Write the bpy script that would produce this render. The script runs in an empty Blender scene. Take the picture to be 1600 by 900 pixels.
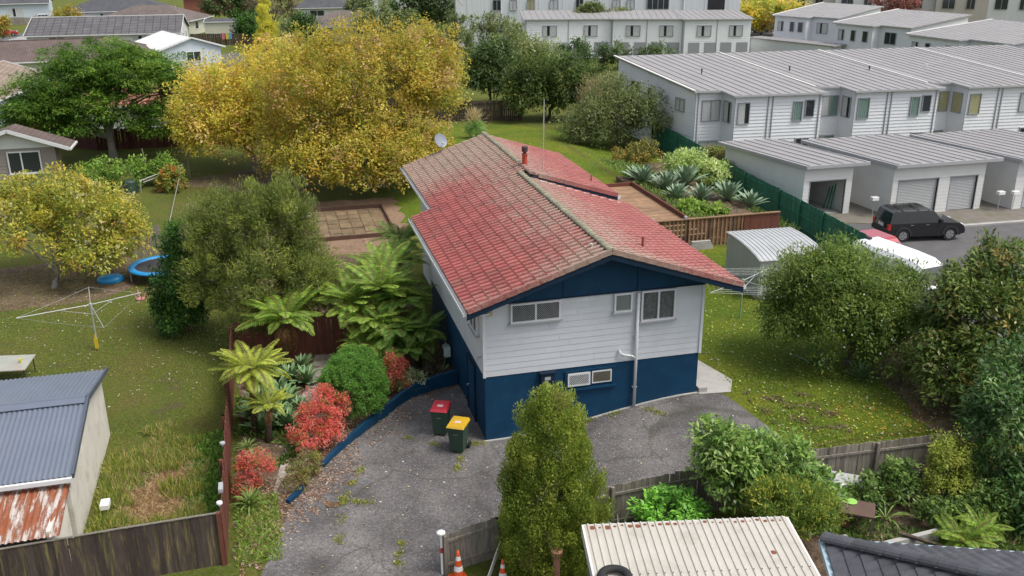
import bpy, bmesh, math, random
import numpy as np
from mathutils import Vector, Matrix
random.seed(7); rng = np.random.default_rng(11)
scene = bpy.context.scene; COL = scene.collection
PI = math.pi; rad = math.radians
# ------------------------------------------------------------------ camera, sky, sun, exposure
cam_d = bpy.data.cameras.new('camera'); cam = bpy.data.objects.new('camera', cam_d); COL.objects.link(cam)
cam_d.sensor_width = 36; cam_d.lens = 36 * 1482.23 / 1600; cam_d.clip_end = 3000; cam_d.clip_start = .5
def cam_axes(yaw, pitch, roll):
    f = Vector((math.sin(yaw)*math.cos(pitch), math.cos(yaw)*math.cos(pitch), -math.sin(pitch)))
    r = Vector((math.cos(yaw), -math.sin(yaw), 0)); d = f.cross(r)
    return r*math.cos(roll)+d*math.sin(roll), -r*math.sin(roll)+d*math.cos(roll), f
_r, _d, _f = cam_axes(.2546, .3537, .0051)
cam.matrix_world = Matrix(((_r.x, -_d.x, -_f.x, -6.2436), (_r.y, -_d.y, -_f.y, -27.6888), (_r.z, -_d.z, -_f.z, 16.0283), (0, 0, 0, 1)))
scene.camera = cam
SUN_EL, SUN_AZ = 60, 122      # azimuth clockwise from +Y of where the sun stands
world = bpy.data.worlds.new('World'); scene.world = world; world.use_nodes = True
wn = world.node_tree.nodes; wl = world.node_tree.links
sky = wn.new('ShaderNodeTexSky'); sky.sky_type = 'NISHITA'; sky.sun_disc = False
sky.sun_elevation = rad(SUN_EL); sky.sun_rotation = rad(SUN_AZ); sky.air_density = 1.0; sky.dust_density = 4.0; sky.ozone_density = 1.0
hs = wn.new('ShaderNodeHueSaturation'); hs.inputs['Saturation'].default_value = .42      # thin cloud: whiter than a clear sky
wl.new(sky.outputs[0], hs.inputs['Color']); wl.new(hs.outputs[0], wn['Background'].inputs[0]); wn['Background'].inputs[1].default_value = .14
sun_d = bpy.data.lights.new('sun', 'SUN'); sun = bpy.data.objects.new('sun', sun_d); COL.objects.link(sun)
sun_d.energy = 1.5; sun_d.angle = rad(20); sun_d.color = (1, .95, .87)
az = rad(SUN_AZ); el = rad(SUN_EL)
sdir = Vector((math.sin(az)*math.cos(el), math.cos(az)*math.cos(el), math.sin(el)))
sun.rotation_euler = (-sdir).to_track_quat('-Z', 'Y').to_euler(); sun.location = (0, 0, 60)
vs = scene.view_settings; vs.view_transform = 'Standard'; vs.look = 'None'; vs.gamma = 1; vs.exposure = .72; vs.use_curve_mapping = False
scene.cycles.max_bounces = 7; scene.cycles.diffuse_bounces = 5; scene.cycles.transparent_max_bounces = 6
# ------------------------------------------------------------------ helpers
def sm(v, a, b):
    t = np.clip((v-a)/(b-a), 0, 1); return t*t*(3-2*t)
def H(x, y):
    return .82*sm(x, .5, 7.7)*(1-sm(x, 16, 21))*sm(y, -6.2, -4.2)*(1-sm(y, 44, 58))
def gz(x, y): return float(H(np.float64(x), np.float64(y)))
class MB:
    def __init__(s): s.v = []; s.f = []
    def add(s, vs, fs):
        n = len(s.v); s.v += [tuple(p) for p in vs]; s.f += [tuple(i+n for i in f) for f in fs]; return s
    def box(s, x0, x1, y0, y1, z0, z1, m=None):
        P = [(x0,y0,z0),(x1,y0,z0),(x1,y1,z0),(x0,y1,z0),(x0,y0,z1),(x1,y0,z1),(x1,y1,z1),(x0,y1,z1)]
        if m is not None: P = [m @ Vector(p) for p in P]
        return s.add(P, [(0,3,2,1),(4,5,6,7),(0,1,5,4),(1,2,6,5),(2,3,7,6),(3,0,4,7)])
    def hexa(s, P): return s.add(P, [(0,3,2,1),(4,5,6,7),(0,1,5,4),(1,2,6,5),(2,3,7,6),(3,0,4,7)])
    def poly(s, P): return s.add(P, [tuple(range(len(P)))])
    def bar(s, a, b, w, t, up=(0,0,1)):
        a = Vector(a); b = Vector(b); d = (b-a).normalized(); u = Vector(up)
        if abs(d.dot(u)) > .98: u = Vector((0,1,0))
        x = d.cross(u).normalized()*w/2; y = x.cross(d).normalized()*t/2
        return s.add([a-x-y,a+x-y,a+x+y,a-x+y,b-x-y,b+x-y,b+x+y,b-x+y], [(0,1,2,3),(7,6,5,4),(0,4,5,1),(1,5,6,2),(2,6,7,3),(3,7,4,0)])
    def tube(s, pts, rs, n=8, cap=True):
        pts = [Vector(p) for p in pts]
        if not hasattr(rs, '__len__'): rs = [rs]*len(pts)
        vs = []; fs = []
        for i, p in enumerate(pts):
            d = (pts[min(i+1,len(pts)-1)]-pts[max(i-1,0)]).normalized()
            u = Vector((0,0,1)) if abs(d.z) < .9 else Vector((0,1,0))
            x = d.cross(u).normalized(); y = d.cross(x).normalized()
            for k in range(n):
                a = 2*PI*k/n; vs.append(p+(x*math.cos(a)+y*math.sin(a))*rs[i])
        for i in range(len(pts)-1):
            for k in range(n): fs.append((i*n+k, i*n+(k+1)%n, (i+1)*n+(k+1)%n, (i+1)*n+k))
        if cap: fs += [tuple(range(n-1,-1,-1)), tuple(range((len(pts)-1)*n, len(pts)*n))]
        return s.add(vs, fs)
    def lathe(s, prof, n=16, c=(0,0,0)):
        vs = []; fs = []
        for r, z in prof:
            for k in range(n): a = 2*PI*k/n; vs.append((c[0]+r*math.cos(a), c[1]+r*math.sin(a), c[2]+z))
        for i in range(len(prof)-1):
            for k in range(n): fs.append((i*n+k, i*n+(k+1)%n, (i+1)*n+(k+1)%n, (i+1)*n+k))
        return s.add(vs, fs)
    def prism(s, poly, a, b):          # poly of 2-D points, extruded from z=a to z=b
        n = len(poly); vs = [(p[0],p[1],a) for p in poly]+[(p[0],p[1],b) for p in poly]
        return s.add(vs, [tuple(range(n-1,-1,-1)), tuple(range(n,2*n))]+[(i,(i+1)%n,n+(i+1)%n,n+i) for i in range(n)])
    def xf(s, m): s.v = [tuple(m @ Vector(p)) for p in s.v]; return s
    def mesh(s, name, mat, smooth=False):
        me = bpy.data.meshes.new(name); me.from_pydata(s.v, [], s.f)
        if mat: me.materials.append(mat)
        if smooth: me.polygons.foreach_set('use_smooth', [True]*len(me.polygons))
        me.update(); return me
    def build(s, name, mat, parent=None, smooth=False, world=False, bevel=0):
        if world and parent is not None:
            L = Vector((0,0,0)); q = parent
            while q is not None: L += q.location; q = q.parent
            s.v = [(p[0]-L.x, p[1]-L.y, p[2]-L.z) for p in s.v]
        me = s.mesh(name, mat, smooth)
        if bevel:
            bm = bmesh.new(); bm.from_mesh(me)
            bmesh.ops.bevel(bm, geom=list(bm.edges), offset=bevel, segments=2, affect='EDGES', profile=.6, clamp_overlap=True)
            bm.to_mesh(me); bm.free()
        return link(name, me, parent)
def link(name, me, parent=None):
    o = bpy.data.objects.new(name, me); COL.objects.link(o)
    if parent is not None: o.parent = parent
    return o
def tag(o, label=None, cat=None, group=None, kind=None):
    if label: o['label'] = label
    if cat: o['category'] = cat
    if group: o['group'] = group
    if kind: o['kind'] = kind
    return o
def thing(name, label, cat, loc=(0,0,0), rz=0, group=None):
    o = bpy.data.objects.new(name, None); COL.objects.link(o); o.location = loc; o.rotation_euler = (0,0,rz); o.empty_display_size = .2
    return tag(o, label, cat, group)
KIDS = None
def dup(root, loc, rz, label, scale=None):
    def cp(o, par):
        c = o.copy(); COL.objects.link(c)
        if par is not None: c.parent = par
        for ch in o.children: cp(ch, c)
        return c
    r = cp(root, None); r.location = loc; r.rotation_euler = (0,0,rz); r['label'] = label
    if scale: r.scale = scale
    return r
def rotz(p, a, c=(0,0)):
    x = p[0]-c[0]; y = p[1]-c[1]; return (c[0]+x*math.cos(a)-y*math.sin(a), c[1]+x*math.sin(a)+y*math.cos(a))
# ------------------------------------------------------------------ materials
MATS = {}
def nodes(name):
    m = bpy.data.materials.new(name); m.use_nodes = True; n = m.node_tree.nodes; l = m.node_tree.links
    return m, n, l, n['Principled BSDF']
def ramp(n, stops, interp='LINEAR'):
    r = n.new('ShaderNodeValToRGB'); cr = r.color_ramp; cr.interpolation = interp
    while len(cr.elements) < len(stops): cr.elements.new(.5)
    for e, (p, c) in zip(cr.elements, stops): e.position = p; e.color = (*c, 1) if len(c) == 3 else c
    return r
def noise(n, l, scale, detail=4, rough=.6, vec=None):
    t = n.new('ShaderNodeTexNoise'); t.inputs['Scale'].default_value = scale; t.inputs['Detail'].default_value = detail; t.inputs['Roughness'].default_value = rough
    if vec is not None: l.new(vec, t.inputs['Vector'])
    return t
def mixc(n, l, fac, a, b, mode='MIX'):
    m = n.new('ShaderNodeMix'); m.data_type = 'RGBA'; m.blend_type = mode
    for s, v in ((m.inputs[0], fac), (m.inputs[6], a), (m.inputs[7], b)):
        if hasattr(v, 'default_value'): l.new(v, s)
        elif isinstance(v, (int, float)): s.default_value = v
        else: s.default_value = (*v, 1)
    return m.outputs[2]
def math_(n, l, op, a, b=None, clamp=False):
    m = n.new('ShaderNodeMath'); m.operation = op; m.use_clamp = clamp
    for s, v in zip(m.inputs, (a, b)):
        if v is None: continue
        if hasattr(v, 'default_value'): l.new(v, s)
        else: s.default_value = v
    return m.outputs[0]
def smooth_(n, l, v, a, b):
    m = n.new('ShaderNodeMapRange'); m.interpolation_type = 'SMOOTHSTEP'; l.new(v, m.inputs[0]); m.inputs[1].default_value = a; m.inputs[2].default_value = b
    return m.outputs[0]
def worldpos(n): return n.new('ShaderNodeNewGeometry').outputs['Position']
def scaled(n, l, v, sx, sy, sz):
    m = n.new('ShaderNodeVectorMath'); m.operation = 'MULTIPLY'; l.new(v, m.inputs[0]); m.inputs[1].default_value = (sx, sy, sz); return m.outputs[0]
def bump(n, l, b, h, dist=.02, strength=.6):
    u = n.new('ShaderNodeBump'); u.inputs['Strength'].default_value = strength; u.inputs['Distance'].default_value = dist
    l.new(h, u.inputs['Height']); l.new(u.outputs[0], b.inputs['Normal'])
def mat(name, col, rough=.7, var=.12, scale=2.5, metal=0, dirt=None, dirt_amt=.35, dirt_scale=.9, rnd=0., bmp=0., bscale=40, stretch=None, spec=None):
    """plain painted / natural surface: two scales of tone variation, optional dirt or lichen, optional per-piece tone"""
    if name in MATS: return MATS[name]
    m, n, l, b = nodes(name); P = worldpos(n)
    if stretch: P = scaled(n, l, P, *stretch)
    t = noise(n, l, scale, 6, .65, P); r = ramp(n, [(.28, tuple(c*(1-var) for c in col)), (.72, tuple(min(1, c*(1+var)) for c in col))]); l.new(t.outputs[0], r.inputs[0])
    c = r.outputs[0]
    if dirt:
        d = noise(n, l, dirt_scale, 8, .7, P); dr = ramp(n, [(.5, (0,0,0)), (.68, (1,1,1))]); l.new(d.outputs[0], dr.inputs[0])
        c = mixc(n, l, math_(n, l, 'MULTIPLY', dr.outputs[0], dirt_amt), c, dirt)
    if rnd:
        oi = n.new('ShaderNodeObjectInfo'); k = math_(n, l, 'MULTIPLY_ADD', oi.outputs['Random'], 2*rnd); k.node.inputs[2].default_value = 1-rnd
        hv = n.new('ShaderNodeHueSaturation'); l.new(c, hv.inputs['Color']); l.new(k, hv.inputs['Value']); c = hv.outputs[0]
    l.new(c, b.inputs['Base Color']); b.inputs['Roughness'].default_value = rough; b.inputs['Metallic'].default_value = metal
    if spec is not None: b.inputs['Specular IOR Level'].default_value = spec
    if bmp: bump(n, l, b, noise(n, l, bscale, 4, .7, P).outputs[0], bmp)
    MATS[name] = m; return m
def leaf_material(name, rough=.5, trans=.3):
    m, n, l, b = nodes(name); a = n.new('ShaderNodeAttribute'); a.attribute_name = 'tint'
    oi = n.new('ShaderNodeObjectInfo'); k = math_(n, l, 'MULTIPLY_ADD', oi.outputs['Random'], .4); k.node.inputs[2].default_value = .8
    hv = n.new('ShaderNodeHueSaturation'); l.new(a.outputs['Color'], hv.inputs['Color']); l.new(k, hv.inputs['Value'])
    l.new(hv.outputs[0], b.inputs['Base Color']); b.inputs['Roughness'].default_value = rough; b.inputs['Specular IOR Level'].default_value = .35
    tr = n.new('ShaderNodeBsdfTranslucent'); l.new(hv.outputs[0], tr.inputs[0]); mx = n.new('ShaderNodeMixShader'); mx.inputs[0].default_value = trans
    l.new(b.outputs[0], mx.inputs[1]); l.new(tr.outputs[0], mx.inputs[2]); l.new(mx.outputs[0], n['Material Output'].inputs[0]); return m
LEAF = leaf_material('leaf', .5, .5); GLOSSLEAF = leaf_material('glossy leaf', .32, .36)
def glass_mat(name, tint=(.03,.035,.04), clear=.0):
    m, n, l, b = nodes(name); b.inputs['Base Color'].default_value = (*tint, 1); b.inputs['Roughness'].default_value = .06
    if clear:
        t = n.new('ShaderNodeBsdfTransparent'); mx = n.new('ShaderNodeMixShader'); mx.inputs[0].default_value = clear
        l.new(b.outputs[0], mx.inputs[1]); l.new(t.outputs[0], mx.inputs[2]); l.new(mx.outputs[0], n['Material Output'].inputs[0])
    MATS[name] = m; return m
GLASS = glass_mat('window glass'); CLEAR = glass_mat('clear window glass', (.05,.055,.06), .86)
WHITE = mat('white weatherboard paint', (.52,.54,.565), .55, .04, 1.2, dirt=(.36,.37,.355), dirt_amt=.3, dirt_scale=.55, rnd=.025)
TRIM = mat('white trim', (.58,.59,.60), .45, .04)
NAVY = mat('navy blue paint', (.0035,.038,.086), .6, .22, .9, dirt=(.014,.056,.10), dirt_amt=.5, dirt_scale=1.6, spec=.25)
NAVYTRIM = mat('dark navy trim', (.005,.018,.038), .6, .15, spec=.25)
GREYWOOD = mat('grey weathered timber', (.20,.178,.15), .9, .35, 3, dirt=(.09,.09,.055), dirt_amt=.6, dirt_scale=2, rnd=.25, stretch=(6,6,.8), bmp=.004)
DARKWOOD = mat('dark brown weathered timber', (.052,.036,.031), .85, .45, 3, dirt=(.20,.17,.06), dirt_amt=.85, dirt_scale=1.1, rnd=.35, stretch=(7,7,.6), bmp=.004)
REDWOOD = mat('red brown stained timber', (.125,.037,.022), .75, .3, 3, dirt=(.07,.04,.03), dirt_amt=.5, rnd=.15, stretch=(5,5,.8))
DECKWOOD = mat('warm oiled deck timber', (.24,.14,.075), .75, .3, 2, dirt=(.15,.095,.06), dirt_amt=.5, rnd=.2)
GREENPAINT = mat('dark green fence paint', (.020,.135,.085), .6, .2, 2, dirt=(.03,.09,.055), dirt_amt=.6, rnd=.12, stretch=(3,3,.8))
CONC = mat('pale concrete', (.34,.33,.31), .9, .12, 3, dirt=(.22,.21,.19), dirt_amt=.5)
TWALL = mat('pale grey townhouse cladding', (.64,.65,.68), .6, .03, .7, dirt=(.53,.53,.54), dirt_amt=.25, dirt_scale=.4)
GWALL = mat('cream garage cladding', (.60,.60,.585), .6, .04, .7, dirt=(.47,.47,.43), dirt_amt=.3)
TROOF = mat('light grey roofing steel', (.255,.245,.245), .5, .08, .6, dirt=(.21,.20,.20), dirt_amt=.4, dirt_scale=.5)
FLASH = mat('pale flashing', (.62,.61,.59), .5, .05)
GUTTER = mat('grey gutter', (.33,.335,.345), .5, .06)
ALU = mat('grey window aluminium', (.26,.27,.285), .45, .05)
WHITEMETAL = mat('white enamelled metal', (.72,.73,.73), .4, .04)
CURTAIN = mat('pale curtain', (.74,.75,.75), .9, .1, 6, stretch=(6,6,.3))
CURTGREEN = mat('green curtain', (.25,.38,.33), .9, .1, 6)
CURTYEL = mat('yellow blind', (.55,.52,.28), .9, .1, 6)
CURTDARK = mat('grey patterned curtain', (.16,.165,.165), .9, .45, 9)
DARK = mat('dark interior', (.02,.02,.022), .9, .2)
BLACKRUB = mat('black rubber', (.014,.014,.015), .8, .2)
BARK = mat('grey brown bark', (.11,.085,.065), .95, .4, 5, bmp=.01)
PALEBARK = mat('pale lichened bark', (.23,.215,.19), .95, .3, 5, bmp=.01)
STEEL = mat('galvanised steel', (.45,.46,.46), .4, .12, 2, metal=.4)
# ---- ground colours
def ground_mat(name, cols, dead, dead_amt=.5, s1=.35, s2=3.5, dirtc=(.10,.075,.05), dirt_lo=.62):
    m, n, l, b = nodes(name); P = worldpos(n)
    big = noise(n, l, s1, 5, .6, P); r = ramp(n, [(.3, cols[0]), (.5, cols[1]), (.7, cols[2])]); l.new(big.outputs[0], r.inputs[0])
    fine = noise(n, l, 9, 6, .85, P); fr = ramp(n, [(.3, (.3,.32,.28)), (.7, (1.7,1.68,1.6))]); l.new(fine.outputs[0], fr.inputs[0])
    md = noise(n, l, s2, 5, .7, P); mr = ramp(n, [(.42, (0,0,0)), (.66, (1,1,1))]); l.new(md.outputs[0], mr.inputs[0])
    c = mixc(n, l, math_(n, l, 'MULTIPLY', mr.outputs[0], dead_amt), r.outputs[0], dead)
    dn = noise(n, l, .8, 6, .65, P); dr = ramp(n, [(dirt_lo, (0,0,0)), (dirt_lo+.1, (1,1,1))]); l.new(dn.outputs[0], dr.inputs[0])
    c = mixc(n, l, math_(n, l, 'MULTIPLY', dr.outputs[0], .7), c, dirtc)
    c = mixc(n, l, 1.0, c, fr.outputs[0], 'MULTIPLY')
    l.new(c, b.inputs['Base Color']); b.inputs['Roughness'].default_value = .95; b.inputs['Specular IOR Level'].default_value = .15
    bump(n, l, b, noise(n, l, 30, 4, .8, P).outputs[0], .06, .9); MATS[name] = m; return m
GRASS = ground_mat('mown grass', [(.062,.092,.014), (.085,.11,.016), (.115,.115,.024)], (.16,.13,.06), .45)
DRYGRASS = ground_mat('patchy dry lawn', [(.064,.104,.014), (.094,.12,.02), (.12,.11,.032)], (.125,.085,.045), .5, dirt_lo=.57)
LUSH = ground_mat('lush lawn', [(.062,.115,.011), (.095,.145,.013), (.145,.16,.016)], (.14,.135,.026), .4, dirt_lo=.64)
SOIL = ground_mat('bare soil and leaf litter', [(.075,.052,.037), (.115,.08,.057), (.15,.105,.075)], (.24,.185,.135), .7)
def drive_mat():
    m, n, l, b = nodes('aged exposed aggregate drive'); P = worldpos(n)
    big = noise(n, l, .55, 6, .65, P); r = ramp(n, [(.34, (.062,.057,.057)), (.5, (.10,.094,.093)), (.66, (.16,.151,.147))]); l.new(big.outputs[0], r.inputs[0])
    sp = n.new('ShaderNodeTexVoronoi'); sp.inputs['Scale'].default_value = 15; l.new(P, sp.inputs['Vector'])
    pa = noise(n, l, .8, 5, .7, P); pr = ramp(n, [(.36, (0,0,0)), (.58, (1,1,1))]); l.new(pa.outputs[0], pr.inputs[0])
    sr = ramp(n, [(.0, (1,1,1)), (.2, (1,1,1)), (.32, (0,0,0))]); l.new(sp.outputs['Distance'], sr.inputs[0])
    pick = math_(n, l, 'GREATER_THAN', sp.outputs['Color'], .55)
    c = mixc(n, l, math_(n, l, 'MULTIPLY', math_(n, l, 'MULTIPLY', sr.outputs[0], pr.outputs[0]), math_(n, l, 'MULTIPLY', pick, .75)), r.outputs[0], (.33,.315,.305))
    st = noise(n, l, 2.2, 7, .75, P); st2 = ramp(n, [(.52, (0,0,0)), (.72, (1,1,1))]); l.new(st.outputs[0], st2.inputs[0])
    c = mixc(n, l, math_(n, l, 'MULTIPLY', st2.outputs[0], .7), c, (.06,.053,.046))
    mo = noise(n, l, .9, 6, .7, scaled(n, l, P, 1, 1.4, 1)); mr = ramp(n, [(.64, (0,0,0)), (.74, (1,1,1))]); l.new(mo.outputs[0], mr.inputs[0])
    c = mixc(n, l, math_(n, l, 'MULTIPLY', mr.outputs[0], .55), c, (.10,.09,.032))
    wv = n.new('ShaderNodeVectorMath'); wv.operation = 'MULTIPLY_ADD'; l.new(noise(n, l, 1.1, 4, .6, P).outputs['Color'], wv.inputs[0]); wv.inputs[1].default_value = (.9,.9,0); l.new(P, wv.inputs[2])
    ck = n.new('ShaderNodeTexVoronoi'); ck.feature = 'DISTANCE_TO_EDGE'; ck.inputs['Scale'].default_value = .3; l.new(wv.outputs[0], ck.inputs['Vector'])
    c = mixc(n, l, math_(n, l, 'MULTIPLY', smooth_(n, l, ck.outputs['Distance'], .011, .003), .5), c, (.038,.036,.022))
    oil = noise(n, l, .45, 3, .5, P); orp = ramp(n, [(.60, (0,0,0)), (.70, (1,1,1))]); l.new(oil.outputs[0], orp.inputs[0]); c = mixc(n, l, math_(n, l, 'MULTIPLY', orp.outputs[0], .5), c, (.045,.041,.04))
    fine = noise(n, l, 13, 6, .85, P); fr = ramp(n, [(.32, (.35,.35,.35)), (.68, (1.75,1.75,1.75))]); l.new(fine.outputs[0], fr.inputs[0])
    c = mixc(n, l, 1., c, fr.outputs[0], 'MULTIPLY')
    l.new(c, b.inputs['Base Color']); b.inputs['Roughness'].default_value = .9; bump(n, l, b, fine.outputs[0], .02, .7); return m
DRIVE = drive_mat()
ASPHALT = mat('courtyard asphalt', (.085,.083,.085), .85, .12, 1.2, dirt=(.12,.115,.11), dirt_amt=.5, dirt_scale=.6, bmp=.01, bscale=60)
APRON = mat('mossy concrete apron', (.15,.135,.115), .9, .2, 1.5, dirt=(.10,.10,.045), dirt_amt=.7, dirt_scale=.7)
# ------------------------------------------------------------------ terrain and paved sheets
def grid_axis(segs):
    out = []
    for a, b, st in segs: out += list(np.arange(a, b, st))
    return np.array(out+[segs[-1][1]])
gx = grid_axis([(-700,-60,40),(-60,-20,4),(-20,26,.5),(26,60,3.4),(60,700,40)]); gy = grid_axis([(-120,-30,15),(-30,-10,2),(-10,16,.4),(16,60,1),(60,200,10),(200,1200,50)])
X, Y = np.meshgrid(gx, gy); Z = H(X, Y)
nx, ny = len(gx), len(gy); idx = np.arange(nx*ny).reshape(ny, nx)
vsn = np.stack([X, Y, Z], -1).reshape(-1, 3); fcs = np.stack([idx[:-1,:-1], idx[:-1,1:], idx[1:,1:], idx[1:,:-1]], -1).reshape(-1, 4)
me = bpy.data.meshes.new('ground'); me.from_pydata(vsn.tolist(), [], fcs.tolist()); me.materials.append(GRASS)
me.polygons.foreach_set('use_smooth', [True]*len(me.polygons)); tag(link('ground', me), kind='structure')
def sheet(name, poly, material, off, step=.5, kind='structure'):
    bm = bmesh.new(); bm.faces.new([bm.verts.new((x, y, 0)) for x, y in poly])
    bm.normal_update(); bmesh.ops.triangulate(bm, faces=bm.faces[:], ngon_method='EAR_CLIP')
    xs = [p[0] for p in poly]; ys = [p[1] for p in poly]
    flat = max(xs) < 0 or min(xs) > 21 or min(ys) > 58
    if not flat:
        for ax, lo, hi in ((0, min(xs), max(xs)), (1, min(ys), max(ys))):
            for c in np.arange(lo+step, hi, step):
                co = [0,0,0]; co[ax] = c; no = [0,0,0]; no[ax] = 1
                bmesh.ops.bisect_plane(bm, geom=bm.verts[:]+bm.edges[:]+bm.faces[:], plane_co=co, plane_no=no)
    for v in bm.verts: v.co.z = gz(v.co.x, v.co.y)+off
    bmesh.ops.recalc_face_normals(bm, faces=bm.faces[:])
    if bm.faces and sum(f.normal.z for f in bm.faces) < 0: bmesh.ops.reverse_faces(bm, faces=bm.faces[:])
    me = bpy.data.meshes.new(name); bm.to_mesh(me); bm.free(); me.materials.append(material)
    o = link(name, me)
    if kind: tag(o, kind=kind)
    return o
def wob(poly, amp=.12, step=.6, seed=1):
    r = random.Random(seed); out = []
    for (a, b) in zip(poly, poly[1:]+poly[:1]):
        L = math.dist(a, b); k = max(1, int(L/step))
        for i in range(k):
            t = i/k; out.append((a[0]+(b[0]-a[0])*t+r.uniform(-amp, amp)*(i > 0), a[1]+(b[1]-a[1])*t+r.uniform(-amp, amp)*(i > 0)))
    return out
sheet('neighbour_lawn', [(-30,-3.9),(-8.45,-4.4),(-8.35,9),(-8.0,24),(-13,46),(-30,44)], DRYGRASS, .006)
sheet('side_lawn', [(7.9,-5.2),(16.5,-5.6),(21,0),(22.6,15),(12.5,15.5),(7.9,10)], LUSH, .008)
sheet('back_lawn', [(2,19),(9,19),(12,26.5),(16,29),(22,33),(23.5,42),(15.4,55.5),(8,58.4),(-2,50)], LUSH, .008, 1.)
sheet('garden_bed', wob([(-8.2,-4.6),(-7.2,-4.4),(-6.5,-2.2),(-5.3,-.1),(-3.9,1.6),(-2,3.8),(0,4.4),(-.2,12),(-.3,24),(-4,24),(-5,12),(-8.1,9)]), SOIL, .010)
sheet('garden_strip', wob([(15.8,16),(22.9,16),(23.5,38),(20,38),(17,29),(15.8,27)]), SOIL, .012, 1.)
sheet('hedge_bed', wob([(14,-5),(17,-5.2),(20,1),(21,8),(18,6),(14.5,.0)], .3), SOIL, .016)
sheet('patio_surround', wob([(-6,22.5),(0.9,21),(1.6,33),(-5.5,33.5)], .3), mat('orange brown leaf litter', (.21,.135,.085), .95, .3, 5, dirt=(.13,.085,.055), dirt_amt=.7, dirt_scale=1.5), .018)
sheet('yard_behind_fence', wob([(1,-6.9),(16,-6.4),(16,-14),(4,-14)]), SOIL, .012, 1.)
sheet('tree_shade_soil', wob([(-14,41),(-6,45),(-3,40),(-4,36),(-8,37)], .5, 1.2), SOIL, .012)
sheet('leaf_litter_soil', wob([(-22,17),(-14.5,18),(-11.5,22),(-14,25),(-22,24)], .15, 1.5), SOIL, .014)
sheet('driveway', wob([(-7.5,-5.6),(-6.6,-2.6),(-5.9,-.9),(-5.0,.3),(-3.8,1.75),(-2,3.8),(0,4.4),(.2,.3),(7.9,.3),(8.6,-.4),(9.0,-3.4),(8.2,-5.3),(5,-5.5),(2.3,-5.45),(-1.2,-6.2),(-2.7,-6.5),(-3.2,-9),(-8.3,-9.5)], .05, .8, 4), DRIVE, .026, .4)
sheet('concrete_path', [(7.75,-.15),(8.9,-.3),(9.4,.6),(8.75,3.4),(8.7,10),(7.75,10)], CONC, .038, .5)
sheet('courtyard', [(22.9,-4),(60,-8),(75,15),(44,17),(31,17.4),(27.2,19.6),(23.1,20.5)], ASPHALT, .012)
sheet('garage_apron', [(23.1,20.6),(27.3,19.7),(31.1,17.5),(44,17.1),(60,16.5),(60,24),(36,25),(23.2,31)], APRON, .012)
tag(MB().hexa([(30.6,17.3,0),(60,16.1,0),(60,16.35,0),(30.7,17.6,0),(30.6,17.3,.1),(60,16.1,.1),(60,16.35,.1),(30.7,17.6,.1)]).build('kerb', CONC), kind='structure')
sheet('gravel_path', wob([(-7.1,-1.6),(-6.2,-1.4),(-5.6,1),(-5,3.5),(-4.4,6.5),(-4.1,8.6),(-5.1,8.9),(-5.9,5),(-6.4,2)], .1), mat('pale gravel and leaves', (.33,.29,.26), .95, .4, 14, dirt=(.09,.06,.045), dirt_amt=.8, dirt_scale=3), .02)
sheet('street_far', [(-90,128),(-44,118),(-34,150),(-30,215),(-38,215),(-50,160),(-90,158)], ASPHALT, .01)
sheet('parking_far', [(60,100),(75,92),(96,150),(78,170)], ASPHALT, .01)
sheet('yard_far', [(-14.5,97),(-4,92),(0,108),(-10,125),(-14,118)], ASPHALT, .01)
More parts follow.
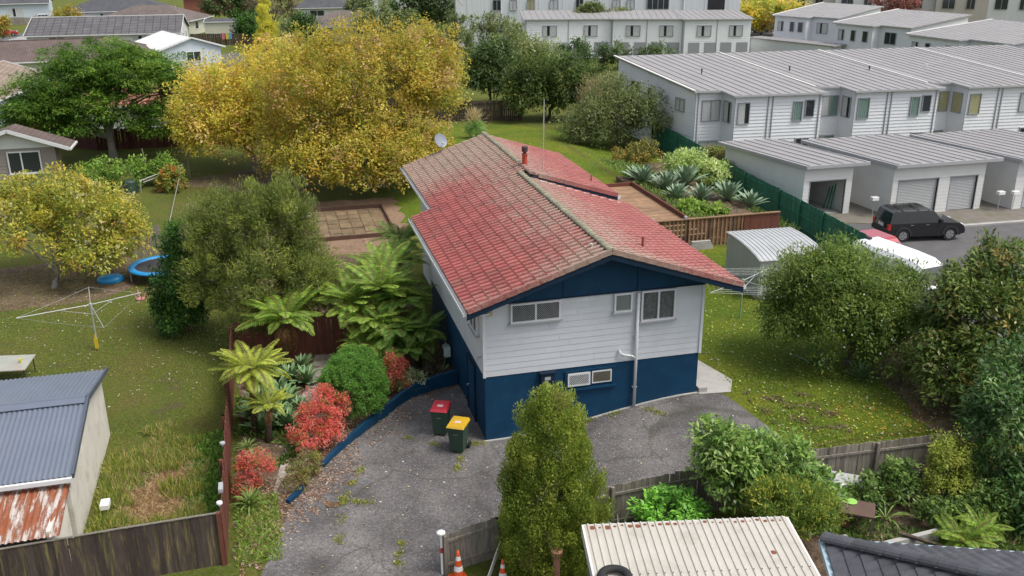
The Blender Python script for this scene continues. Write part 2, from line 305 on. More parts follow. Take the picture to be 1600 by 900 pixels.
# ------------------------------------------------------------------ building pieces
def window(parent, p0, u, n, w, h, divs=(1.,), frame=None, ft=.05, depth=.06, panes=None, curt=None, sill=True, grille=None, mull=None, name='window', sillmat=None):
    """frame with panes on a wall: p0 lower left corner, u along the wall, n outward"""
    frame = frame or ALU; p0 = Vector(p0); u = Vector(u).normalized(); n = Vector(n).normalized(); z = Vector((0,0,1))
    def bx(mb, a, b, c, d, e, f):          # along u, out n, up z
        P = [p0+u*i+n*j+z*k for k in (e, f) for i, j in ((a, c), (b, c), (b, d), (a, d))]
        return mb.hexa(P)
    m = MB(); bx(m, 0, w, 0, depth, 0, ft); bx(m, 0, w, 0, depth, h-ft, h); bx(m, 0, ft, 0, depth, ft, h-ft); bx(m, w-ft, w, 0, depth, ft, h-ft)
    acc = 0; edges = [0.]
    for d in divs: acc += d; edges.append(acc/sum(divs))
    for e in edges[1:-1]: bx(m, e*w-ft*.5, e*w+ft*.5, 0, depth, ft, h-ft)
    wo = m.build(name, frame, parent, world=True)
    for i in range(len(divs)):
        a = edges[i]*w+ft*(1 if i == 0 else .5); b = edges[i+1]*w-ft*(1 if i == len(divs)-1 else .5)
        cm = curt[i % len(curt)] if curt else None
        pm = CLEAR if cm else (panes[i % len(panes)] if panes else GLASS)
        q = MB(); bx(q, a, b, depth*.55, depth*.62, ft, h-ft); q.build('pane', pm, wo, world=True)
        if cm:
            q = MB(); k = max(6, int((b-a)/.07)); x0, x1 = a, b
            if cm is CURTAIN and (b-a) > .7 and i % 2 == 0: x1 = a+(b-a)*.62
            for j in range(k):
                s0, s1 = x0+(x1-x0)*j/k, x0+(x1-x0)*(j+1)/k; o0, o1 = ((.18, .38) if j % 2 else (.38, .18))
                q.poly([p0+u*s0+n*depth*o0+z*ft, p0+u*s1+n*depth*o1+z*ft, p0+u*s1+n*depth*o1+z*(h-ft), p0+u*s0+n*depth*o0+z*(h-ft)])
            q.build('curtain', cm, wo, world=True)
            if x1 < b-.02: q = MB(); bx(q, x1, b, depth*.1, depth*.14, ft, h-ft); q.build('dark_room', DARK, wo, world=True)
        if grille:
            q = MB(); st = .075; W_, H_ = b-a, h-2*ft
            for sgn in (1, -1):
                c = -H_ if sgn > 0 else 0.
                while c < W_+(0 if sgn > 0 else H_):
                    # line x = c + t (sgn>0) or x = c - t, t = height 0..H_
                    t0, t1 = (max(0, -c), min(H_, W_-c)) if sgn > 0 else (max(0, c-W_), min(H_, c))
                    if t1-t0 > .03:
                        A = p0+u*(a+c+sgn*t0)+n*depth*(.9 if sgn > 0 else 1.1)+z*(ft+t0); B = p0+u*(a+c+sgn*t1)+n*depth*(.9 if sgn > 0 else 1.1)+z*(ft+t1)
                        q.bar(A, B, .010, .006, n)
                    c += st
            q.build('security_grille', grille, wo, world=True)
    if sill:
        q = MB(); bx(q, -.06, w+.06, 0, depth+.05, -.045, 0); q.build('sill', sillmat or frame, wo, world=True)
    return wo
# ------------------------------------------------------------------ the red roofed house
W, OV, HE, SL, XR, G0 = 7.73, .655, 5.11, .3344, 4.01, -.82
house = thing('house', 'white and navy two-storey house with red lichened tile roof, middle of the photo', 'house')
# lower storey
MB().box(.03, W-.03, .03, 10.1, -.3, 2.4).build('basement_wall', NAVY, house)
ft = MB()
for i in range(12):
    a, b = W*i/12, W*(i+1)/12
    ft.hexa([(a,-.07,gz(a,0)-.1),(b,-.07,gz(b,0)-.1),(b,.02,gz(b,0)-.1),(a,.02,gz(a,0)-.1),(a,-.07,gz(a,-.1)+.05),(b,-.07,gz(b,-.1)+.05),(b,.02,gz(b,0)+.05),(a,.02,gz(a,0)+.05)])
ft.build('footing', CONC, house)
MB().box(.04, W-.04, .04, 10.05, 2.4, 5.02).build('upper_wall', WHITE, house)
MB().box(.88, 7.5, 10.1, 17.6, 0, 5.25).build('rear_wall', WHITE, house)
BH = .2129
def boards(axis, fixed, out, a, b, z0, rows, joints, parent, bh=BH, mtl=None):
    """lapped weatherboards, each its own piece; axis 0 runs along x at y=fixed, axis 1 along y at x=fixed; out = outward sign"""
    r = random.Random(int(fixed*10)+axis)
    for k in range(rows):
        zb = z0+k*bh; cuts = [a]+sorted(r.uniform(a+(b-a)*(j+.3)/(joints+1), a+(b-a)*(j+1.2)/(joints+1)) for j in range(joints))+[b]
        for s, e in zip(cuts, cuts[1:]):
            s2 = s+(.004 if s != a else 0); o0, o1 = fixed+out*.024, fixed+out*.010; zt = zb+bh+.012
            pr = [(fixed, zb), (o0, zb), (o1, zt), (fixed, zt)]
            P = [((t, q, zz) if axis == 0 else (q, t, zz)) for t in (s2, e) for q, zz in pr]
            MB().add(P, [(0,1,2,3),(7,6,5,4),(0,4,5,1),(1,5,6,2),(2,6,7,3),(3,7,4,0)]).build('weatherboard', mtl or WHITE, parent)
boards(0, .03, -1, .05, W-.05, 2.4, 12, 1, house)
boards(1, .03, -1, .05, 10.0, 2.4, 12, 2, house)
for (x, y) in ((.01, .01), (W-.01, .01)):
    MB().box(x-.045, x+.045, y-.045, y+.045, 2.39, 4.97).build('corner_board', TRIM, house)
# blue gable with its battens
def zl(x): return HE+SL*(x+OV)
g = MB(); gp = [(-.02,4.95),(W+.02,4.95),(W+.02,zl(2*XR-W)-.09),(XR,zl(XR)-.09),(-.02,zl(-.02)-.09)]
n_ = len(gp); g.add([(x,-.02,z) for x, z in gp]+[(x,.06,z) for x, z in gp], [tuple(range(n_)), tuple(range(2*n_-1,n_-1,-1))]+[(i,n_+i,n_+(i+1)%n_,(i+1)%n_) for i in range(n_)])
gab = g.build('gable_panel', NAVY, house)
for x, w2 in ((5.33,.1),(2.69,.025),(6.53,.025),(1.4,.025)):
    zt = zl(x if x < XR else 2*XR-x)-.1; MB().box(x-w2/2, x+w2/2, -.02-min(.05,w2), -.02, 4.99, zt).build('batten', NAVY, gab)
MB().box(-.02, W+.02, -.05, .0, 4.945, 4.985).build('gable_drip', NAVYTRIM, gab)
# roof deck, barge boards, gutters
roof = MB()
def slab(pts, t=.07): 
    n = len(pts); roof.add([tuple(p) for p in pts]+[(p[0],p[1],p[2]-t) for p in pts], [tuple(range(n)), tuple(range(2*n-1,n-1,-1))]+[(i,n+i,n+(i+1)%n,(i+1)%n) for i in range(n)])
XRR = 4.35; ZRR = zl(XRR)
def zr(x): return zl(2*XR-x)
def zrr(x): return ZRR-.31*(x-XRR)
XE = 2*XR+OV; YB, YS, YR = 18.4, 10.25, 9.5
DZ = -.02
slab([(-OV,G0,zl(-OV)+DZ),(XR,G0,zl(XR)+DZ),(XR,YS,zl(XR)+DZ),(-OV,YS,zl(-OV)+DZ)])
slab([(.22,YS,zl(.22)+DZ),(XR,YS,zl(XR)+DZ),(XRR,YS,ZRR+DZ),(XRR,YB,ZRR+DZ),(.22,YB,zl(.22)+DZ)])
slab([(XR,G0,zr(XR)+DZ),(XE,G0,zr(XE)+DZ),(XE,YR+.3,zr(XE)+DZ),(XR,YR+.3,zr(XR)+DZ)])
slab([(XRR,YR,ZRR+DZ),(8.1,YR,zrr(8.1)+DZ),(8.1,YB-.5,zrr(8.1)+DZ),(XRR,YB,ZRR+DZ)])
ROOFDK = mat('dark roof underside', (.05,.05,.055), .8, .1)
roof = roof.build('roof', ROOFDK, house)
def roof_material():
    m, n, l, b = nodes('lichened red concrete tile'); P = worldpos(n); sx = n.new('ShaderNodeSeparateXYZ'); l.new(P, sx.inputs[0])
    cell = n.new('ShaderNodeCombineXYZ'); l.new(math_(n, l, 'FLOOR', math_(n, l, 'MULTIPLY', sx.outputs[0], 1/.3793)), cell.inputs[0]); l.new(math_(n, l, 'FLOOR', math_(n, l, 'MULTIPLY', math_(n, l, 'ADD', sx.outputs[1], .82), 1/.31)), cell.inputs[1])
    wn_ = n.new('ShaderNodeTexWhiteNoise'); l.new(cell.outputs[0], wn_.inputs['Vector'])
    r = ramp(n, [(0, (.25,.060,.056)), (.5, (.285,.072,.067)), (1, (.32,.088,.08))]); l.new(wn_.outputs['Value'], r.inputs[0])
    t = noise(n, l, 1.1, 6, .65, P); tr = ramp(n, [(.3, (.85,.84,.84)), (.7, (1.1,1.11,1.11))]); l.new(t.outputs[0], tr.inputs[0]); c = mixc(n, l, 1., r.outputs[0], tr.outputs[0], 'MULTIPLY')
    # paler, pinker tint over the right hand slope
    right = smooth_(n, l, sx.outputs[0], 4.0, 4.3); c = mixc(n, l, math_(n, l, 'MULTIPLY', right, .22), c, (.33,.14,.13))
    # soot and moss streaks
    d = noise(n, l, 1.6, 6, .7, scaled(n, l, P, .5, 1.4, 1)); dr = ramp(n, [(.5, (0,0,0)), (.66, (1,1,1))]); l.new(d.outputs[0], dr.inputs[0]); c = mixc(n, l, math_(n, l, 'MULTIPLY', dr.outputs[0], .35), c, (.085,.05,.042))
    # lichen: speckle, thick by the ridge and over the rear corner
    dx = math_(n, l, 'ABSOLUTE', math_(n, l, 'SUBTRACT', sx.outputs[0], 4.0)); ridge = smooth_(n, l, dx, 3.4, .1)
    rear = math_(n, l, 'MULTIPLY', smooth_(n, l, math_(n, l, 'SUBTRACT', sx.outputs[1], math_(n, l, 'MULTIPLY', sx.outputs[0], .55)), 9.5, 15.5), math_(n, l, 'SUBTRACT', 1., right))
    front = smooth_(n, l, sx.outputs[1], .7, -.75)
    amt = math_(n, l, 'ADD', math_(n, l, 'MULTIPLY', ridge, .13), math_(n, l, 'ADD', math_(n, l, 'MULTIPLY', rear, .19), math_(n, l, 'MULTIPLY', front, .07)))
    s1 = noise(n, l, 12, 8, .85, P); s2 = noise(n, l, .7, 4, .6, P)
    v = math_(n, l, 'ADD', math_(n, l, 'ADD', s1.outputs[0], amt), math_(n, l, 'MULTIPLY', math_(n, l, 'SUBTRACT', s2.outputs[0], .5), .16))
    f = smooth_(n, l, v, .52, .68); lc = ramp(n, [(.3, (.23,.205,.155)), (.7, (.34,.31,.245))]); l.new(noise(n, l, 3, 4, .6, P).outputs[0], lc.inputs[0])
    c = mixc(n, l, math_(n, l, 'MULTIPLY', f, .72), c, lc.outputs[0])
    w_ = noise(n, l, 16, 5, .8, P); wr = ramp(n, [(.60, (0,0,0)), (.67, (1,1,1))]); l.new(w_.outputs[0], wr.inputs[0]); c = mixc(n, l, math_(n, l, 'MULTIPLY', wr.outputs[0], .6), c, (.36,.33,.28))
    l.new(c, b.inputs['Base Color']); b.inputs['Roughness'].default_value = .85; bump(n, l, b, noise(n, l, 45, 3, .7, P).outputs[0], .012, .6); return m
ROOFRED = roof_material()
TW, TE = .31, .40
def tile_mb(w=TW, e=TE, hgt=.085):
    L = e+.05; pr = [(0,.0),(.05,-.004),(.054,hgt*.8),(.09,hgt),(.17,hgt),(w-.09,hgt*.7),(w-.04,hgt*.25),(w,.0)]
    m = MB(); k = len(pr); m.add([(x,0,z+.026) for x, z in pr]+[(x,L,z*.85+.0) for x, z in pr]+[(x,0,-.004) for x, z in pr], [(i,i+1,k+i+1,k+i) for i in range(k-1)]+[(2*k+i,2*k+i+1,i+1,i) for i in range(k-1)])
    return m
def frame_m(o, along, up):
    along = Vector(along).normalized(); up = Vector(up).normalized(); nn = along.cross(up); o = Vector(o)
    return Matrix(((along.x,up.x,nn.x,o.x),(along.y,up.y,nn.y,o.y),(along.z,up.z,nn.z,o.z),(0,0,0,1)))
def flip_tile(m, w=TW): m.v = [(w-x, y, z) for x, y, z in m.v]; m.f = [f[::-1] for f in m.f]; return m
tile_me = tile_mb().mesh('roof_tile', ROOFRED); tile_meL = flip_tile(tile_mb()).mesh('roof_tile', ROOFRED)
c_ = 1/math.sqrt(1+SL*SL); s_ = SL*c_
tiles = []
def lay(x0, z0, sx, ya, yb, rows, c, s):
    k = int(round((yb-ya)/TW)); al = (0,-sx,0)
    for r_ in range(rows):
        for j in range(k):
            y = ya+(yb-ya)*(j+(1 if sx > 0 else 0))/k; d = r_*TE
            tiles.append((Vector((x0+sx*c*d, y, z0+s*d)), al, (sx*c,0,s)))
lay(-OV-.04, zl(-OV-.04), 1, G0-.02, YS, 12, c_, s_)
lay(.18, zl(.18), 1, YS, YB, 11, c_, s_)
lay(XE+.04, zr(XE+.04), -1, G0-.02, YR+.15, 12, c_, s_)
c2 = 1/math.sqrt(1+.31**2); lay(8.14, zrr(8.14), -1, YR-.02, YB-.3, 10, c2, .31*c2)
CAMP = Vector((-6.24,-27.7,16.03)); tiles.sort(key=lambda t: (t[0]-CAMP).length)
rest = MB(); srcR = tile_mb(); srcL = flip_tile(tile_mb())
for i, (p, al, up) in enumerate(tiles):
    m = frame_m(p, al, up) @ Matrix.Rotation(rad(random.uniform(-.5,.5)), 4, 'Z') @ Matrix.Translation((0,0,random.uniform(0,.006)))
    if i < 300: o = link('roof_tile', tile_meL if up[0] > 0 else tile_me, roof); o.matrix_local = m
    else: src = srcL if up[0] > 0 else srcR; rest.add([m @ Vector(v) for v in src.v], src.f)
tag(rest.build('far_roof_tiles', ROOFRED, roof), kind='stuff')
RIDGE = mat('olive lichened ridge tile', (.22,.21,.145), .9, .3, 5, dirt=(.32,.29,.22), dirt_amt=.6, dirt_scale=4, rnd=.12)
cap = MB(); pr = [(math.cos(a)*.135, math.sin(a)*.085) for a in np.linspace(-.25, PI+.25, 9)]
for (y0, y1, sc) in ((0,.40,1.),):
    k = len(pr); cap.add([(x,0,z) for x, z in pr]+[(x*.9,.42,z*.9-.008) for x, z in pr], [(i+1,i,k+i,k+i+1) for i in range(k-1)]+[tuple(range(k))])
cap_me = cap.mesh('ridge_cap', RIDGE, False); capr_me = cap.mesh('ridge_cap', ROOFRED, False)
def caps(x, z, y0, y1, me_=cap_me):
    for i in range(int(round((y1-y0)/.385))):
        o = link('ridge_cap', me_, roof); o.location = (x, y0+i*.385, z); o.rotation_euler = (0, rad(random.uniform(-3,3)), rad(random.uniform(-1,1)))
caps(XR, zl(XR)+.06, G0-.03, YR+1.0); caps(XRR, ZRR+.06, 11.6, YB)
for i in range(5): o = link('ridge_cap', capr_me, roof); o.location = (XRR, 9.5+i*.385, ZRR+.06)
# verge tiles along the front rake and on the rear section's rake
vt = MB().box(-.045, .055, 0, .43, -.05, .12); vt_me = vt.mesh('verge_tile', ROOFRED)
for sx, x0, z0, cc, ss, y, kk in ((1,-OV-.03,zl(-OV-.03),c_,s_,G0-.03,12),(-1,XE+.03,zr(XE+.03),c_,s_,G0-.03,12),(-1,8.13,zrr(8.13),c2,.31*c2,YR-.03,9)):
    for i in range(kk):
        d = i*.41; o = link('verge_tile', vt_me, roof); m = frame_m((x0+sx*cc*d, y, z0+ss*d+.012), (0,-sx,0), (sx*cc,0,ss)); o.matrix_local = m @ Matrix.Rotation(rad(-2), 4, 'X')
def barge(a, b, y, dz0, dz1, t=.035, m=NAVYTRIM, nm='barge_board'):
    MB().hexa([(a[0],y,a[1]+dz1),(b[0],y,b[1]+dz1),(b[0],y+t,b[1]+dz1),(a[0],y+t,a[1]+dz1),(a[0],y,a[1]+dz0),(b[0],y,b[1]+dz0),(b[0],y+t,b[1]+dz0),(a[0],y+t,a[1]+dz0)]).build(nm, m, roof)
barge((-OV-.06,zl(-OV-.06)),(XR,zl(XR)), G0-.045, -.045, -.25)
barge((XR,zl(XR)),(XE+.06,zr(XE+.06)), G0-.045, -.045, -.25)
barge((XRR-.1,ZRR),(8.14,zrr(8.14)), YR-.04, -.05, -.2)
MB().hexa([(XR+.3,YR+.05,zr(XR+.3)-.05),(8.05,YR+.05,zr(8.05)-.05),(8.05,YR+.09,zr(8.05)-.05),(XR+.3,YR+.09,zr(XR+.3)-.05),(XR+.3,YR+.05,zrr(XR+.3)-.06),(8.05,YR+.05,zrr(8.05)-.06),(8.05,YR+.09,zrr(8.05)-.06),(XR+.3,YR+.09,zrr(XR+.3)-.06)]).build('step_panel', NAVYTRIM, roof)
MB().bar((XR+.5,YR-.12,zr(XR+.5)+.075),(8.3,YR-.12,zr(8.3)+.075),.16,.012,(SL,0,1)).build('flashing', FLASH, roof)
for a, b in (((-OV-.12,G0,0),(-OV-.12,YS,0)),((.22-.11,YS+.1,.3),(.22-.11,YB,.3)),((XE+.12,G0,0),(XE+.12,YR+.2,0)),((8.22,YR,.5),(8.22,YB-.5,.5))):
    z = HE-.05+a[2]; q = MB(); x = a[0]
    q.box(x-.06,x+.06,a[1],b[1],z-.10,z-.085); q.box(x-.06,x-.045,a[1],b[1],z-.085,z+.015); q.box(x+.045,x+.06,a[1],b[1],z-.085,z+.015); q.box(x-.045,x+.045,a[1],a[1]+.012,z-.085,z+.01)
    q.build('gutter', TRIM, roof)
# eave soffit boxes
MB().hexa([(-OV+.02,G0+.05,4.93),(.03,G0+.05,4.93),(.03,YS,4.93),(-OV+.02,YS,4.93),(-OV+.02,G0+.05,4.96),(.03,G0+.05,4.96),(.03,YS,4.96),(-OV+.02,YS,4.96)]).build('soffit', TRIM, roof)
# windows on the front wall
U, NF = (1,0,0), (0,-1,0)
w1 = window(house, (.89,-.0,4.25), U, NF, 1.70, .68, (1,1), TRIM, .06, .10, grille=GUTTER, sillmat=GUTTER)
w2 = window(house, (4.46,-.0,4.26), U, NF, .64, .67, (1,), TRIM, .06, .10, panes=[glass_mat('frosted pane', (.16,.18,.18))], sillmat=GUTTER)
w3 = window(house, (5.43,-.0,3.83), U, NF, 1.24, 1.10, (1,1), TRIM, .06, .10, curt=[CURTDARK], sillmat=GUTTER)
w4 = window(house, (2.89,.03,1.70), U, NF, .80, .47, (1,), TRIM, .055, .09, grille=WHITEMETAL, sill=False)
w5 = window(house, (3.76,.03,1.72), U, NF, .71, .45, (1,), TRIM, .04, .06, grille=mat('tan mesh', (.25,.22,.16), .7), sill=False)
f5 = MB(); f5.box(2.78,4.62,-.03,.03,2.22,2.27); f5.box(2.78,4.66,-.07,.03,1.53,1.60); f5.box(3.69,3.76,-.02,.03,1.66,2.21); f5.box(2.80,2.88,-.02,.03,1.62,2.21); f5.box(4.48,4.58,-.02,.03,1.62,2.21)
f5.build('lower_window_surround', NAVY, house)
window(house, (.0,1.75,3.62), (0,-1,0), (-1,0,0), 1.05, 1.05, (1,1), TRIM, .06, .10, sillmat=GUTTER)
window(house, (.0,7.6,3.62), (0,-1,0), (-1,0,0), 1.8, 1.15, (1,1,1), TRIM, .06, .10, sillmat=GUTTER)
# drain pipe with its elbow, meter box, alarm box, tap, cellar door
q = MB(); q.tube([(5.31,-.09,.60),(5.31,-.09,4.9)], .055, 10); q.tube([(4.71,-.04,2.86),(4.74,-.09,2.74),(4.9,-.1,2.67),(5.15,-.1,2.62),(5.31,-.09,2.5)], .042, 8)
for z in (1.4,3.3,4.6): q.box(5.23,5.39,-.10,.0,z,z+.03)
q.build('drain_pipe', TRIM, house, smooth=True)
mb_ = MB().box(1.92,2.40,-.14,.03,1.84,2.34).box(1.88,2.44,-.18,.03,2.34,2.38).build('meter_box', NAVYTRIM, house)
MB().box(2.05,2.25,-.145,-.14,2.1,2.22).box(2.05,2.25,-.145,-.14,1.9,1.97).build('meter_window', GUTTER, mb_)
MB().box(.19,.28,-.09,-.0,4.60,4.76).build('alarm_box', mat('yellowed plastic', (.5,.36,.18), .5), house)
MB().tube([(-.02,.35,3.0),(-.12,.35,3.0),(-.13,.35,2.9)], .025, 6).build('wall_bracket', GUTTER, house)
dr = MB().box(-.02,.03,1.5,2.55,.0,2.12).build('cellar_door', NAVY, house); q = MB(); q.box(-.045,.03,1.42,1.5,0,2.2); q.box(-.045,.03,2.55,2.63,0,2.2); q.box(-.045,.03,1.5,2.55,2.12,2.2); q.build('door_frame', NAVYTRIM, dr)
MB().tube([(-.02,2.42,1.05),(-.09,2.42,1.05),(-.09,2.3,1.05)], .015, 6).build('door_handle', STEEL, dr)
# roof fittings
fl = MB().lathe([(.115,-.2),(.115,.52),(.15,.53),(.15,.56),(0,.56)], 14, (4.42,11.0,ZRR)).build('flue', mat('red painted flue', (.34,.05,.03), .6, .15), house, smooth=False)
MB().lathe([(.07,.56),(.07,.68),(.0,.68)], 10, (4.42,11.0,ZRR)).lathe([(.13,.66),(.14,.86),(.12,.88),(0,.88)], 12, (4.42,11.0,ZRR)).build('flue_cowl', mat('sooty cowl', (.05,.03,.03), .8), fl)
MB().lathe([(.045,-.1),(.045,.42),(0,.42)], 10, (5.85,1.05,zr(5.85))).build('vent_pipe', mat('red vent pipe', (.26,.05,.04), .7), house)
MB().lathe([(.03,-.1),(.03,.35),(0,.35)], 8, (7.6,11.4,zrr(7.6))).build('vent_pipe', MATS['red vent pipe'], house)
MB().tube([(3.68,.1,zl(3.68)),(3.68,.1,zl(3.68)+.12),(3.6,.05,zl(3.68)+.16)], .03, 8).build('cowl_vent', TRIM, house)
ant = tag(MB().tube([(5.3,11.2,zrr(5.3)-.05),(5.34,11.25,zrr(5.3)+3.1)], .022, 6).box(5.2,5.4,11.1,11.3,zrr(5.3)-.02,zrr(5.3)+.06).build('aerial_mast', STEEL), 'thin grey aerial mast standing on the red roof near the flue', 'aerial')
dish = thing('satellite_dish', 'grey satellite dish at the rear left edge of the red roof', 'satellite dish', (2.1,18.2,zl(2.1)))
dp = [(r, .42*r*r) for r in np.linspace(0, .36, 7)]
d_ = MB().lathe(dp, 20); d_.lathe([(r, z+.012) for r, z in dp][::-1], 20); Mx = Matrix.Translation((-.05,-.1,.62)) @ Matrix.Rotation(rad(28), 4, 'Z') @ Matrix.Rotation(rad(62), 4, 'X'); d_.xf(Mx)
d_.build('reflector', mat('grey dish', (.17,.19,.23), .5), dish, smooth=True)
MB().tube([(.1,0,-.05),(.08,.02,.35),(-.02,-.03,.6)], .025, 8).build('mount', STEEL, dish)
MB().tube([(0,-.1,.35),(0,-.55,.55)], .015, 6).box(-.05,.05,-.62,-.5,.52,.62).build('feed_arm', STEEL, dish)
# ------------------------------------------------------------------ townhouses, garages and the houses behind
def lap_mesh(m, a, b, z0, z1f, pitch=.25, out=.05, n=None):
    """joined lapped cladding between ground points a and b; z1f(t) is the wall top"""
    a = Vector((a[0],a[1],0)); b = Vector((b[0],b[1],0)); d = (b-a); L = d.length; d /= L
    n = n if n is not None else Vector((d.y,-d.x,0)); ztop = max(z1f(0), z1f(1)); k = int((ztop-z0)/pitch)
    for i in range(k):
        za, zb = z0+i*pitch, z0+(i+1)*pitch+.01
        ta, tb = 0., 1.
        if zb > min(z1f(0), z1f(1)):            # clip under a raking top
            h0, h1 = z1f(0), z1f(1)
            if zb > max(h0, h1): continue
            t = (zb-h0)/(h1-h0)
            if h1 > h0: ta = t
            else: tb = t
        p, q = a+d*L*ta, a+d*L*tb
        m.add([p+n*out+Vector((0,0,za)), q+n*out+Vector((0,0,za)), q+n*.003+Vector((0,0,zb)), p+n*.003+Vector((0,0,zb)), p+Vector((0,0,za)), q+Vector((0,0,za))], [(0,1,2,3),(4,5,1,0)])
def ribbed_roof(parent, outline, zf, name='roof', t=.12, rib=.4, mtl=None, along=None, ribh=.04, fascia=None):
    """sloping sheet over an outline with standing ribs running along `along`; zf(x, y) is its plane"""
    mtl = mtl or TROOF; n = len(outline)
    P = [(x, y, zf(x, y)) for x, y in outline]
    ro = MB().add(P+[(x,y,z-t) for x,y,z in P], [tuple(range(n)), tuple(range(2*n-1,n-1,-1))]+[(i,n+i,n+(i+1)%n,(i+1)%n) for i in range(n)]).build(name, mtl, parent, world=True)
    al = Vector((along[0],along[1],0)).normalized(); ac = Vector((al.y,-al.x,0)); prj = [Vector((x,y,0)).dot(ac) for x, y in outline]; m = MB()
    c = min(prj)+rib/2
    while c < max(prj):
        hits = []
        for i in range(n):
            a, b = Vector((*outline[i],0)), Vector((*outline[(i+1)%n],0)); pa, pb = a.dot(ac)-c, b.dot(ac)-c
            if pa*pb < 0: q = a+(b-a)*(pa/(pa-pb)); hits.append((q.dot(al), q))
        hits.sort(key=lambda h: h[0])
        for h0, h1 in zip(hits[::2], hits[1::2]):
            a, b = h0[1], h1[1]; m.bar((a.x,a.y,zf(a.x,a.y)+ribh/2),(b.x,b.y,zf(b.x,b.y)+ribh/2),.07,ribh)
        c += rib
    if m.v: m.build('roof_ribs', mtl, ro, world=True)
    return ro
def block(name, label, cat, front, back, ze, zb, wins, group=None, wallm=None, roofm=None, over=.3, pitch=.25, rib=.76, flash=True, side=True, gut=True, downs=(), sidewins=()):
    """terrace unit with a lean-to roof: front polyline left to right, back [right, left]"""
    wallm = wallm or TWALL; base = front[0]; t = thing(name, label, cat, (base[0],base[1],0), 0, group)
    fl, fr = Vector((*front[0],0)), Vector((*front[-1],0)); bl = Vector((*back[1],0)); br = Vector((*back[0],0))
    v = (bl-fl).normalized(); u = (fr-fl).normalized(); D = (bl-fl).length
    nv = Vector((-u.y,u.x,0))
    def zf(x, y): return ze+(zb-ze)*((Vector((x,y,0))-fl).dot(nv))/((bl-fl).dot(nv))
    poly = list(front)+list(back); n = len(poly)
    MB().add([(x,y,-.3) for x,y in poly]+[(x,y,zf(x,y)-.1) for x,y in poly], [tuple(range(n-1,-1,-1)), tuple(range(n,2*n))]+[(i,(i+1)%n,n+(i+1)%n,n+i) for i in range(n)]).build('wall', wallm, t, world=True)
    m = MB()
    for a, b in zip(front, front[1:]): lap_mesh(m, a, b, 0, lambda s, a=a, b=b: zf(*a)-.15+(zf(*b)-zf(*a))*s, pitch)
    if side:
        a, b = back[1], front[0]; lap_mesh(m, a, b, 0, lambda s: zf(*a)-.12+(zf(*b)-zf(*a))*s, pitch)
    tag(m.build('cladding', wallm, t, world=True), kind='stuff')
    c = Vector((0,0,0))
    out = []
    for i, (x, y) in enumerate(poly):
        p = Vector((x,y,0)); a = Vector((*poly[i-1],0)); b = Vector((*poly[(i+1)%n],0)); e1 = (p-a).normalized(); e2 = (b-p).normalized()
        n1 = Vector((e1.y,-e1.x,0)); n2 = Vector((e2.y,-e2.x,0)); k = n1+n2; k = k/max(.5, k.dot(n1)); out.append(tuple((p+k*over)[:2]))
    ro = ribbed_roof(t, out, zf, along=v, rib=rib, mtl=roofm)
    if flash:
        a, b = out[0], out[-1]; MB().bar((a[0],a[1],zf(*a)+.04),(b[0],b[1],zf(*b)+.04),.2,.07).build('verge_flashing', FLASH, ro, world=True)
    if gut:
        q = MB()
        for a, b in zip(out[:len(front)], out[1:len(front)]): q.bar((a[0],a[1],zf(*a)-.08),(b[0],b[1],zf(*b)-.08),.12,.13)
        q.build('gutter', GUTTER, ro, world=True)
    for (sg, u0, z0, w, h, divs, cu) in wins:
        a, b = Vector((*front[sg],0)), Vector((*front[sg+1],0)); d = (b-a).normalized(); nn = Vector((d.y,-d.x,0)); p = a+d*u0+nn*.052; p.z = z0
        window(t, p, d, nn, w, h, divs, ALU, .06, .08, curt=cu, sill=False)
    for (u0, z0, w, h, divs, cu) in sidewins:
        a, b = Vector((*back[1],0)), Vector((*front[0],0)); d = (b-a).normalized(); nn = Vector((d.y,-d.x,0)); p = a+d*u0+nn*.052; p.z = z0
        window(t, p, d, nn, w, h, divs, ALU, .06, .08, curt=cu, sill=False)
    for (sg, u0) in downs:
        a, b = Vector((*front[sg],0)), Vector((*front[sg+1],0)); d = (b-a).normalized(); nn = Vector((d.y,-d.x,0)); p = a+d*u0+nn*.07
        MB().tube([(p.x,p.y,0),(p.x,p.y,zf(p.x,p.y)-.15)], .05, 6).build('downpipe', GUTTER, t, world=True)
    return t
tu = Vector((.9975,-.066)).normalized()
org = [(25.13,37.97),(34.82,37.42),(44.24,36.8),(53.7,36.1)]
labs = ['pale grey townhouse at the left end of the near terrace, side wall showing', 'second pale grey townhouse of the near terrace, pale green curtains upstairs', 'third pale grey townhouse of the near terrace, yellow blinds upstairs', 'last pale grey townhouse of the near terrace, cut by the right edge']
CU = [[CURTAIN],[CURTAIN, CURTGREEN],[CURTYEL],[CURTAIN]]
def P2(o, a, b): return (o[0]+tu.x*a-(-tu.y)*0+(-.05)*b, o[1]+tu.y*a+b)
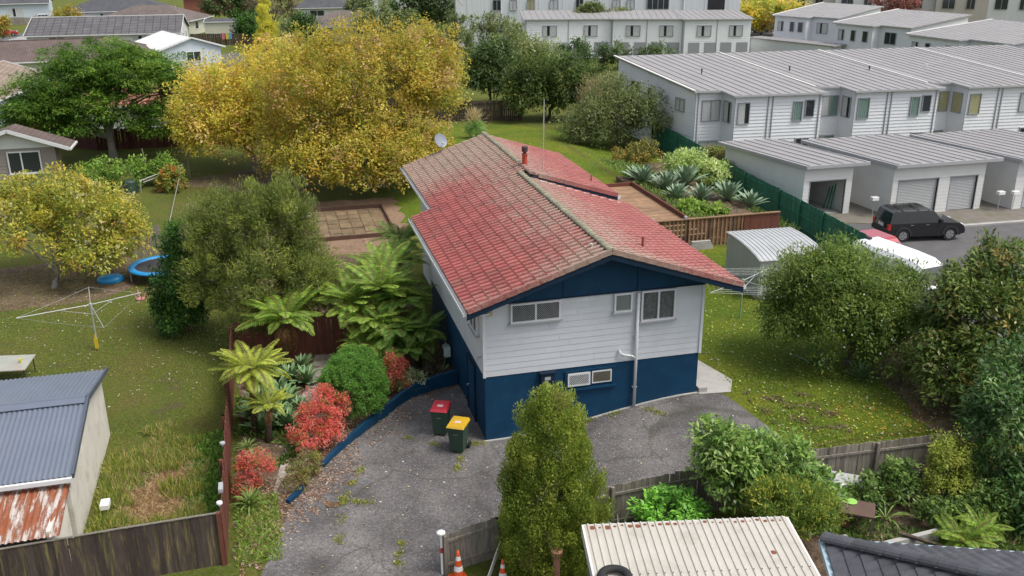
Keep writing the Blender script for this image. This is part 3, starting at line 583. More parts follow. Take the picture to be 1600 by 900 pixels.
for k, o in enumerate(org):
    front = [P2(o,0,0), P2(o,2.15,0), P2(o,2.2,-1.75), P2(o,9.1,-1.75), P2(o,9.2,-.05)]
    back = [(o[0]+8.0,o[1]+12.6), (o[0]-1.2,o[1]+13.1)]
    c = CU[k]; c2_ = [CURTGREEN, CURTAIN] if k == 1 else c
    wins = [(0,.5,2.95,1.45,1.6,(1,1),c),(1,.35,2.95,1.0,1.6,(1,),c),(2,.2,2.95,.95,1.6,(1,),c2_),(2,4.6,3.0,.75,1.5,(1,),[CURTGREEN] if k < 2 else [CURTAIN]),(2,5.55,3.3,.75,1.3,(1,),None),
            (0,.4,.3,1.5,1.15,(1,1),c),(2,3.3,.35,.55,.9,(1,),None),(2,.9,.15,1.2,1.5,(1,),None),(2,5.0,.15,1.1,1.6,(1,1),None)]
    sw = [(2.6,3.9,1.5,.8,(1,1),None),(5.7,2.6,.55,1.9,(1,),None),(10.3,3.4,1.35,1.0,(1,1),[CURTAIN])] if k == 0 else []
    block('townhouse', labs[k], 'townhouse', front, back, 5.3, 6.35, wins, 'near terrace of grey townhouses', downs=((0,.2),(2,2.6),(2,2.95),(2,6.7)), sidewins=sw)
    z = 5.3+(6.35-5.3)*.35
for k, (x, y, kk) in enumerate(((28.0,43.2,1),(32.6,42.6,0),(35.6,42.8,1),(39.2,42.2,0),(42.2,41.6,1),(47.5,41.5,0))):
    z = 5.3+1.05*((y-37.5)/13)
    tag(MB().lathe([(.05,-.1),(.05,.3),(.09,.31),(.09,.37),(0,.38)], 8, (x,y,z)).build('roof_vent', DARK if kk else FLASH), ['dark roof vent on the left end townhouse','pale roof vent on the left end townhouse, near its white verge','dark roof vent on the second townhouse roof','pale roof vent on the second townhouse roof','dark roof vent on the third townhouse roof','pale roof vent on the third townhouse roof'][k], 'roof vent', 'roof vents on the near terrace')
# three garages
DOORG = mat('grey roller door', (.36,.37,.37), .5, .06)
def garage(label, x0, x1, yf, yb, doors, open_=False, hz=(3.15, 2.95), skew=-.6, ov=(.12,.85)):
    t = thing('garage', label, 'garage', (x0,yf,0), 0, 'garages on the courtyard')
    def X_(x, y): return x+skew*(y-yf)/(yb-yf)
    th = .16; m = MB()
    m.box(x0, x0+th, yf, yf+th, -.2, hz[0])
    # side and back walls
    def wallq(a, b, z=hz): m.hexa([(a[0],a[1],-.2),(b[0],b[1],-.2),(b[0]+.01,b[1]+th,-.2),(a[0]+.01,a[1]+th,-.2),(a[0],a[1],hz[0]),(b[0],b[1],hz[0]),(b[0]+.01,b[1]+th,hz[0]),(a[0]+.01,a[1]+th,hz[0])])
    m = MB()
    m.hexa([(x0,yf,-.2),(x0+th,yf,-.2),(X_(x0,yb)+th,yb,-.2),(X_(x0,yb),yb,-.2),(x0,yf,hz[0]),(x0+th,yf,hz[0]),(X_(x0,yb)+th,yb,hz[1]),(X_(x0,yb),yb,hz[1])])
    m.hexa([(x1-th,yf,-.2),(x1,yf,-.2),(X_(x1,yb),yb,-.2),(X_(x1,yb)-th,yb,-.2),(x1-th,yf,hz[0]),(x1,yf,hz[0]),(X_(x1,yb),yb,hz[1]),(X_(x1,yb)-th,yb,hz[1])])
    m.box(X_(x0,yb)+th, X_(x1,yb)-th, yb-th, yb, -.2, hz[1])
    xs = [x0+th]; 
    for a, b in doors: xs += [a, b]
    xs.append(x1-th)
    for a, b in zip(xs[::2], xs[1::2]): m.box(a, b, yf+.004, yf+th, -.2, 2.2)
    m.box(x0+th, x1-th, yf+.004, yf+th, 2.2, hz[0]-.02)
    m.build('wall', GWALL, t, world=True)
    c = MB(); lap_mesh(c, (X_(x0,yb),yb), (x0,yf), 0, lambda s: hz[1]-.05, .22, .022)
    fx = [x0]+[q for d in doors for q in d]+[x1]
    for a, b in zip(fx[::2], fx[1::2]): lap_mesh(c, (a,yf), (b,yf), 0, lambda s: 2.2, .22, .022)
    lap_mesh(c, (x0,yf), (x1,yf), 2.2, lambda s: hz[0]-.02, .22, .022); tag(c.build('cladding', GWALL, t, world=True), kind='stuff')
    MB().box(x0+.2,x1-.2,yf+.2,yb-.2,.0,.03).build('floor_slab', CONC, t, world=True)
    ol = [(x0-ov[0],yf-.35),(x1+ov[1],yf-.35),(X_(x1,yb)+.5,yb+.3),(X_(x0,yb)-.4,yb+.3)]
    def zf(x, y): return hz[0]+.08+(hz[1]-hz[0])*(y-yf)/(yb-yf)
    ro = ribbed_roof(t, ol, zf, along=(skew,yb-yf), rib=.76, mtl=TROOF, t=.05)
    q = MB()
    for a, b in zip(ol, ol[1:]+ol[:1]): q.bar((a[0],a[1],zf(*a)-.1),(b[0],b[1],zf(*b)-.1),.09,.2)
    q.build('fascia', GUTTER, ro, world=True)
    for a, b in doors:
        fr = MB(); fr.box(a-.05,a,yf-.03,yf+.1,0,2.2); fr.box(b,b+.05,yf-.03,yf+.1,0,2.2); fr.box(a-.05,b+.05,yf-.03,yf+.1,2.16,2.22); fo = fr.build('door_frame', ALU, t, world=True)
        if not open_:
            d = MB(); k = 22
            for i in range(k):
                z0, z1 = .02+2.12*i/k, .02+2.12*(i+1)/k; zm = (z0+z1)/2
                d.add([(a,yf+.12,z0),(b,yf+.12,z0),(b,yf+.10,zm),(a,yf+.10,zm),(b,yf+.12,z1),(a,yf+.12,z1)], [(0,1,2,3),(3,2,4,5)])
            d.build('roller_door', DOORG, t, world=True)
    return t
garage('cream single garage with its door open, next to the green fence', 24.75, 28.05, 21.7, 30, [(25.2,27.6)], True, skew=-1.0)
garage('cream double garage with two closed grey roller doors, behind the black car', 30.0, 36.5, 20.45, 29, [(30.45,33.2),(34.1,36.0)])
garage('cream garage cut by the right edge of the photo', 38.25, 45, 19.75, 28.6, [(39.0,41.6),(42.3,44.6)])
# things in the open garage
def clutter(name, label, cat, mb, m): return tag(mb.build(name, m), label, cat)
GREENB = mat('green board', (.03,.22,.12), .5); YEL = mat('yellow cloth', (.55,.48,.04), .8)
sh = thing('storage_shelf', 'dark storage shelf inside the open garage', 'shelf', (25.4,25.5,.03))
for z in (.4,1.0,1.6): MB().box(0,1.5,0,.5,z,z+.04).build('shelf_board', DARKWOOD, sh)
for x in (0,1.46): MB().box(x,x+.04,0,.5,0,1.9).build('upright', DARKWOOD, sh)
for i in range(3):
    clutter('storage_box', ['black storage box on the upper garage shelf','brown storage box on the lower garage shelf','grey storage box on the middle garage shelf'][i], 'storage box', MB().box(25.5+i*.45,25.9+i*.45,25.55,25.95,(1.68,.48,1.08)[i],(2.0,.8,1.35)[i]), (DARK, DARKWOOD, GUTTER)[i])
ch = thing('garage_chair', 'dark chair with a yellow jacket in the open garage', 'chair', (25.75,23.6,.03))
MB().box(-.25,.25,-.25,.25,.42,.47).build('seat', BLACKRUB, ch); MB().box(-.25,.25,.22,.27,.5,1.0).build('backrest', BLACKRUB, ch)
for x in (-.22,.22):
    for y in (-.22,.22): MB().tube([(x,y,0),(x,y,.43)], .02, 6).build('leg', STEEL, ch)
clutter('yellow_jacket', 'bright yellow jacket hanging over the garage chair', 'jacket', MB().hexa([(25.5,23.8,.75),(26.05,23.8,.7),(26.1,23.95,.7),(25.5,23.95,.75),(25.6,23.8,1.2),(25.95,23.8,1.18),(25.95,23.95,1.18),(25.6,23.95,1.2)]), YEL)
for i in range(3):
    a = .2*i; clutter('green_board', ['long green board leaning at the garage wall, nearest the door','second green board leaning in the garage, between the other two','long green board leaning in the garage, deepest inside'][i], 'board', MB().bar((27.35-a*.5,22.6+a,.05),(27.78,22.9+a*1.4,1.7-a*.6),.10,.03,(1,0,0)), GREENB)
# middle terrace, far terrace, tall block
rb = [(30.2,104.2),(42.1,101.7),(51.4,98.7),(60.6,96.6)]
for k in range(3):
    a, b = Vector(rb[k]), Vector(rb[k+1]); d = (b-a).normalized(); nv = Vector((-d.y,d.x)); o = a-nv*(.5*k)
    e = a+(b-a)*.995-nv*(.5*k); L = (e-o).length
    f2 = [tuple(o), tuple(e)]; bk = [tuple(e+nv*9), tuple(o+nv*9)]
    wins = [(0, L*.2, 3.0, 2.0, 1.5, (1,1), [CURTAIN]), (0, L*.68, 3.0, 1.9, 1.5, (1,1), [CURTAIN])]
    t = block('townhouse', ['white townhouse of the middle terrace, left section above the dark hedge','white townhouse of the middle terrace, central section','white townhouse of the middle terrace, right section'][k], 'townhouse', f2, bk, 5.4, 5.9, wins, 'middle terrace of white townhouses', wallm=mat('bright white cladding', (.68,.69,.70), .6, .03), pitch=.3, flash=False, downs=((0,.1),(0,L*.5)), rib=.9)
    for i in range(4):
        p = o+d*(L*(.08+i*.24)); q = p+d*L*.17; n2 = Vector((d.y,-d.x)); MB().hexa([(p.x+n2.x*.02,p.y+n2.y*.02,.2),(q.x+n2.x*.02,q.y+n2.y*.02,.2),(q.x+n2.x*.06,q.y+n2.y*.06,.2),(p.x+n2.x*.06,p.y+n2.y*.06,.2),(p.x+n2.x*.02,p.y+n2.y*.02,2.2),(q.x+n2.x*.02,q.y+n2.y*.02,2.2),(q.x+n2.x*.06,q.y+n2.y*.06,2.2),(p.x+n2.x*.06,p.y+n2.y*.06,2.2)]).build('garage_door', ALU, t, world=True)
rc = [((67.3,101.5),(71.6,93.2)),((68.4,87.5),(71.7,77.5)),((67.6,71),(69.6,58)),((66.5,52),(69.5,40))]
for k, (a, b) in enumerate(rc):
    a, b = Vector(a), Vector(b); d = (b-a).normalized(); nv = Vector((-d.y,d.x)); L = (b-a).length; dn = -nv
    m1, m2 = a+d*L*.55, a+d*L*.57+nv*1.2
    f2 = [tuple(a), tuple(m1), tuple(m2), tuple(b+nv*1.2)]
    bk = [tuple(b+nv*13), tuple(a+nv*13)]
    wins = [(0,.6,3.1,.9,1.4,(1,),[CURTAIN]),(0,2.6,3.1,.7,1.4,(1,),None),(0,L*.42,3.1,.8,1.4,(1,),None),(2,.9,3.0,1.7,1.5,(1,1),[CURTAIN] if k != 1 else None)]
    block('townhouse', ['white townhouse of the far right terrace, beside the yellow tree','white townhouse of the far right terrace, second from the yellow tree','white townhouse of the far right terrace, third from the yellow tree','white townhouse of the far right terrace, at the right edge'][k], 'townhouse', f2, bk, 5.3, 6.4, wins, 'far right terrace of townhouses', pitch=.3, rib=.8)
# a flat carport row in front of the far terrace
cp = thing('carport_row', 'long low white carport before the far right terrace', 'carport', (61.5,98,0))
pts = [(61.5,98.2),(66.3,84.3),(69,85.5),(64,99.5)]
ribbed_roof(cp, [(p[0],p[1]) for p in pts], lambda x, y: 2.6, along=(1,.3), rib=.8)
q = MB(); q.prism([(61.8,98),(66.3,84.8),(68.6,85.8),(64,99)], -.1, 2.45); q.build('wall', TRIM, cp, world=True)
BLOCKW = mat('pale blue grey sheet cladding', (.55,.58,.585), .6, .07, 1.5, dirt=(.38,.41,.40), dirt_amt=.4, stretch=(4,4,.2))
tb = thing('apartment_block', 'tall pale blue grey block behind the middle terrace', 'building', (40,112,0))
A, B = Vector((23.5,120)), Vector((66,110)); d = (B-A).normalized(); nv = Vector((-d.y,d.x)); L = (B-A).length
q = MB(); q.prism([tuple(A),tuple(B),tuple(B+nv*14),tuple(A+nv*14)], -.2, 10.5); q.build('wall', BLOCKW, tb, world=True)
q = MB(); 
for i in range(12):
    p = A+d*(L*(i+.5)/12)-nv*.02; q.bar((p.x,p.y,0),(p.x,p.y,10.4),.05,.04)
tag(q.build('cladding_ribs', BLOCKW, tb, world=True), kind='stuff')
for i, (s, w, c) in enumerate(((.13,1.3,None),(.19,1.1,[CURTAIN]),(.25,1.2,[CURTYEL]),(.33,1.3,[CURTAIN]),(.42,1.2,None),(.55,1.2,[CURTAIN]),(.60,1.2,[CURTAIN]),(.67,3.4,None))):
    p = A+d*L*s-nv*.08; window(tb, (p.x,p.y,5.6), (d.x,d.y,0), (-nv.x,-nv.y,0), w, 1.6 if w < 3 else 2.6, (1,1) if w < 3 else (1,1,1,1), ALU, .08, .08, curt=c, sill=False)
p = A+d*L*.885-nv*.06; e = p+d*2.6; q = MB(); q.hexa([(p.x,p.y,4.4),(e.x,e.y,4.4),(e.x+nv.x*.2,e.y+nv.y*.2,4.4),(p.x+nv.x*.2,p.y+nv.y*.2,4.4),(p.x,p.y,9.8),(e.x,e.y,9.8),(e.x+nv.x*.2,e.y+nv.y*.2,9.8),(p.x+nv.x*.2,p.y+nv.y*.2,9.8)]); q.build('stair_glazing', DARK, tb, world=True)
for s in (.16,.5,.8):
    p = A+d*L*s-nv*.1; MB().tube([(p.x,p.y,0),(p.x,p.y,10.4)], .09, 6).build('downpipe', TRIM, tb, world=True)
# apartments at the far right
fa = thing('apartment_row', 'beige and white flat roofed apartments along the top right', 'building', (110,140,0))
for k in range(9):
    a = Vector((95,146))+Vector((7.4,-5.0))*k; d = Vector((7.4,-5.0)).normalized(); nv = Vector((-d.y,d.x)); w = 8.9
    o = a-nv*(.6*(k % 2)); q = MB(); q.prism([tuple(o),tuple(o+d*w),tuple(o+d*w+nv*9),tuple(o+nv*9)], -.2, 6.6+.4*(k % 2)); 
    q.build('unit_wall', (mat('beige render', (.42,.38,.34), .8, .08), TRIM, mat('grey render', (.38,.37,.36), .8, .08))[k % 3], fa, world=True)
    for s, ww in ((.12,2.2),(.58,1.5)):
        p = o+d*w*s-nv*.05; window(fa, (p.x,p.y,3.2), (d.x,d.y,0), (-nv.x,-nv.y,0), ww, 1.9, (1,1), ALU, .08, .08, sill=False)
ra = MB(); ra.prism([(95,147.5),(168,98),(173,105),(100,155)], 6.9, 7.05); ra.build('roof', TROOF, fa, world=True)
# ordinary houses with hip or gable roofs
def simple_house(name, label, c, ang, L, Wd, wh, rise, hip, wallm, roofm, wins=(), over=.5, ridge_cap=None, tilelines=None, gut=True, trim=TRIM):
    """house centred on c, long axis L turned by ang; hip=True for hip ends; wins = (side, u, z, w, h, divs); side f/l/r/b"""
    t = thing(name, label, 'house', (c[0],c[1],0))
    def T(x, y, z): p = rotz((x,y), ang); return (c[0]+p[0], c[1]+p[1], z)
    hl, hw = L/2, Wd/2; m = MB(); m.hexa([T(-hl,-hw,-.2),T(hl,-hw,-.2),T(hl,hw,-.2),T(-hl,hw,-.2),T(-hl,-hw,wh),T(hl,-hw,wh),T(hl,hw,wh),T(-hl,hw,wh)])
    if not hip:
        for s in (-1, 1): m.add([T(s*hl,-hw,wh),T(s*hl,hw,wh),T(s*hl,0,wh+rise*hw/(hw+over)),T(s*(hl-.1),-hw,wh),T(s*(hl-.1),hw,wh),T(s*(hl-.1),0,wh+rise*hw/(hw+over))], [(0,1,2),(5,4,3),(0,3,4,1),(1,4,5,2),(2,5,3,0)])
    m.build('wall', wallm, t, world=True)
    ol, ow = hl+over*(1 if hip else .7), hw+over; zt = wh+rise; ins = (ow if hip else 0); e = wh-.02; r = MB(); th = .1
    top = [T(-ol,-ow,e),T(ol,-ow,e),T(ol,ow,e),T(-ol,ow,e),T(-ol+ins,0,zt),T(ol-ins,0,zt)]
    F = [(0,1,5,4),(2,3,4,5)]+([(1,2,5),(3,0,4)] if hip else [])
    bot = [(x,y,z-th) for x,y,z in top]; r.add(top+bot, F+[tuple(i+6 for i in f[::-1]) for f in F]+[(0,6,7,1),(2,8,9,3)]+([(1,7,8,2),(3,9,6,0)] if hip else [(1,7,11,5),(5,11,8,2),(3,9,10,4),(4,10,6,0)]))
    ro = r.build('roof', roofm, t, world=True)
    if gut:
        g_ = MB(); cs = [T(-ol,-ow,e-.06),T(ol,-ow,e-.06),T(ol,ow,e-.06),T(-ol,ow,e-.06)]
        for i in ((0,1),(2,3))+(((1,2),(3,0)) if hip else ()): g_.bar(cs[i[0]], cs[i[1]], .12, .13)
        if not hip:
            for s in (-ol, ol):
                for y in (-ow, ow): g_.bar(T(s,y,e-.02),T(s,0,zt-.02),.06,.2)
        g_.build('gutter_and_barge', trim, ro, world=True)
    if ridge_cap:
        g_ = MB(); g_.bar(T(-ol+ins,0,zt+.03),T(ol-ins,0,zt+.03),.25,.08)
        if hip:
            for sx in (-1,1):
                for sy in (-1,1): g_.bar(T(sx*ol,sy*ow,e+.05),T(sx*(ol-ins),0,zt+.03),.22,.08)
        g_.build('ridge_capping', ridge_cap, ro, world=True)
    for (sd, u0, z0, w, h, divs) in wins:
        o, d, n = {'f': ((-hl,-hw),(1,0),(0,-1)), 'b': ((hl,hw),(-1,0),(0,1)), 'l': ((-hl,hw),(0,-1),(-1,0)), 'r': ((hl,-hw),(0,1),(1,0))}[sd]
        p = T(o[0]+d[0]*u0+n[0]*.01, o[1]+d[1]*u0+n[1]*.01, z0); dd = rotz(d, ang); nn = rotz(n, ang)
        window(t, p, (*dd,0), (*nn,0), w, h, divs, trim, .08, .07, curt=[CURTAIN] if u0 > 3 else None, sill=False)
    return t
def tiled(name, col, col2, sc=3.0):
    m, n, l, b = nodes(name); tc = n.new('ShaderNodeTexCoord').outputs['Object']; br = n.new('ShaderNodeTexBrick'); l.new(tc, br.inputs['Vector'])
    br.inputs['Scale'].default_value = sc; br.inputs['Color1'].default_value = (*col,1); br.inputs['Color2'].default_value = (*col2,1); br.inputs['Mortar'].default_value = (*[c*.4 for c in col],1); br.inputs['Mortar Size'].default_value = .05; br.offset = 0; br.inputs['Brick Width'].default_value = .9; br.inputs['Row Height'].default_value = .8
    t = noise(n, l, .7, 5, .7, tc); r = ramp(n, [(.3,(.75,.75,.75)),(.7,(1.25,1.25,1.25))]); l.new(t.outputs[0], r.inputs[0])
    l.new(mixc(n, l, 1., br.outputs['Color'], r.outputs[0], 'MULTIPLY'), b.inputs['Base Color']); b.inputs['Roughness'].default_value = .8; bump(n, l, b, br.outputs['Fac'], .05, -.8); return m
BROWNT = tiled('brown tile roof', (.105,.075,.068), (.125,.09,.08)); GREYT = tiled('charcoal tile roof', (.06,.062,.07), (.075,.077,.085)); TANT = tiled('tan tile roof', (.22,.165,.13), (.25,.19,.15), 2.2)
SOLAR = tiled('weathered panelled roof', (.085,.08,.085), (.105,.10,.105), .8); DKBRN = tiled('dull brown roof', (.12,.095,.085), (.135,.11,.10))
CREAM = mat('cream weatherboard', (.50,.49,.40), .7, .05); PALEW = mat('pale house wall', (.55,.56,.55), .7, .05); BLUEW = mat('pale blue house wall', (.45,.51,.55), .7, .05)
simple_house('house', 'cream house with brown tiled hip roof, behind the big green tree', (-31,103.5), rad(5), 24, 10, 2.5, 2.0, True, CREAM, BROWNT, (('f',15,.9,2.4,1.2,(1,1,1)),('f',19.5,.9,1.6,1.2,(1,1))), ridge_cap=BROWNT)
simple_house('house', 'tan roofed blue grey house at the left edge', (-33.2,76), rad(82), 15, 9, 2.5, 1.7, False, BLUEW, TANT, (('f',3,.8,1.8,1.3,(1,1)),('f',8,.8,1.8,1.3,(1,1)),('f',12,.8,1.2,1.3,(1,))), over=.6)
simple_house('house', 'long white gabled house with dark panelled roof at the top left', (-28.5,139), rad(-2.5), 22, 12.5, 2.5, 2.2, False, PALEW, SOLAR, (('f',3,.8,2.4,1.4,(1,1)),('f',10,.8,2.6,1.4,(1,1,1)),('f',15,.4,3,1.8,(1,1)),('r',4,.9,1.3,1.2,(1,)),('r',8,.9,1.3,1.2,(1,))), ridge_cap=FLASH)
simple_house('house', 'small grey gabled house with white roof beside the yellow tree', (-16.5,109), rad(-68), 11, 7.6, 2.9, 1.35, False, BLUEW, FLASH, (('r',3,1.2,1.9,1.3,(1,1)),), over=.5)
simple_house('house', 'house with dark grey hip roof at the top left', (-33,190), rad(0), 20, 12, 2.6, 2.4, True, PALEW, GREYT, (('f',6,.9,3,1.3,(1,1)),))
simple_house('house', 'dull brown hip roofed house behind the panelled roof', (-24,162), rad(-18), 17, 11, 2.6, 2.3, True, CREAM, DKBRN, (('r',3,.9,1.5,1.3,(1,)),('r',7,.9,1.5,1.3,(1,))))
simple_house('house', 'plain cream outbuilding beside the dark trees at top left', (-10,152), rad(-4), 9, 6, 2.7, .3, False, CREAM, GREYT, (('f',5,1,1.2,1.2,(1,)),), over=.2)
simple_house('house', 'pale blue house at the top left corner', (-62,205), rad(6), 26, 10, 3.5, 2.5, False, BLUEW, GREYT, (('f',3,1,3,1.5,(1,1)),('f',10,.3,3,2.2,(1,)),('f',18,.8,3,1.8,(1,1))))
simple_house('house', 'house with brown hip roof just behind the yellow tree', (8,139), rad(-20), 12, 10, 2.6, 2.2, True, CREAM, DKBRN, (('f',3,.9,2,1.2,(1,1)),))
simple_house('house', 'white house with charcoal hip roof far behind the yellow tree', (10,186), rad(-6), 15, 11, 2.6, 2.6, True, PALEW, GREYT, (('f',3,.9,3,1.2,(1,1)),))
simple_house('house', 'far house with red brick wall peeping over the dark grey roof', (-13,212), rad(-8), 16, 9, 3.6, 2, False, mat('red brick wall', (.25,.09,.06), .8, .15), GREYT, ())
simple_house('house', 'far pale house left of the tall block', (26,190), rad(-10), 26, 9, 5.2, 1.2, False, PALEW, TROOF, (('f',4,3,2,1.3,(1,1)),('f',12,3,2,1.3,(1,1)),('f',19,3,2,1.3,(1,1))))
# weatherboard neighbour at the left with its gable towards us
TAUPE = mat('taupe weatherboard', (.235,.205,.185), .7, .08, 2, rnd=.05)
nb = thing('house', 'taupe weatherboard house with white gable and window, left edge', 'house', (-20.3,42,0))
MB().box(-26.4,-20.35,42.6,44.3,-.2,2.75).build('wall', TAUPE, nb, world=True)
for k in range(11):
    zb = .15+k*.24; MB().add([(-26.4,42.565,zb),(-20.33,42.565,zb),(-20.33,42.59,zb+.25),(-26.4,42.59,zb+.25),(-26.4,42.6,zb),(-20.33,42.6,zb)], [(0,1,2,3),(4,5,1,0)]).build('weatherboard', TAUPE, nb, world=True)
gx0, gx1, gxm = -26.9, -19.3, -23.0
g_ = MB().add([(gx0+.3,42.5,2.75),(gx1-.3,42.5,2.75),(gxm,42.5,3.95),(gx0+.3,42.62,2.75),(gx1-.3,42.62,2.75),(gxm,42.62,3.95)], [(0,1,2),(5,4,3),(0,3,4,1),(1,4,5,2),(2,5,3,0)]); g_.build('gable_panel', TRIM, nb, world=True)
r_ = MB(); top = [(gx0,41.9,2.72),(gxm,41.9,4.1),(gx1,41.9,2.72),(gx0,44.6,2.72),(gxm,44.6,4.1),(gx1,44.6,2.72)]
r_.add(top+[(x,y,z-.1) for x,y,z in top], [(0,1,4,3),(1,2,5,4),(9,10,7,6),(10,11,8,7),(0,6,7,1),(1,7,8,2),(2,8,11,5),(3,9,6,0),(5,11,10,4),(4,10,9,3)]); rr = r_.build('roof', BROWNT, nb, world=True)
q = MB(); q.bar((gx0,41.87,2.68),(gxm,41.87,4.06),.05,.24); q.bar((gxm,41.87,4.06),(gx1,41.87,2.68),.05,.24); q.bar((gx1+.06,41.9,2.62),(gx1+.06,44.6,2.62),.12,.12); q.build('barge_and_gutter', TRIM, rr, world=True)
window(nb, (-23.4,42.56,1.0), (1,0,0), (0,-1,0), 2.1, 1.55, (1,1.4), TRIM, .09, .09, sill=True)
# ------------------------------------------------------------------ sheds and roofs near the camera
def corrugated(parent, name, quad, mtl, pitch=.11, amp=.018, div=4, sub=1):
    """sinusoidal sheet over the quad a b (lower edge) c d (upper edge), waves running from the lower to the upper edge"""
    a, b, c, d = [Vector(p) for p in quad]; L = (b-a).length; k = int(L/pitch*div); nn = (b-a).cross(d-a).normalized(); m = MB(); rows = sub+1
    for i in range(k+1):
        t = i/k; o = nn*amp*math.sin(2*PI*t*L/pitch)
        for j in range(rows):
            s = j/(rows-1); m.v.append(tuple((a.lerp(b, t)).lerp(d.lerp(c, t), s)+o))
    m.f = [(i*rows+j,(i+1)*rows+j,(i+1)*rows+j+1,i*rows+j+1) for i in range(k) for j in range(rows-1)]
    return m.build(name, mtl, parent, world=True, smooth=True)
SHEDBLUE = mat('blue grey roofing steel', (.115,.138,.18), .45, .08, .8, dirt=(.15,.162,.19), dirt_amt=.4, dirt_scale=.5)
def rust_mat():
    m, n, l, b = nodes('rusted flaking sheet'); P = worldpos(n); st = noise(n, l, 1.6, 7, .72, scaled(n, l, P, 4, .55, 1)); r = ramp(n, [(.30,(.10,.035,.018)),(.42,(.26,.075,.025)),(.50,(.20,.085,.05)),(.56,(.40,.37,.34)),(.72,(.52,.50,.47))]); l.new(st.outputs[0], r.inputs[0])
    f = noise(n, l, 26, 4, .7, P); fr = ramp(n, [(.3,(.65,.6,.58)),(.7,(1.25,1.2,1.2))]); l.new(f.outputs[0], fr.inputs[0]); l.new(mixc(n, l, 1., r.outputs[0], fr.outputs[0], 'MULTIPLY'), b.inputs['Base Color']); b.inputs['Roughness'].default_value = .85; return m
RUST = rust_mat()
bs = thing('garden_shed', 'white walled shed with blue grey corrugated roof at the left', 'shed', (-14.5,.5,0))
SHW = mat('stained cream shed wall', (.55,.53,.47), .8, .08, 1.2, dirt=(.30,.28,.2), dirt_amt=.5, dirt_scale=1.4)
MB().hexa([(-18,-2.7,-.1),(-12.38,-2.7,-.1),(-12.38,3.85,-.1),(-18,3.85,-.1),(-18,-2.7,2.3),(-12.38,-2.7,2.3),(-12.38,3.85,2.3),(-18,3.85,2.3)]).build('wall', SHW, bs, world=True)
for x in (-12.38,-12.45): pass
MB().add([(-12.38,-2.7,2.3),(-12.38,3.85,2.3),(-12.38,.57,2.95),(-12.5,-2.7,2.3),(-12.5,3.85,2.3),(-12.5,.57,2.95)], [(0,1,2),(5,4,3),(1,4,5,2),(2,5,3,0)]).build('gable_wall', SHW, bs, world=True)
ro = corrugated(bs, 'roof_sheet', [(-18,-2.95,2.36),(-12.2,-2.95,2.36),(-12.2,.57,3.02),(-18,.57,3.02)], SHEDBLUE, .14, .022)
corrugated(bs, 'roof_sheet', [(-12.2,4.1,2.36),(-18,4.1,2.36),(-18,.57,3.02),(-12.2,.57,3.02)], SHEDBLUE, .14, .022)
q = MB(); q.bar((-18,.42,3.04),(-12.25,.42,3.04),.36,.02,(0,-.18,1)); q.bar((-18,.72,3.04),(-12.25,.72,3.04),.36,.02,(0,.18,1)); q.bar((-18,.6,3.06),(-12.25,.6,3.06),.05,.03); q.build('ridge_flashing', SHEDBLUE, bs, world=True)
q = MB(); q.bar((-12.17,-2.95,2.36),(-12.17,.57,3.02),.05,.16); q.bar((-12.17,.57,3.02),(-12.17,4.1,2.36),.05,.16); q.build('barge_flashing', mat('dark blue grey flashing', (.07,.085,.11), .5), bs, world=True)
MB().bar((-18,-3.0,2.28),(-12.2,-3.0,2.28),.1,.12).build('gutter', TRIM, bs, world=True)
MB().box(-18,-12.3,-2.78,-2.705,1.9,2.2).build('fascia_board', SHW, bs, world=True)
lt = thing('lean_to', 'lean-to with a rusted flaking iron roof at the lower left', 'shed', (-14,-4,0))
corrugated(lt, 'roof_sheet', [(-18,-5.0,1.75),(-12.28,-4.85,1.75),(-12.3,-2.82,2.06),(-18,-2.82,2.06)], RUST, .15, .022)
c = MB(); MB().box(-12.62,-12.5,-4.75,-2.8,-.1,1.85).build('side_wall', SHW, lt, world=True)
for k in range(12): MB().add([(-12.485,-4.75,.0+k*.155),(-12.485,-2.8,.0+k*.155),(-12.497,-2.8,.16+k*.155),(-12.497,-4.75,.16+k*.155)], [(0,1,2,3)]).build('weatherboard', SHW, lt, world=True)
# cream ribbed carport roof
CREAMR = mat('cream ribbed roofing', (.43,.405,.36), .55, .06, 1.2, dirt=(.29,.26,.215), dirt_amt=.5, dirt_scale=1.3)
kp = thing('carport', 'cream ribbed carport roof with rusty edge spots, bottom of the photo', 'carport', (2,-11,0))
ca = rad(-11); o = Vector((.42,-8.95)); ux = Vector((math.cos(ca),math.sin(ca))); vx = Vector((ux.y,-ux.x))*1.0
def CP(a, b, z): p = o+ux*a+vx*b; return (p.x,p.y,z)
def cz(b): return 2.5-.03*b
m = MB().add([CP(0,0,cz(0)),CP(5.05,0,cz(0)),CP(5.05,5,cz(5)),CP(0,5,cz(5)),CP(0,0,cz(0)-.02),CP(5.05,0,cz(0)-.02),CP(5.05,5,cz(5)-.02),CP(0,5,cz(5)-.02)], [(3,2,1,0),(4,5,6,7),(0,1,5,4),(1,2,6,5),(2,3,7,6),(3,0,4,7)]); ro = m.build('roof_sheet', CREAMR, kp, world=True)
for i in range(27):
    a = .1+i*.187; q = MB(); A_, B_ = CP(a,-.03,cz(0)), CP(a,5,cz(5)); 
    pr = [(-.035,0),(-.016,.03),(.016,.03),(.035,0)]
    q.add([CP(a+x,-.02,cz(0)+z) for x, z in pr]+[CP(a+x,5,cz(5)+z) for x, z in pr], [(0,1,5,4),(1,2,6,5),(2,3,7,6),(3,2,1,0)]); q.build('rib', CREAMR, ro, world=True)
RSPOT = mat('rust spot', (.17,.055,.025), .9, .4, 12)
q = MB()
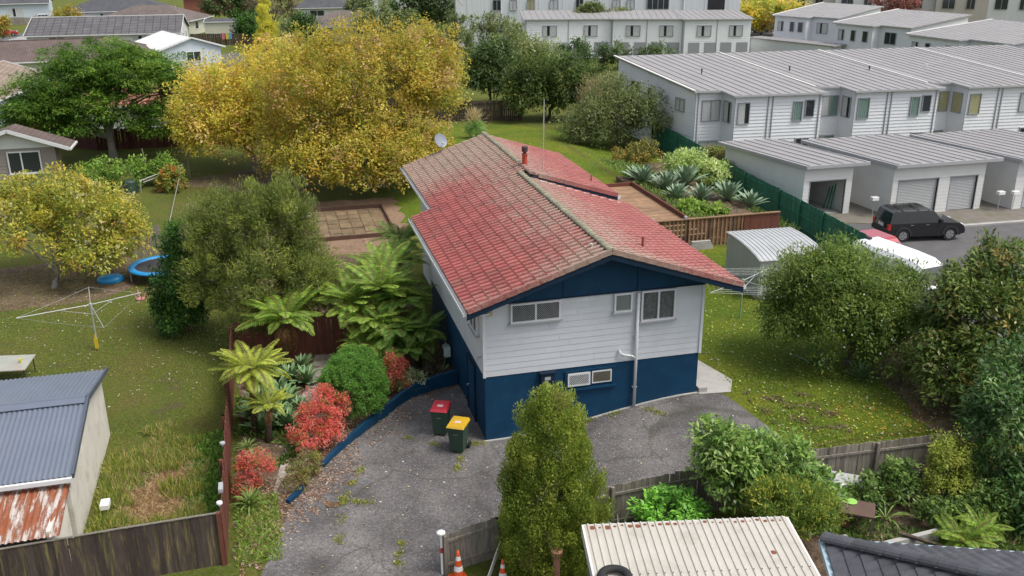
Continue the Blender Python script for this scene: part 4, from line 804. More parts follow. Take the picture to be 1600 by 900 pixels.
for i in range(26):
    r1 = random.Random(i); a = .19+i*.187; s = r1.uniform(.02,.07)*(1.3 if i < 12 else .8); q.lathe([(0,.0),(s,.0)], 8, CP(a,.06+r1.uniform(0,.08),cz(.1)+.004)); 
q.lathe([(0,0),(.075,0)], 9, CP(4.3,1.35,cz(1.35)+.004)); tag(q.build('rust_spots', RSPOT, ro, world=True), kind='stuff')
q = MB()
for i in range(27): q.lathe([(.014,0),(.014,.014),(0,.016)], 6, CP(.1+i*.187,1.95,cz(1.95)+.03))
q.build('screw_row', DARK, ro, world=True)
m = MB(); m.bar(CP(-.03,0,2.38),CP(-.03,5,2.23),.05,.28); m.bar(CP(0,-.03,2.40),CP(5.05,-.03,2.40),.05,.16); m.bar(CP(5.08,0,2.4),CP(5.08,5,2.25),.05,.2); m.build('fascia', FLASH, kp, world=True)
for a, b in ((.15,.2),(4.9,.2),(.15,4.5),(4.9,4.5)): p = CP(a,b,0); MB().box(p[0]-.05,p[0]+.05,p[1]-.05,p[1]+.05,-.1,2.35).build('post', GREYWOOD, kp, world=True)
# dark tiled roof in the lower right corner
dt = thing('house', 'dark grey tiled hip roof in the lower right corner', 'house', (6,-12,0))
SLATE = mat('dark grey concrete tile', (.060,.062,.072), .7, .15, 5, dirt=(.11,.11,.115), dirt_amt=.5, dirt_scale=3, rnd=.18)
ra_ = rad(-22); K = Vector((5.70,-11.12)); eA = Vector((math.cos(ra_),math.sin(ra_))); eB = Vector((eA.y,-eA.x))
pit = math.tan(rad(24)); 
def DT(a, b, z=0): p = K+eA*a+eB*b; return Vector((p.x,p.y,2.55+z))
MB().hexa([DT(.5,.5,-2.6),DT(8,.5,-2.6),DT(8,6,-2.6),DT(.5,6,-2.6),DT(.5,.5,.1),DT(8,.5,.1),DT(8,6,.1),DT(.5,6,.1)]).build('wall', SHW, dt, world=True)
und = MB().add([DT(0,0),DT(8,0),DT(8,4,4*pit),DT(4,4,4*pit),DT(0,8),DT(4,8,4*pit)], [(0,1,2,3),(4,0,3,5)]).build('roof', ROOFDK, dt, world=True)
dtile = tile_mb(.30,.33,.035).mesh('roof_tile', SLATE); cp_, sp_ = math.cos(rad(24)), math.sin(rad(24)); off = dt.location
for r_ in range(11):
    d = r_*.33*cp_; z = r_*.33*sp_
    for j in range(26):
        a = 7.8-.30*j
        if a-.3 >= d-.02 and a > .1: o_ = link('roof_tile', dtile, und); o_.matrix_local = Matrix.Translation(-off) @ frame_m(DT(a,d,z+.03), (-eA.x,-eA.y,0), (eB.x*cp_,eB.y*cp_,sp_)) @ Matrix.Rotation(rad(random.uniform(-.6,.6)),4,'Z')
        b = .30*j
        if b >= d-.02 and b < 4.5: o_ = link('roof_tile', dtile, und); o_.matrix_local = Matrix.Translation(-off) @ frame_m(DT(d,b,z+.03), (eB.x,eB.y,0), (eA.x*cp_,eA.y*cp_,sp_)) @ Matrix.Rotation(rad(random.uniform(-.6,.6)),4,'Z')
hc = MB(); pr = [(math.cos(a)*.2, math.sin(a)*.13) for a in np.linspace(-.2, PI+.2, 8)]; k = len(pr)
hc.add([(x,0,z) for x, z in pr]+[(x*.9,.46,z*.9-.01) for x, z in pr], [(i+1,i,k+i,k+i+1) for i in range(k-1)]+[tuple(range(k))]); hcm = hc.mesh('hip_cap', SLATE)
hv = (DT(4,4,4*pit)-DT(0,0)).normalized(); rt = hv.cross(Vector((0,0,1))).normalized()
for i in range(12): o_ = link('hip_cap', hcm, und); o_.matrix_local = Matrix.Translation(-off) @ frame_m(DT(0,0,.10)+hv*(.42*i), rt, hv)
MB().bar(DT(-.06,-.05,-.05),DT(-.06,8,-.05),.12,.12).bar(DT(0,-.06,-.05),DT(8,-.06,-.05),.12,.12).build('gutter', mat('blue grey gutter', (.30,.40,.46), .5), dt, world=True)
# silver garden shed on the side lawn
SILV = mat('silver shed steel', (.44,.45,.455), .42, .08, 1., metal=.25, dirt=(.33,.33,.32), dirt_amt=.4)
ss = thing('garden_shed', 'silver ribbed garden shed on the lawn by the deck', 'shed', (14.6,8,.75))
A, B, C_ = Vector((14.25,7.7)), Vector((14.55,11.95)), Vector((18.0,7.55)); uu = (C_-A).normalized(); vv = (B-A).normalized(); Ls, Ld = 3.2, 3.7
def SP(a, b, z): p = A+uu*a+vv*b; return (p.x,p.y,.7+z)
m = MB().hexa([SP(0,0,0),SP(Ls,0,0),SP(Ls,Ld,0),SP(0,Ld,0),SP(0,0,1.95),SP(Ls,0,1.95),SP(Ls,Ld,1.95),SP(0,Ld,1.95)]); m.build('wall', SILV, ss, world=True)
q = MB()
for i in range(18): q.bar(SP(-.012,.1+i*.205,.03),SP(-.012,.1+i*.205,1.92),.06,.03,(1,0,0))
for i in range(16): q.bar(SP(.1+i*.2,-.012,.03),SP(.1+i*.2,-.012,1.83),.02,.06,(1,0,0))
q.build('wall_ribs', SILV, ss, world=True)
zs = [(-.08,1.99),(.45,2.10),(1.2,2.19),(2.2,2.25),(3.0,2.24),(Ld+.08,2.2)]
m = MB()
for (a, z), (b, z2) in zip(zs, zs[1:]): m.hexa([SP(-.08,a,z-.03),SP(Ls+.08,a,z-.03),SP(Ls+.08,b,z2-.03),SP(-.08,b,z2-.03),SP(-.08,a,z),SP(Ls+.08,a,z),SP(Ls+.08,b,z2),SP(-.08,b,z2)])
rs = m.build('roof', SILV, ss, world=True)
for e in (-.005, Ls+.005): MB().add([SP(e,a,z-.03) for a, z in [(0,1.9)]+zs[1:-1]+[(Ld,1.9)]], [tuple(range(6)) if e > 0 else tuple(range(5,-1,-1))]).build('gable_panel', SILV, ss, world=True)
q = MB()
for i in range(16):
    for (a, z), (b, z2) in zip(zs, zs[1:]): q.bar(SP(-.02+i*.213,a,z+.012),SP(-.02+i*.213,b,z2+.012),.04,.024)
for i in range(18):
    v_ = .1+i*.205; zt = float(np.interp(v_, [a for a, z in zs], [z for a, z in zs]))-.04; q.bar(SP(-.02,v_,1.9),SP(-.02,v_,zt),.05,.02,(1,0,0))
q.build('roof_ribs', SILV, rs, world=True)
# ------------------------------------------------------------------ foliage
GAIN = 2.6
def unit(a): return a/np.maximum(np.linalg.norm(a, axis=1, keepdims=True), 1e-6)
def leaf_obj(name, cent, dirs, norms, L, Wd, cols, parent=None, m=None, fold=.15):
    n = len(cent); dirs = unit(dirs); side = unit(np.cross(dirs, norms)); nn = np.cross(side, dirs); L = np.broadcast_to(L, (n,))[:,None]; Wd = np.broadcast_to(Wd, (n,))[:,None]
    V = np.empty((n,4,3), np.float32); V[:,0] = cent-dirs*L*.5; V[:,1] = cent+side*Wd*.5+nn*Wd*fold+dirs*L*.05; V[:,2] = cent+dirs*L*.5; V[:,3] = cent-side*Wd*.5+nn*Wd*fold+dirs*L*.05
    me = bpy.data.meshes.new(name); me.vertices.add(4*n); me.vertices.foreach_set('co', V.ravel()); me.loops.add(4*n); me.loops.foreach_set('vertex_index', np.arange(4*n, dtype=np.int32))
    me.polygons.add(n); me.polygons.foreach_set('loop_start', np.arange(0, 4*n, 4, dtype=np.int32)); me.update(calc_edges=True)
    at = me.attributes.new('tint', 'FLOAT_COLOR', 'POINT'); c4 = np.ones((n,4,4), np.float32); cols = np.array(cols, float); cols[:,2] = np.maximum(cols[:,2], .15*cols[:,1]); c4[:,:,:3] = np.minimum(cols[:,None,:]*GAIN, .74); at.data.foreach_set('color', c4.ravel())
    me.materials.append(m or LEAF); return link(name, me, parent)
def palette(pal, clump_id, nclump, g, mixing=.35, jit=.18):
    cs = np.array([p[0] for p in pal]); w = np.array([p[1] for p in pal], float); w /= w.sum()
    main = g.choice(len(pal), nclump, p=w)[clump_id]; alt = g.choice(len(pal), len(clump_id), p=w); use = np.where(g.random(len(clump_id)) < mixing, alt, main)
    tone = g.uniform(.85, 1.15, nclump)[clump_id]
    return cs[use]*(1+g.uniform(-jit, jit, (len(clump_id),1)))*tone[:,None]
def crown_points(blobs, nclump, nleaf, cr, g, shell=(.55,1.), flat=1., low=-.6):
    vol = np.array([b[3]*b[4]*b[5] for b in blobs])**.67; vol /= vol.sum(); which = g.choice(len(blobs), nclump*3, p=vol); B = np.array(blobs)[which]
    d = unit(g.normal(size=(nclump*3,3))); ok = d[:,2] > low; d, B = d[ok][:nclump], B[ok][:nclump]; nclump = len(d)
    r = g.uniform(shell[0]**2, shell[1]**2, nclump)**.5
    cc = B[:,:3]+d*r[:,None]*B[:,3:6]*g.uniform(.88,1.08,(nclump,1)); outd = unit(d/B[:,3:6]*B[:,3:6].mean(1, keepdims=True))
    per = max(1, nleaf//nclump); cid = np.repeat(np.arange(nclump), per); off = g.normal(size=(len(cid),3)); rr = cr*g.uniform(.6,1.4,nclump)[cid]
    off = unit(off)*(g.random((len(cid),1))**.3)*rr[:,None]; off[:,2] *= flat
    return cc, cid, cc[cid]+off, outd, off
def limbs(base, top, tips, r0, g, m, parent, lean=None, wig=.15):
    mb = MB(); b = Vector(base); t = Vector(top); k = 6; pts = [b.lerp(t, i/k)+Vector((g.uniform(-wig,wig),g.uniform(-wig,wig),0))*(i > 0) for i in range(k+1)]
    mb.tube(pts, [r0*(1.25 if i == 0 else 1)*(1-.62*i/k) for i in range(k+1)], 8)
    for tip in tips:
        tip = Vector(tip); s = int(g.integers(2, k+1)); a = pts[s]; L = (tip-a).length; r = r0*(1-.62*s/k)*.55; q = []
        for i in range(6):
            f = i/5; p = a.lerp(tip, f)+Vector((0,0,L*.12*math.sin(PI*f)))+Vector((g.uniform(-1,1),g.uniform(-1,1),g.uniform(-1,1)))*L*.03*(0 < i < 5); q.append(p)
        mb.tube(q, [max(.012, r*(1-.85*i/5)) for i in range(6)], 5, cap=False)
    return mb.build('trunk', m, parent, world=True, smooth=True)
def column_points(c, prof, nclump, nleaf, cr, g):
    zs = np.array([p[0] for p in prof]); rs = np.array([p[1] for p in prof]); zc = g.choice(np.linspace(zs[0], zs[-1], 400), nclump, p=(lambda w: w/w.sum())(np.interp(np.linspace(zs[0], zs[-1], 400), zs, rs)+.15))
    th = g.uniform(0, 2*PI, nclump); r = np.interp(zc, zs, rs)*g.uniform(.66, 1.1, nclump)*(1+.07*np.sin(3*th+zc*1.3)); cc = np.stack([c[0]+r*np.cos(th), c[1]+r*np.sin(th), zc], 1)
    o = np.stack([np.cos(th), np.sin(th), .25*np.ones(nclump)], 1); per = nleaf//nclump; cid = np.repeat(np.arange(nclump), per); off = unit(g.normal(size=(len(cid),3)))*(g.random((len(cid),1))**.3)*cr*g.uniform(.7,1.3,nclump)[cid][:,None]; off[:,2] *= 1.35
    return cc, cid, cc[cid]+off, unit(o), off
def tree(name, label, cat, base, blobs, pal, nleaf, nclump, cr, L, Wd, seed, trunk_r=.15, top=None, bark=None, style='broad', group=None, m=None, shell=(.55,1.), flat=1., low=-.6, nlimb=14, mixing=.35, crown='crown', extra=None, column=None):
    g = np.random.default_rng(seed); t = thing(name, label, cat, (base[0],base[1],gz(*base)), 0, group)
    cc, cid, P, outd, off = column_points(blobs[0], column, nclump, nleaf, cr, g) if column else crown_points(blobs, nclump, nleaf, cr, g, shell, flat, low); n = len(cid); rnd = g.normal(size=(n,3))
    o = outd[cid]
    if style == 'broad': dirs = unit(off)*.5+o*.35+rnd*.5+np.array([0,0,-.15]); norms = unit(off)*.7+o*.35+np.array([0,0,.55])+rnd*.35
    elif style == 'upright': dirs = o*.45+np.array([0,0,.75])+rnd*.4; norms = unit(off)*.9+o*.4+rnd*.35+np.array([0,0,.4])
    elif style == 'wispy': dirs = o*.5+np.array([0,0,.55])+rnd*.45; norms = rnd+np.array([0,0,.4])
    elif style == 'layered': dirs = unit(off*np.array([1,1,.2]))*.8+o*.4+rnd*.3+np.array([0,0,-.25]); norms = np.array([0,0,1.])+rnd*.35
    elif style == 'droop': dirs = o*.6+np.array([0,0,-.5])+rnd*.4; norms = o+np.array([0,0,.5])+rnd*.4
    cols = palette(pal, cid, len(cc), g, mixing)
    base3 = np.array([base[0], base[1], gz(*base)])
    Ls = L*g.uniform(.5,1.5,n); Ws = Wd*g.uniform(.6,1.4,n)
    leaf_obj(crown, P-base3, dirs, norms, Ls, Ws, cols, t, m)
    if trunk_r:
        tp = top or tuple(np.mean([b[:3] for b in blobs], 0)); sel = cc[g.choice(len(cc), min(nlimb, len(cc)), replace=False)]
        limbs((base[0],base[1],gz(*base)-.1), tp, [tuple(s) for s in sel], trunk_r, g, bark or BARK, t)
    return t
def col(*a): return a
YEL_P = [((.275,.215,.020),4),((.205,.19,.018),4.4),((.285,.19,.030),2.4),((.28,.175,.085),2.0),((.135,.15,.016),2.8),((.30,.24,.04),1.6)]
tree('autumn_tree', 'wide yellow autumn tree left part, its trunk near the bare soil', 'tree', (-7.3,43.3), [(-8.6,44.5,4.8,4.5,4,3.4),(-5.0,44,6.0,3.8,4,3.6),(-9.5,43,3.4,3.2,3,2.2),(-6,41.5,3.6,3.2,2.6,2.0)], YEL_P, 52000, 700, .7, .20, .125, 1, .26, bark=PALEBARK, group='yellow autumn trees', low=-.75)
tree('autumn_tree', 'tallest yellow autumn tree, its crown reaching over the red roof corner', 'tree', (1.0,36.2), [(1.0,37,6.4,5.3,5,4.8),(4.3,38.2,8.0,3.4,3.5,3.0),(-2.8,36.5,6.8,4.2,4.2,4.0),(1.2,34.8,3.2,4.6,3.6,2.8),(-4,35.6,3.4,3.4,3,2.6),(3.2,34.0,2.6,3.0,2.4,1.9),(5.4,38,6.2,2.0,2.4,2.2),(.4,31.8,2.9,3.8,2.4,1.9),(-3.2,33,2.6,2.6,2.2,1.8)], YEL_P, 100000, 1300, .66, .19, .12, 2, .32, bark=PALEBARK, group='yellow autumn trees', low=-.8, nlimb=26)
GRN = [((.055,.105,.012),4),((.035,.075,.010),3),((.095,.145,.020),3),((.022,.048,.008),2)]
tree('spreading_tree', 'broad dark green spreading tree at the left with layered crown', 'tree', (-17.8,50.3), [(-20.5,51.5,5.2,4.5,4,2.2),(-15.3,52,5.8,4.3,4,2.4),(-18.2,52,7.0,4.6,3.8,1.9),(-23.2,51,3.4,2.6,2.6,1.6),(-12.3,51,3.6,2.6,2.6,1.9),(-18,49.4,4.2,4.6,2.4,1.7),(-22,49.8,2.6,2.8,2,1.5),(-14,49.4,2.6,2.6,2,1.5),(-16,50,6.4,3.5,2.4,1.6),(-18.5,48.6,3.0,4.8,1.8,1.2),(-21.5,49,4.2,2.6,2,1.4)], GRN, 90000, 1000, .85, .30, .09, 3, .3, top=(-18,51,5.2), style='layered', flat=.4, low=-.35, nlimb=30, bark=PALEBARK)
MAG_P = [((.25,.22,.025),4),((.16,.17,.022),4),((.10,.125,.018),3),((.22,.14,.035),1.),((.24,.23,.12),.7)]
tree('magnolia_tree', 'yellowing low tree with pale splayed limbs at the left edge', 'tree', (-17.0,20.3), [(-18.3,21,2.8,2.6,2.4,1.6),(-15.4,21.6,3.3,2.5,2.4,1.9),(-13.6,21.2,2.2,1.5,1.7,1.4),(-17.2,23,3.9,2.6,2,1.5),(-15,19.8,1.8,1.5,1.4,1.0)], MAG_P, 26000, 420, .48, .19, .09, 4, .15, top=(-16.4,21,2.2), bark=PALEBARK, low=-.55, nlimb=22)
MAN_P = [((.068,.09,.018),4),((.095,.11,.026),3),((.042,.060,.013),3.2),((.15,.13,.08),1.0),((.135,.15,.028),2)]
_g = np.random.default_rng(44); _bl = []
for _ in range(32):
    th = _g.uniform(0, 2*PI); ph = _g.uniform(-.55, 1.25); rr = _g.uniform(.55, 1.0); _bl.append((-6.9+2.8*rr*math.cos(th)*math.cos(ph), 10.7+2.0*rr*math.sin(th)*math.cos(ph), 3.5+3.3*rr*math.sin(ph), _g.uniform(.65,1.15), _g.uniform(.6,1.0), _g.uniform(.8,1.5)))
tree('tea_tree', 'feathery grey green tea tree between the lawn and the tree ferns', 'tree', (-7.4,9.9), _bl+[(-6.9,10.8,3.4,2.3,1.9,2.8),(-5.0,10.0,2.2,1.5,1.2,1.5),(-8.6,10.9,3.2,1.5,1.4,2.2),(-7.2,9.3,1.9,1.8,1.0,1.0)], MAN_P, 150000, 1150, .36, .17, .026, 5, .16, style='wispy', shell=(.3,1.05), low=-.75, nlimb=36)
DK = [((.022,.060,.010),4),((.035,.085,.012),3),((.055,.115,.018),1.6),((.012,.032,.007),2)]
tree('evergreen_shrub', 'dense dark green shrub left of the tea tree, beside the trampoline', 'shrub', (-10.2,12.6), [(-10.1,13,2.1,1.5,1.5,1.9),(-9.9,13.4,3.8,1.25,1.2,1.3),(-10.5,12.9,1.0,1.3,1.3,1.0)], DK, 20000, 320, .34, .14, .07, 6, .08, low=-.8, nlimb=6)
tree('low_shrub', 'green leafy shrub behind the yellowing tree, by the taupe house', 'shrub', (-16.2,40.5), [(-16.2,40.8,1.1,2.4,1.4,1.2),(-13.2,41.2,1.0,1.3,1.1,1.1)], [((.07,.12,.018),3),((.11,.16,.03),2),((.045,.08,.014),2)], 4500, 90, .4, .22, .12, 7, .06, nlimb=5)
tree('red_leaf_shrub', 'small orange tinged vine by the compost bin', 'shrub', (-12.7,39), [(-12.6,39,.7,1.1,1.0,.8)], [((.14,.13,.02),2),((.22,.08,.025),1.2),((.08,.11,.02),2)], 1800, 50, .35, .2, .12, 8, .04, nlimb=4)
CON = [((.085,.115,.014),4),((.115,.142,.018),4),((.060,.088,.012),2.2),((.145,.162,.03),2),((.12,.105,.04),.4)]
tree('conifer', 'dense olive green columnar conifer in front of the house', 'tree', (.0,-7.3), [(.16,-7.15,2.6,1,1,1)], CON, 110000, 420, .25, .07, .036, 9, .12, style='upright', top=(.1,-7.2,4.5), nlimb=4, mixing=.3, column=[(.05,1.2),(1.2,1.36),(2.3,1.3),(3.1,1.1),(3.9,.9),(4.5,.7),(4.95,.48),(5.25,.22)])
HED = [((.066,.105,.018),4),((.092,.132,.024),3.5),((.040,.07,.013),2.4),((.125,.155,.04),1.8)]
t = tree('flowering_shrub', 'wide round green shrub with white flowers in front of the white van', 'shrub', (14.2,.6), [(13.6,.9,3.3,2.5,2.2,2.3),(15.3,1.0,2.9,1.9,1.8,1.9),(12.7,1.6,3.9,1.5,1.4,1.5),(15.3,-.4,2.4,1.8,1.6,1.6),(12.3,1.9,2.9,1.2,1.3,1.4),(14.0,1.4,4.4,1.7,1.5,1.1),(16.4,.6,3.0,1.2,1.2,1.5)], HED, 60000, 760, .42, .15, .055, 10, .14, low=-.75, nlimb=16)
g = np.random.default_rng(5); cc, cid, P, outd, off = crown_points([(13.6,.9,3.3,2.6,2.3,2.3),(15.3,-.4,2.5,1.8,1.8,1.7),(12.4,2,3.0,1.4,1.5,1.6)], 150, 150, .1, g, (.98,1.05)); n = len(P)
leaf_obj('flowers', P-np.array(t.location), g.normal(size=(n,3)), outd[cid]+np.array([0,0,.6]), .07, .06, np.tile([.72,.70,.62], (n,1)), t)['kind'] = 'stuff'
RM = [((.055,.085,.018),4),((.08,.11,.022),3),((.032,.055,.013),2.5),((.15,.11,.025),.55),((.12,.13,.04),1.3)]
tree('magnolia_tree', 'large glossy leaved evergreen at the right edge, brown tinged leaf tips', 'tree', (17.4,-3.4), [(17.2,-2.6,3.6,2.1,2.0,2.1),(15.7,-3.2,2.4,1.5,1.5,1.5),(18.0,-1.9,4.8,1.4,1.4,1.4),(16.5,-2.0,4.6,.9,1.0,1.2),(17,-4.2,1.9,2.0,1.5,1.4)], RM, 30000, 420, .48, .22, .085, 11, .18, m=GLOSSLEAF, low=-.75, nlimb=16)
tree('evergreen_shrub', 'dark leafy evergreen in the lower right, below the large right tree', 'shrub', (14.4,-7.6), [(14.6,-7.3,1.9,1.7,1.5,1.9),(15.4,-6.2,2.9,1.5,1.4,1.5),(14.3,-8.6,.9,1.3,1.2,1.0)], [((.028,.060,.016),4),((.045,.085,.022),3),((.016,.035,.010),3),((.085,.12,.04),1)], 15000, 220, .40, .20, .075, 12, .12, m=GLOSSLEAF, low=-.8, nlimb=8)
tree('yellow_green_shrub', 'small yellow green shrub before the paling fence at the right', 'shrub', (12.35,-7.4), [(12.4,-7.3,1.0,.75,.7,.75),(12.6,-7.0,1.7,.55,.5,.55)], [((.13,.15,.025),4),((.085,.11,.018),3),((.18,.17,.04),1)], 5000, 90, .22, .085, .05, 13, .05, low=-.8, nlimb=6)
S13 = [((.055,.095,.020),4),((.085,.13,.028),3),((.030,.058,.013),2.5),((.13,.165,.055),1.2)]
tree('loquat_shrub', 'tall leafy green shrub hanging over the cream carport roof', 'shrub', (6.0,-7.6), [(5.5,-7.0,2.2,1.15,1.0,1.1),(6.6,-7.2,1.9,1.3,1.1,1.1),(7.4,-7.6,1.5,1.0,.9,.9),(5.0,-6.8,3.0,.7,.7,.6)], S13, 16000, 240, .32, .21, .07, 14, .07, low=-.7, nlimb=14, m=GLOSSLEAF)
tree('wattle_shrub', 'yellow tipped feathery shrub spilling over the carport corner', 'shrub', (6.3,-9.1), [(6.3,-8.7,1.8,1.0,.8,.8),(5.6,-8.9,2.35,.7,.6,.5),(7.2,-8.6,1.5,.7,.6,.6)], [((.085,.12,.018),4),((.15,.16,.02),1.5),((.05,.085,.016),3),((.28,.23,.025),.5)], 14000, 220, .26, .11, .035, 15, .05, style='wispy', nlimb=8)
tree('bright_bush', 'round bright green glossy bush between conifer and carport', 'shrub', (3.7,-7.1), [(3.7,-6.9,.95,.95,.85,.85)], [((.075,.17,.018),4),((.11,.22,.028),3),((.045,.11,.014),2)], 3600, 90, .22, .17, .075, 16, .05, m=GLOSSLEAF, nlimb=5)
# clipped dome and the red shrubs
tree('clipped_shrub', 'clipped bright green dome shrub beside the path', 'shrub', (-4.05,3.0), [(-4.05,3.1,1.05,1.2,1.3,1.2),(-3.85,4.1,1.05,1.0,1.1,1.1)], [((.046,.105,.010),4),((.062,.13,.014),3),((.036,.085,.009),1.6)], 60000, 900, .13, .055, .03, 17, .06, style='broad', shell=(.93,1.), low=-.5, nlimb=4)
RED = [((.30,.055,.045),4),((.36,.095,.075),3.6),((.28,.085,.038),2),((.09,.085,.022),1.),((.18,.03,.026),.8)]
tree('red_shrub', 'larger coral red shrub along the path before the dome shrub', 'shrub', (-5.35,.9), [(-5.4,1.3,.95,.8,.7,.62),(-4.75,1.7,1.15,.55,.5,.45),(-5.75,.75,.7,.65,.5,.5),(-5.2,2.0,1.45,.5,.45,.4),(-5.0,1.0,.6,.6,.5,.4)], RED, 10000, 120, .20, .085, .035, 18, .03, nlimb=6, group='red leaved shrubs')
tree('red_shrub', 'coral red shrub beside the red brown fence, nearest the bottom edge', 'shrub', (-7.6,-1.3), [(-7.55,-1.0,.85,.62,.55,.42),(-7.8,-1.4,.4,.45,.4,.3)], RED, 3200, 60, .19, .085, .035, 19, .03, nlimb=5, group='red leaved shrubs')
tree('red_shrub', 'orange red and green shrub at the right of the dome shrub', 'shrub', (-2.4,4.3), [(-2.45,4.6,1.1,.5,.45,.5),(-2.3,4.2,.55,.5,.4,.4)], RED[:3]+[((.10,.13,.02),4)], 3000, 60, .2, .09, .035, 20, .03, nlimb=5, group='red leaved shrubs')
tree('variegated_shrub', 'pale variegated plant spilling over the blue kerb wall', 'shrub', (-1.75,4.5), [(-1.75,4.5,.5,.55,.4,.45)], [((.26,.28,.17),3),((.12,.16,.07),3)], 1300, 40, .2, .16, .03, 21, 0, style='droop')
tree('dark_shrub', 'dark purple leaved plants under the tree ferns by the blue wall', 'shrub', (-1.0,4.9), [(-1.0,5.0,.35,.8,.35,.35)], [((.03,.022,.02),3),((.05,.05,.03),2)], 900, 30, .2, .22, .03, 22, 0, style='upright')
tree('low_shrub', 'olive and brown low shrub at the end of the kerb wall', 'shrub', (-6.3,-1.3), [(-6.3,-1.2,.35,.5,.5,.4),(-5.9,-.5,.35,.4,.5,.35)], [((.11,.10,.025),3),((.10,.07,.035),2),((.07,.09,.02),2)], 1800, 50, .2, .09, .04, 23, 0)
# trees beyond the back lawn
BK = [((.030,.055,.014),4),((.050,.080,.022),3),((.018,.035,.010),2.5),((.09,.115,.05),1.2)]
OL = [((.075,.095,.030),4),((.105,.125,.045),3),((.050,.066,.022),2.5),((.14,.14,.075),1)]
def back(label, base, blobs, pal, n, seed, name='broadleaf_tree', L=.3, Wd=.14, style='broad', cr=.7, tr=.16, cat='tree', nc=None): tree(name, label, cat, base, blobs, pal, n, nc or max(40, n//55), cr, L, Wd, seed, tr, style=style, nlimb=12, group='trees and shrubs beyond the back lawn', low=-.8)
back('wide olive green shrub mass against the green fence beyond the deck', (21.2,43), [(20.4,43.6,2.4,3.2,2.6,2.4),(23.3,43,3.0,2.6,2.3,2.1),(21.3,45,4.0,2.2,2,1.6),(18.6,44.3,1.8,2.2,2,1.8)], OL, 17000, 31, 'olive_shrub', .24, .10, cat='shrub')
back('dark green hedge-like tree behind the back lawn fence', (19.3,57.6), [(17.8,57.5,3,2.7,2.2,2.8),(21.0,57,3.4,2.6,2.4,2.8),(23.3,56,2.8,2.2,2,2.2)], [((.035,.062,.012),4),((.058,.085,.018),3),((.018,.034,.009),3),((.085,.105,.022),1.5)], 15000, 32)
back('rounded dark tree with grey green top at the back lawn corner', (14.6,61.5), [(14.7,62,4.2,2.5,2.4,2.6),(15.9,62.6,5.4,1.6,1.8,1.4)], BK, 10000, 33)
back('pale olive tree rising above the dark hedge', (19.5,67), [(18.8,67,5.2,2.3,2.2,2.6),(21.3,66,4.4,2,2,2.2)], OL, 8000, 34)
back('straggly brownish shrub between dark hedge and olive shrub', (21.9,50), [(21.8,50,3.0,1.8,1.7,2.0)], [((.15,.11,.07),3),((.10,.095,.04),3),((.07,.085,.025),2)], 5000, 35, 'straggly_shrub', .3, .05, 'wispy', cat='shrub')
back('rust tinged shrub at the end of the deck garden', (19.6,36.2), [(19.5,36.5,.9,1.5,1.2,.9),(20.6,36.6,1.2,1.2,1.1,.9)], [((.17,.12,.03),3),((.10,.105,.025),3),((.055,.075,.018),2)], 3600, 36, 'rust_shrub', .2, .09, cr=.4, tr=.05, cat='shrub')
back('wispy green tree in front of the tall pale block', (22.5,88), [(22.5,88,4.6,2.8,2.4,2.6),(20.5,87,6.4,1.8,1.8,1.4),(24.5,88,2.8,2.4,2,2)], OL, 7000, 37, L=.4, Wd=.14)
back('dark shrubs below the middle terrace left end', (26.5,80), [(26,80,2.0,3.0,2.2,1.9),(29.5,80,2.0,2.4,2,1.8),(22.5,82,2,2.4,2,1.8)], BK, 7000, 38, L=.35, Wd=.16, cat='shrub')
back('grey green bush right of the yellow tree top', (14.2,84), [(14.2,84,3.0,2.6,2.2,2.6)], [((.06,.075,.035),3),((.09,.105,.055),2),((.035,.05,.02),2)], 5000, 39, L=.35, Wd=.16)
back('dark green pointed tree behind the yellow tree, below the charcoal roof', (20.4,140), [(19.5,140,4.4,3.8,3,4.2),(24.5,139,4.2,3.4,3,3.6)], BK, 7000, 40, L=.6, Wd=.3, cr=1.1)
back('olive bush left of the dark pointed tree', (14,132), [(13.2,132,3.2,3.8,3,2.6),(17.4,132,2.6,2.8,2.6,2.2)], OL, 5000, 41, L=.55, Wd=.3, cr=1.)
back('dark shrubs along the foot of the middle terrace', (36,90), [(33,91,1.8,2.6,1.8,1.9),(38,90,1.7,2.8,1.8,1.8),(43,88,1.5,2.6,1.6,1.6)], BK, 7000, 43, L=.35, Wd=.16, cat='shrub')
back('olive green tree left of the tall pale block foot', (18.5,95), [(18.5,95,3.6,2.8,2.4,3.2),(15.5,97,3,2.4,2.2,2.6)], OL, 8000, 44, L=.4, Wd=.15)
g_t = tree('golden_conifer', 'golden yellow columnar conifer above the yellow tree', 'tree', (-4.7,127), [(-4.7,127,2.3,1.75,1.7,2.4),(-4.7,127,5,1.3,1.3,2.4),(-4.7,127,7.3,.7,.7,1.6)], [((.30,.27,.02),4),((.22,.21,.02),3),((.38,.32,.03),2)], 6000, 130, .5, .4, .14, 42, .2, style='upright', low=-.9, nlimb=3)
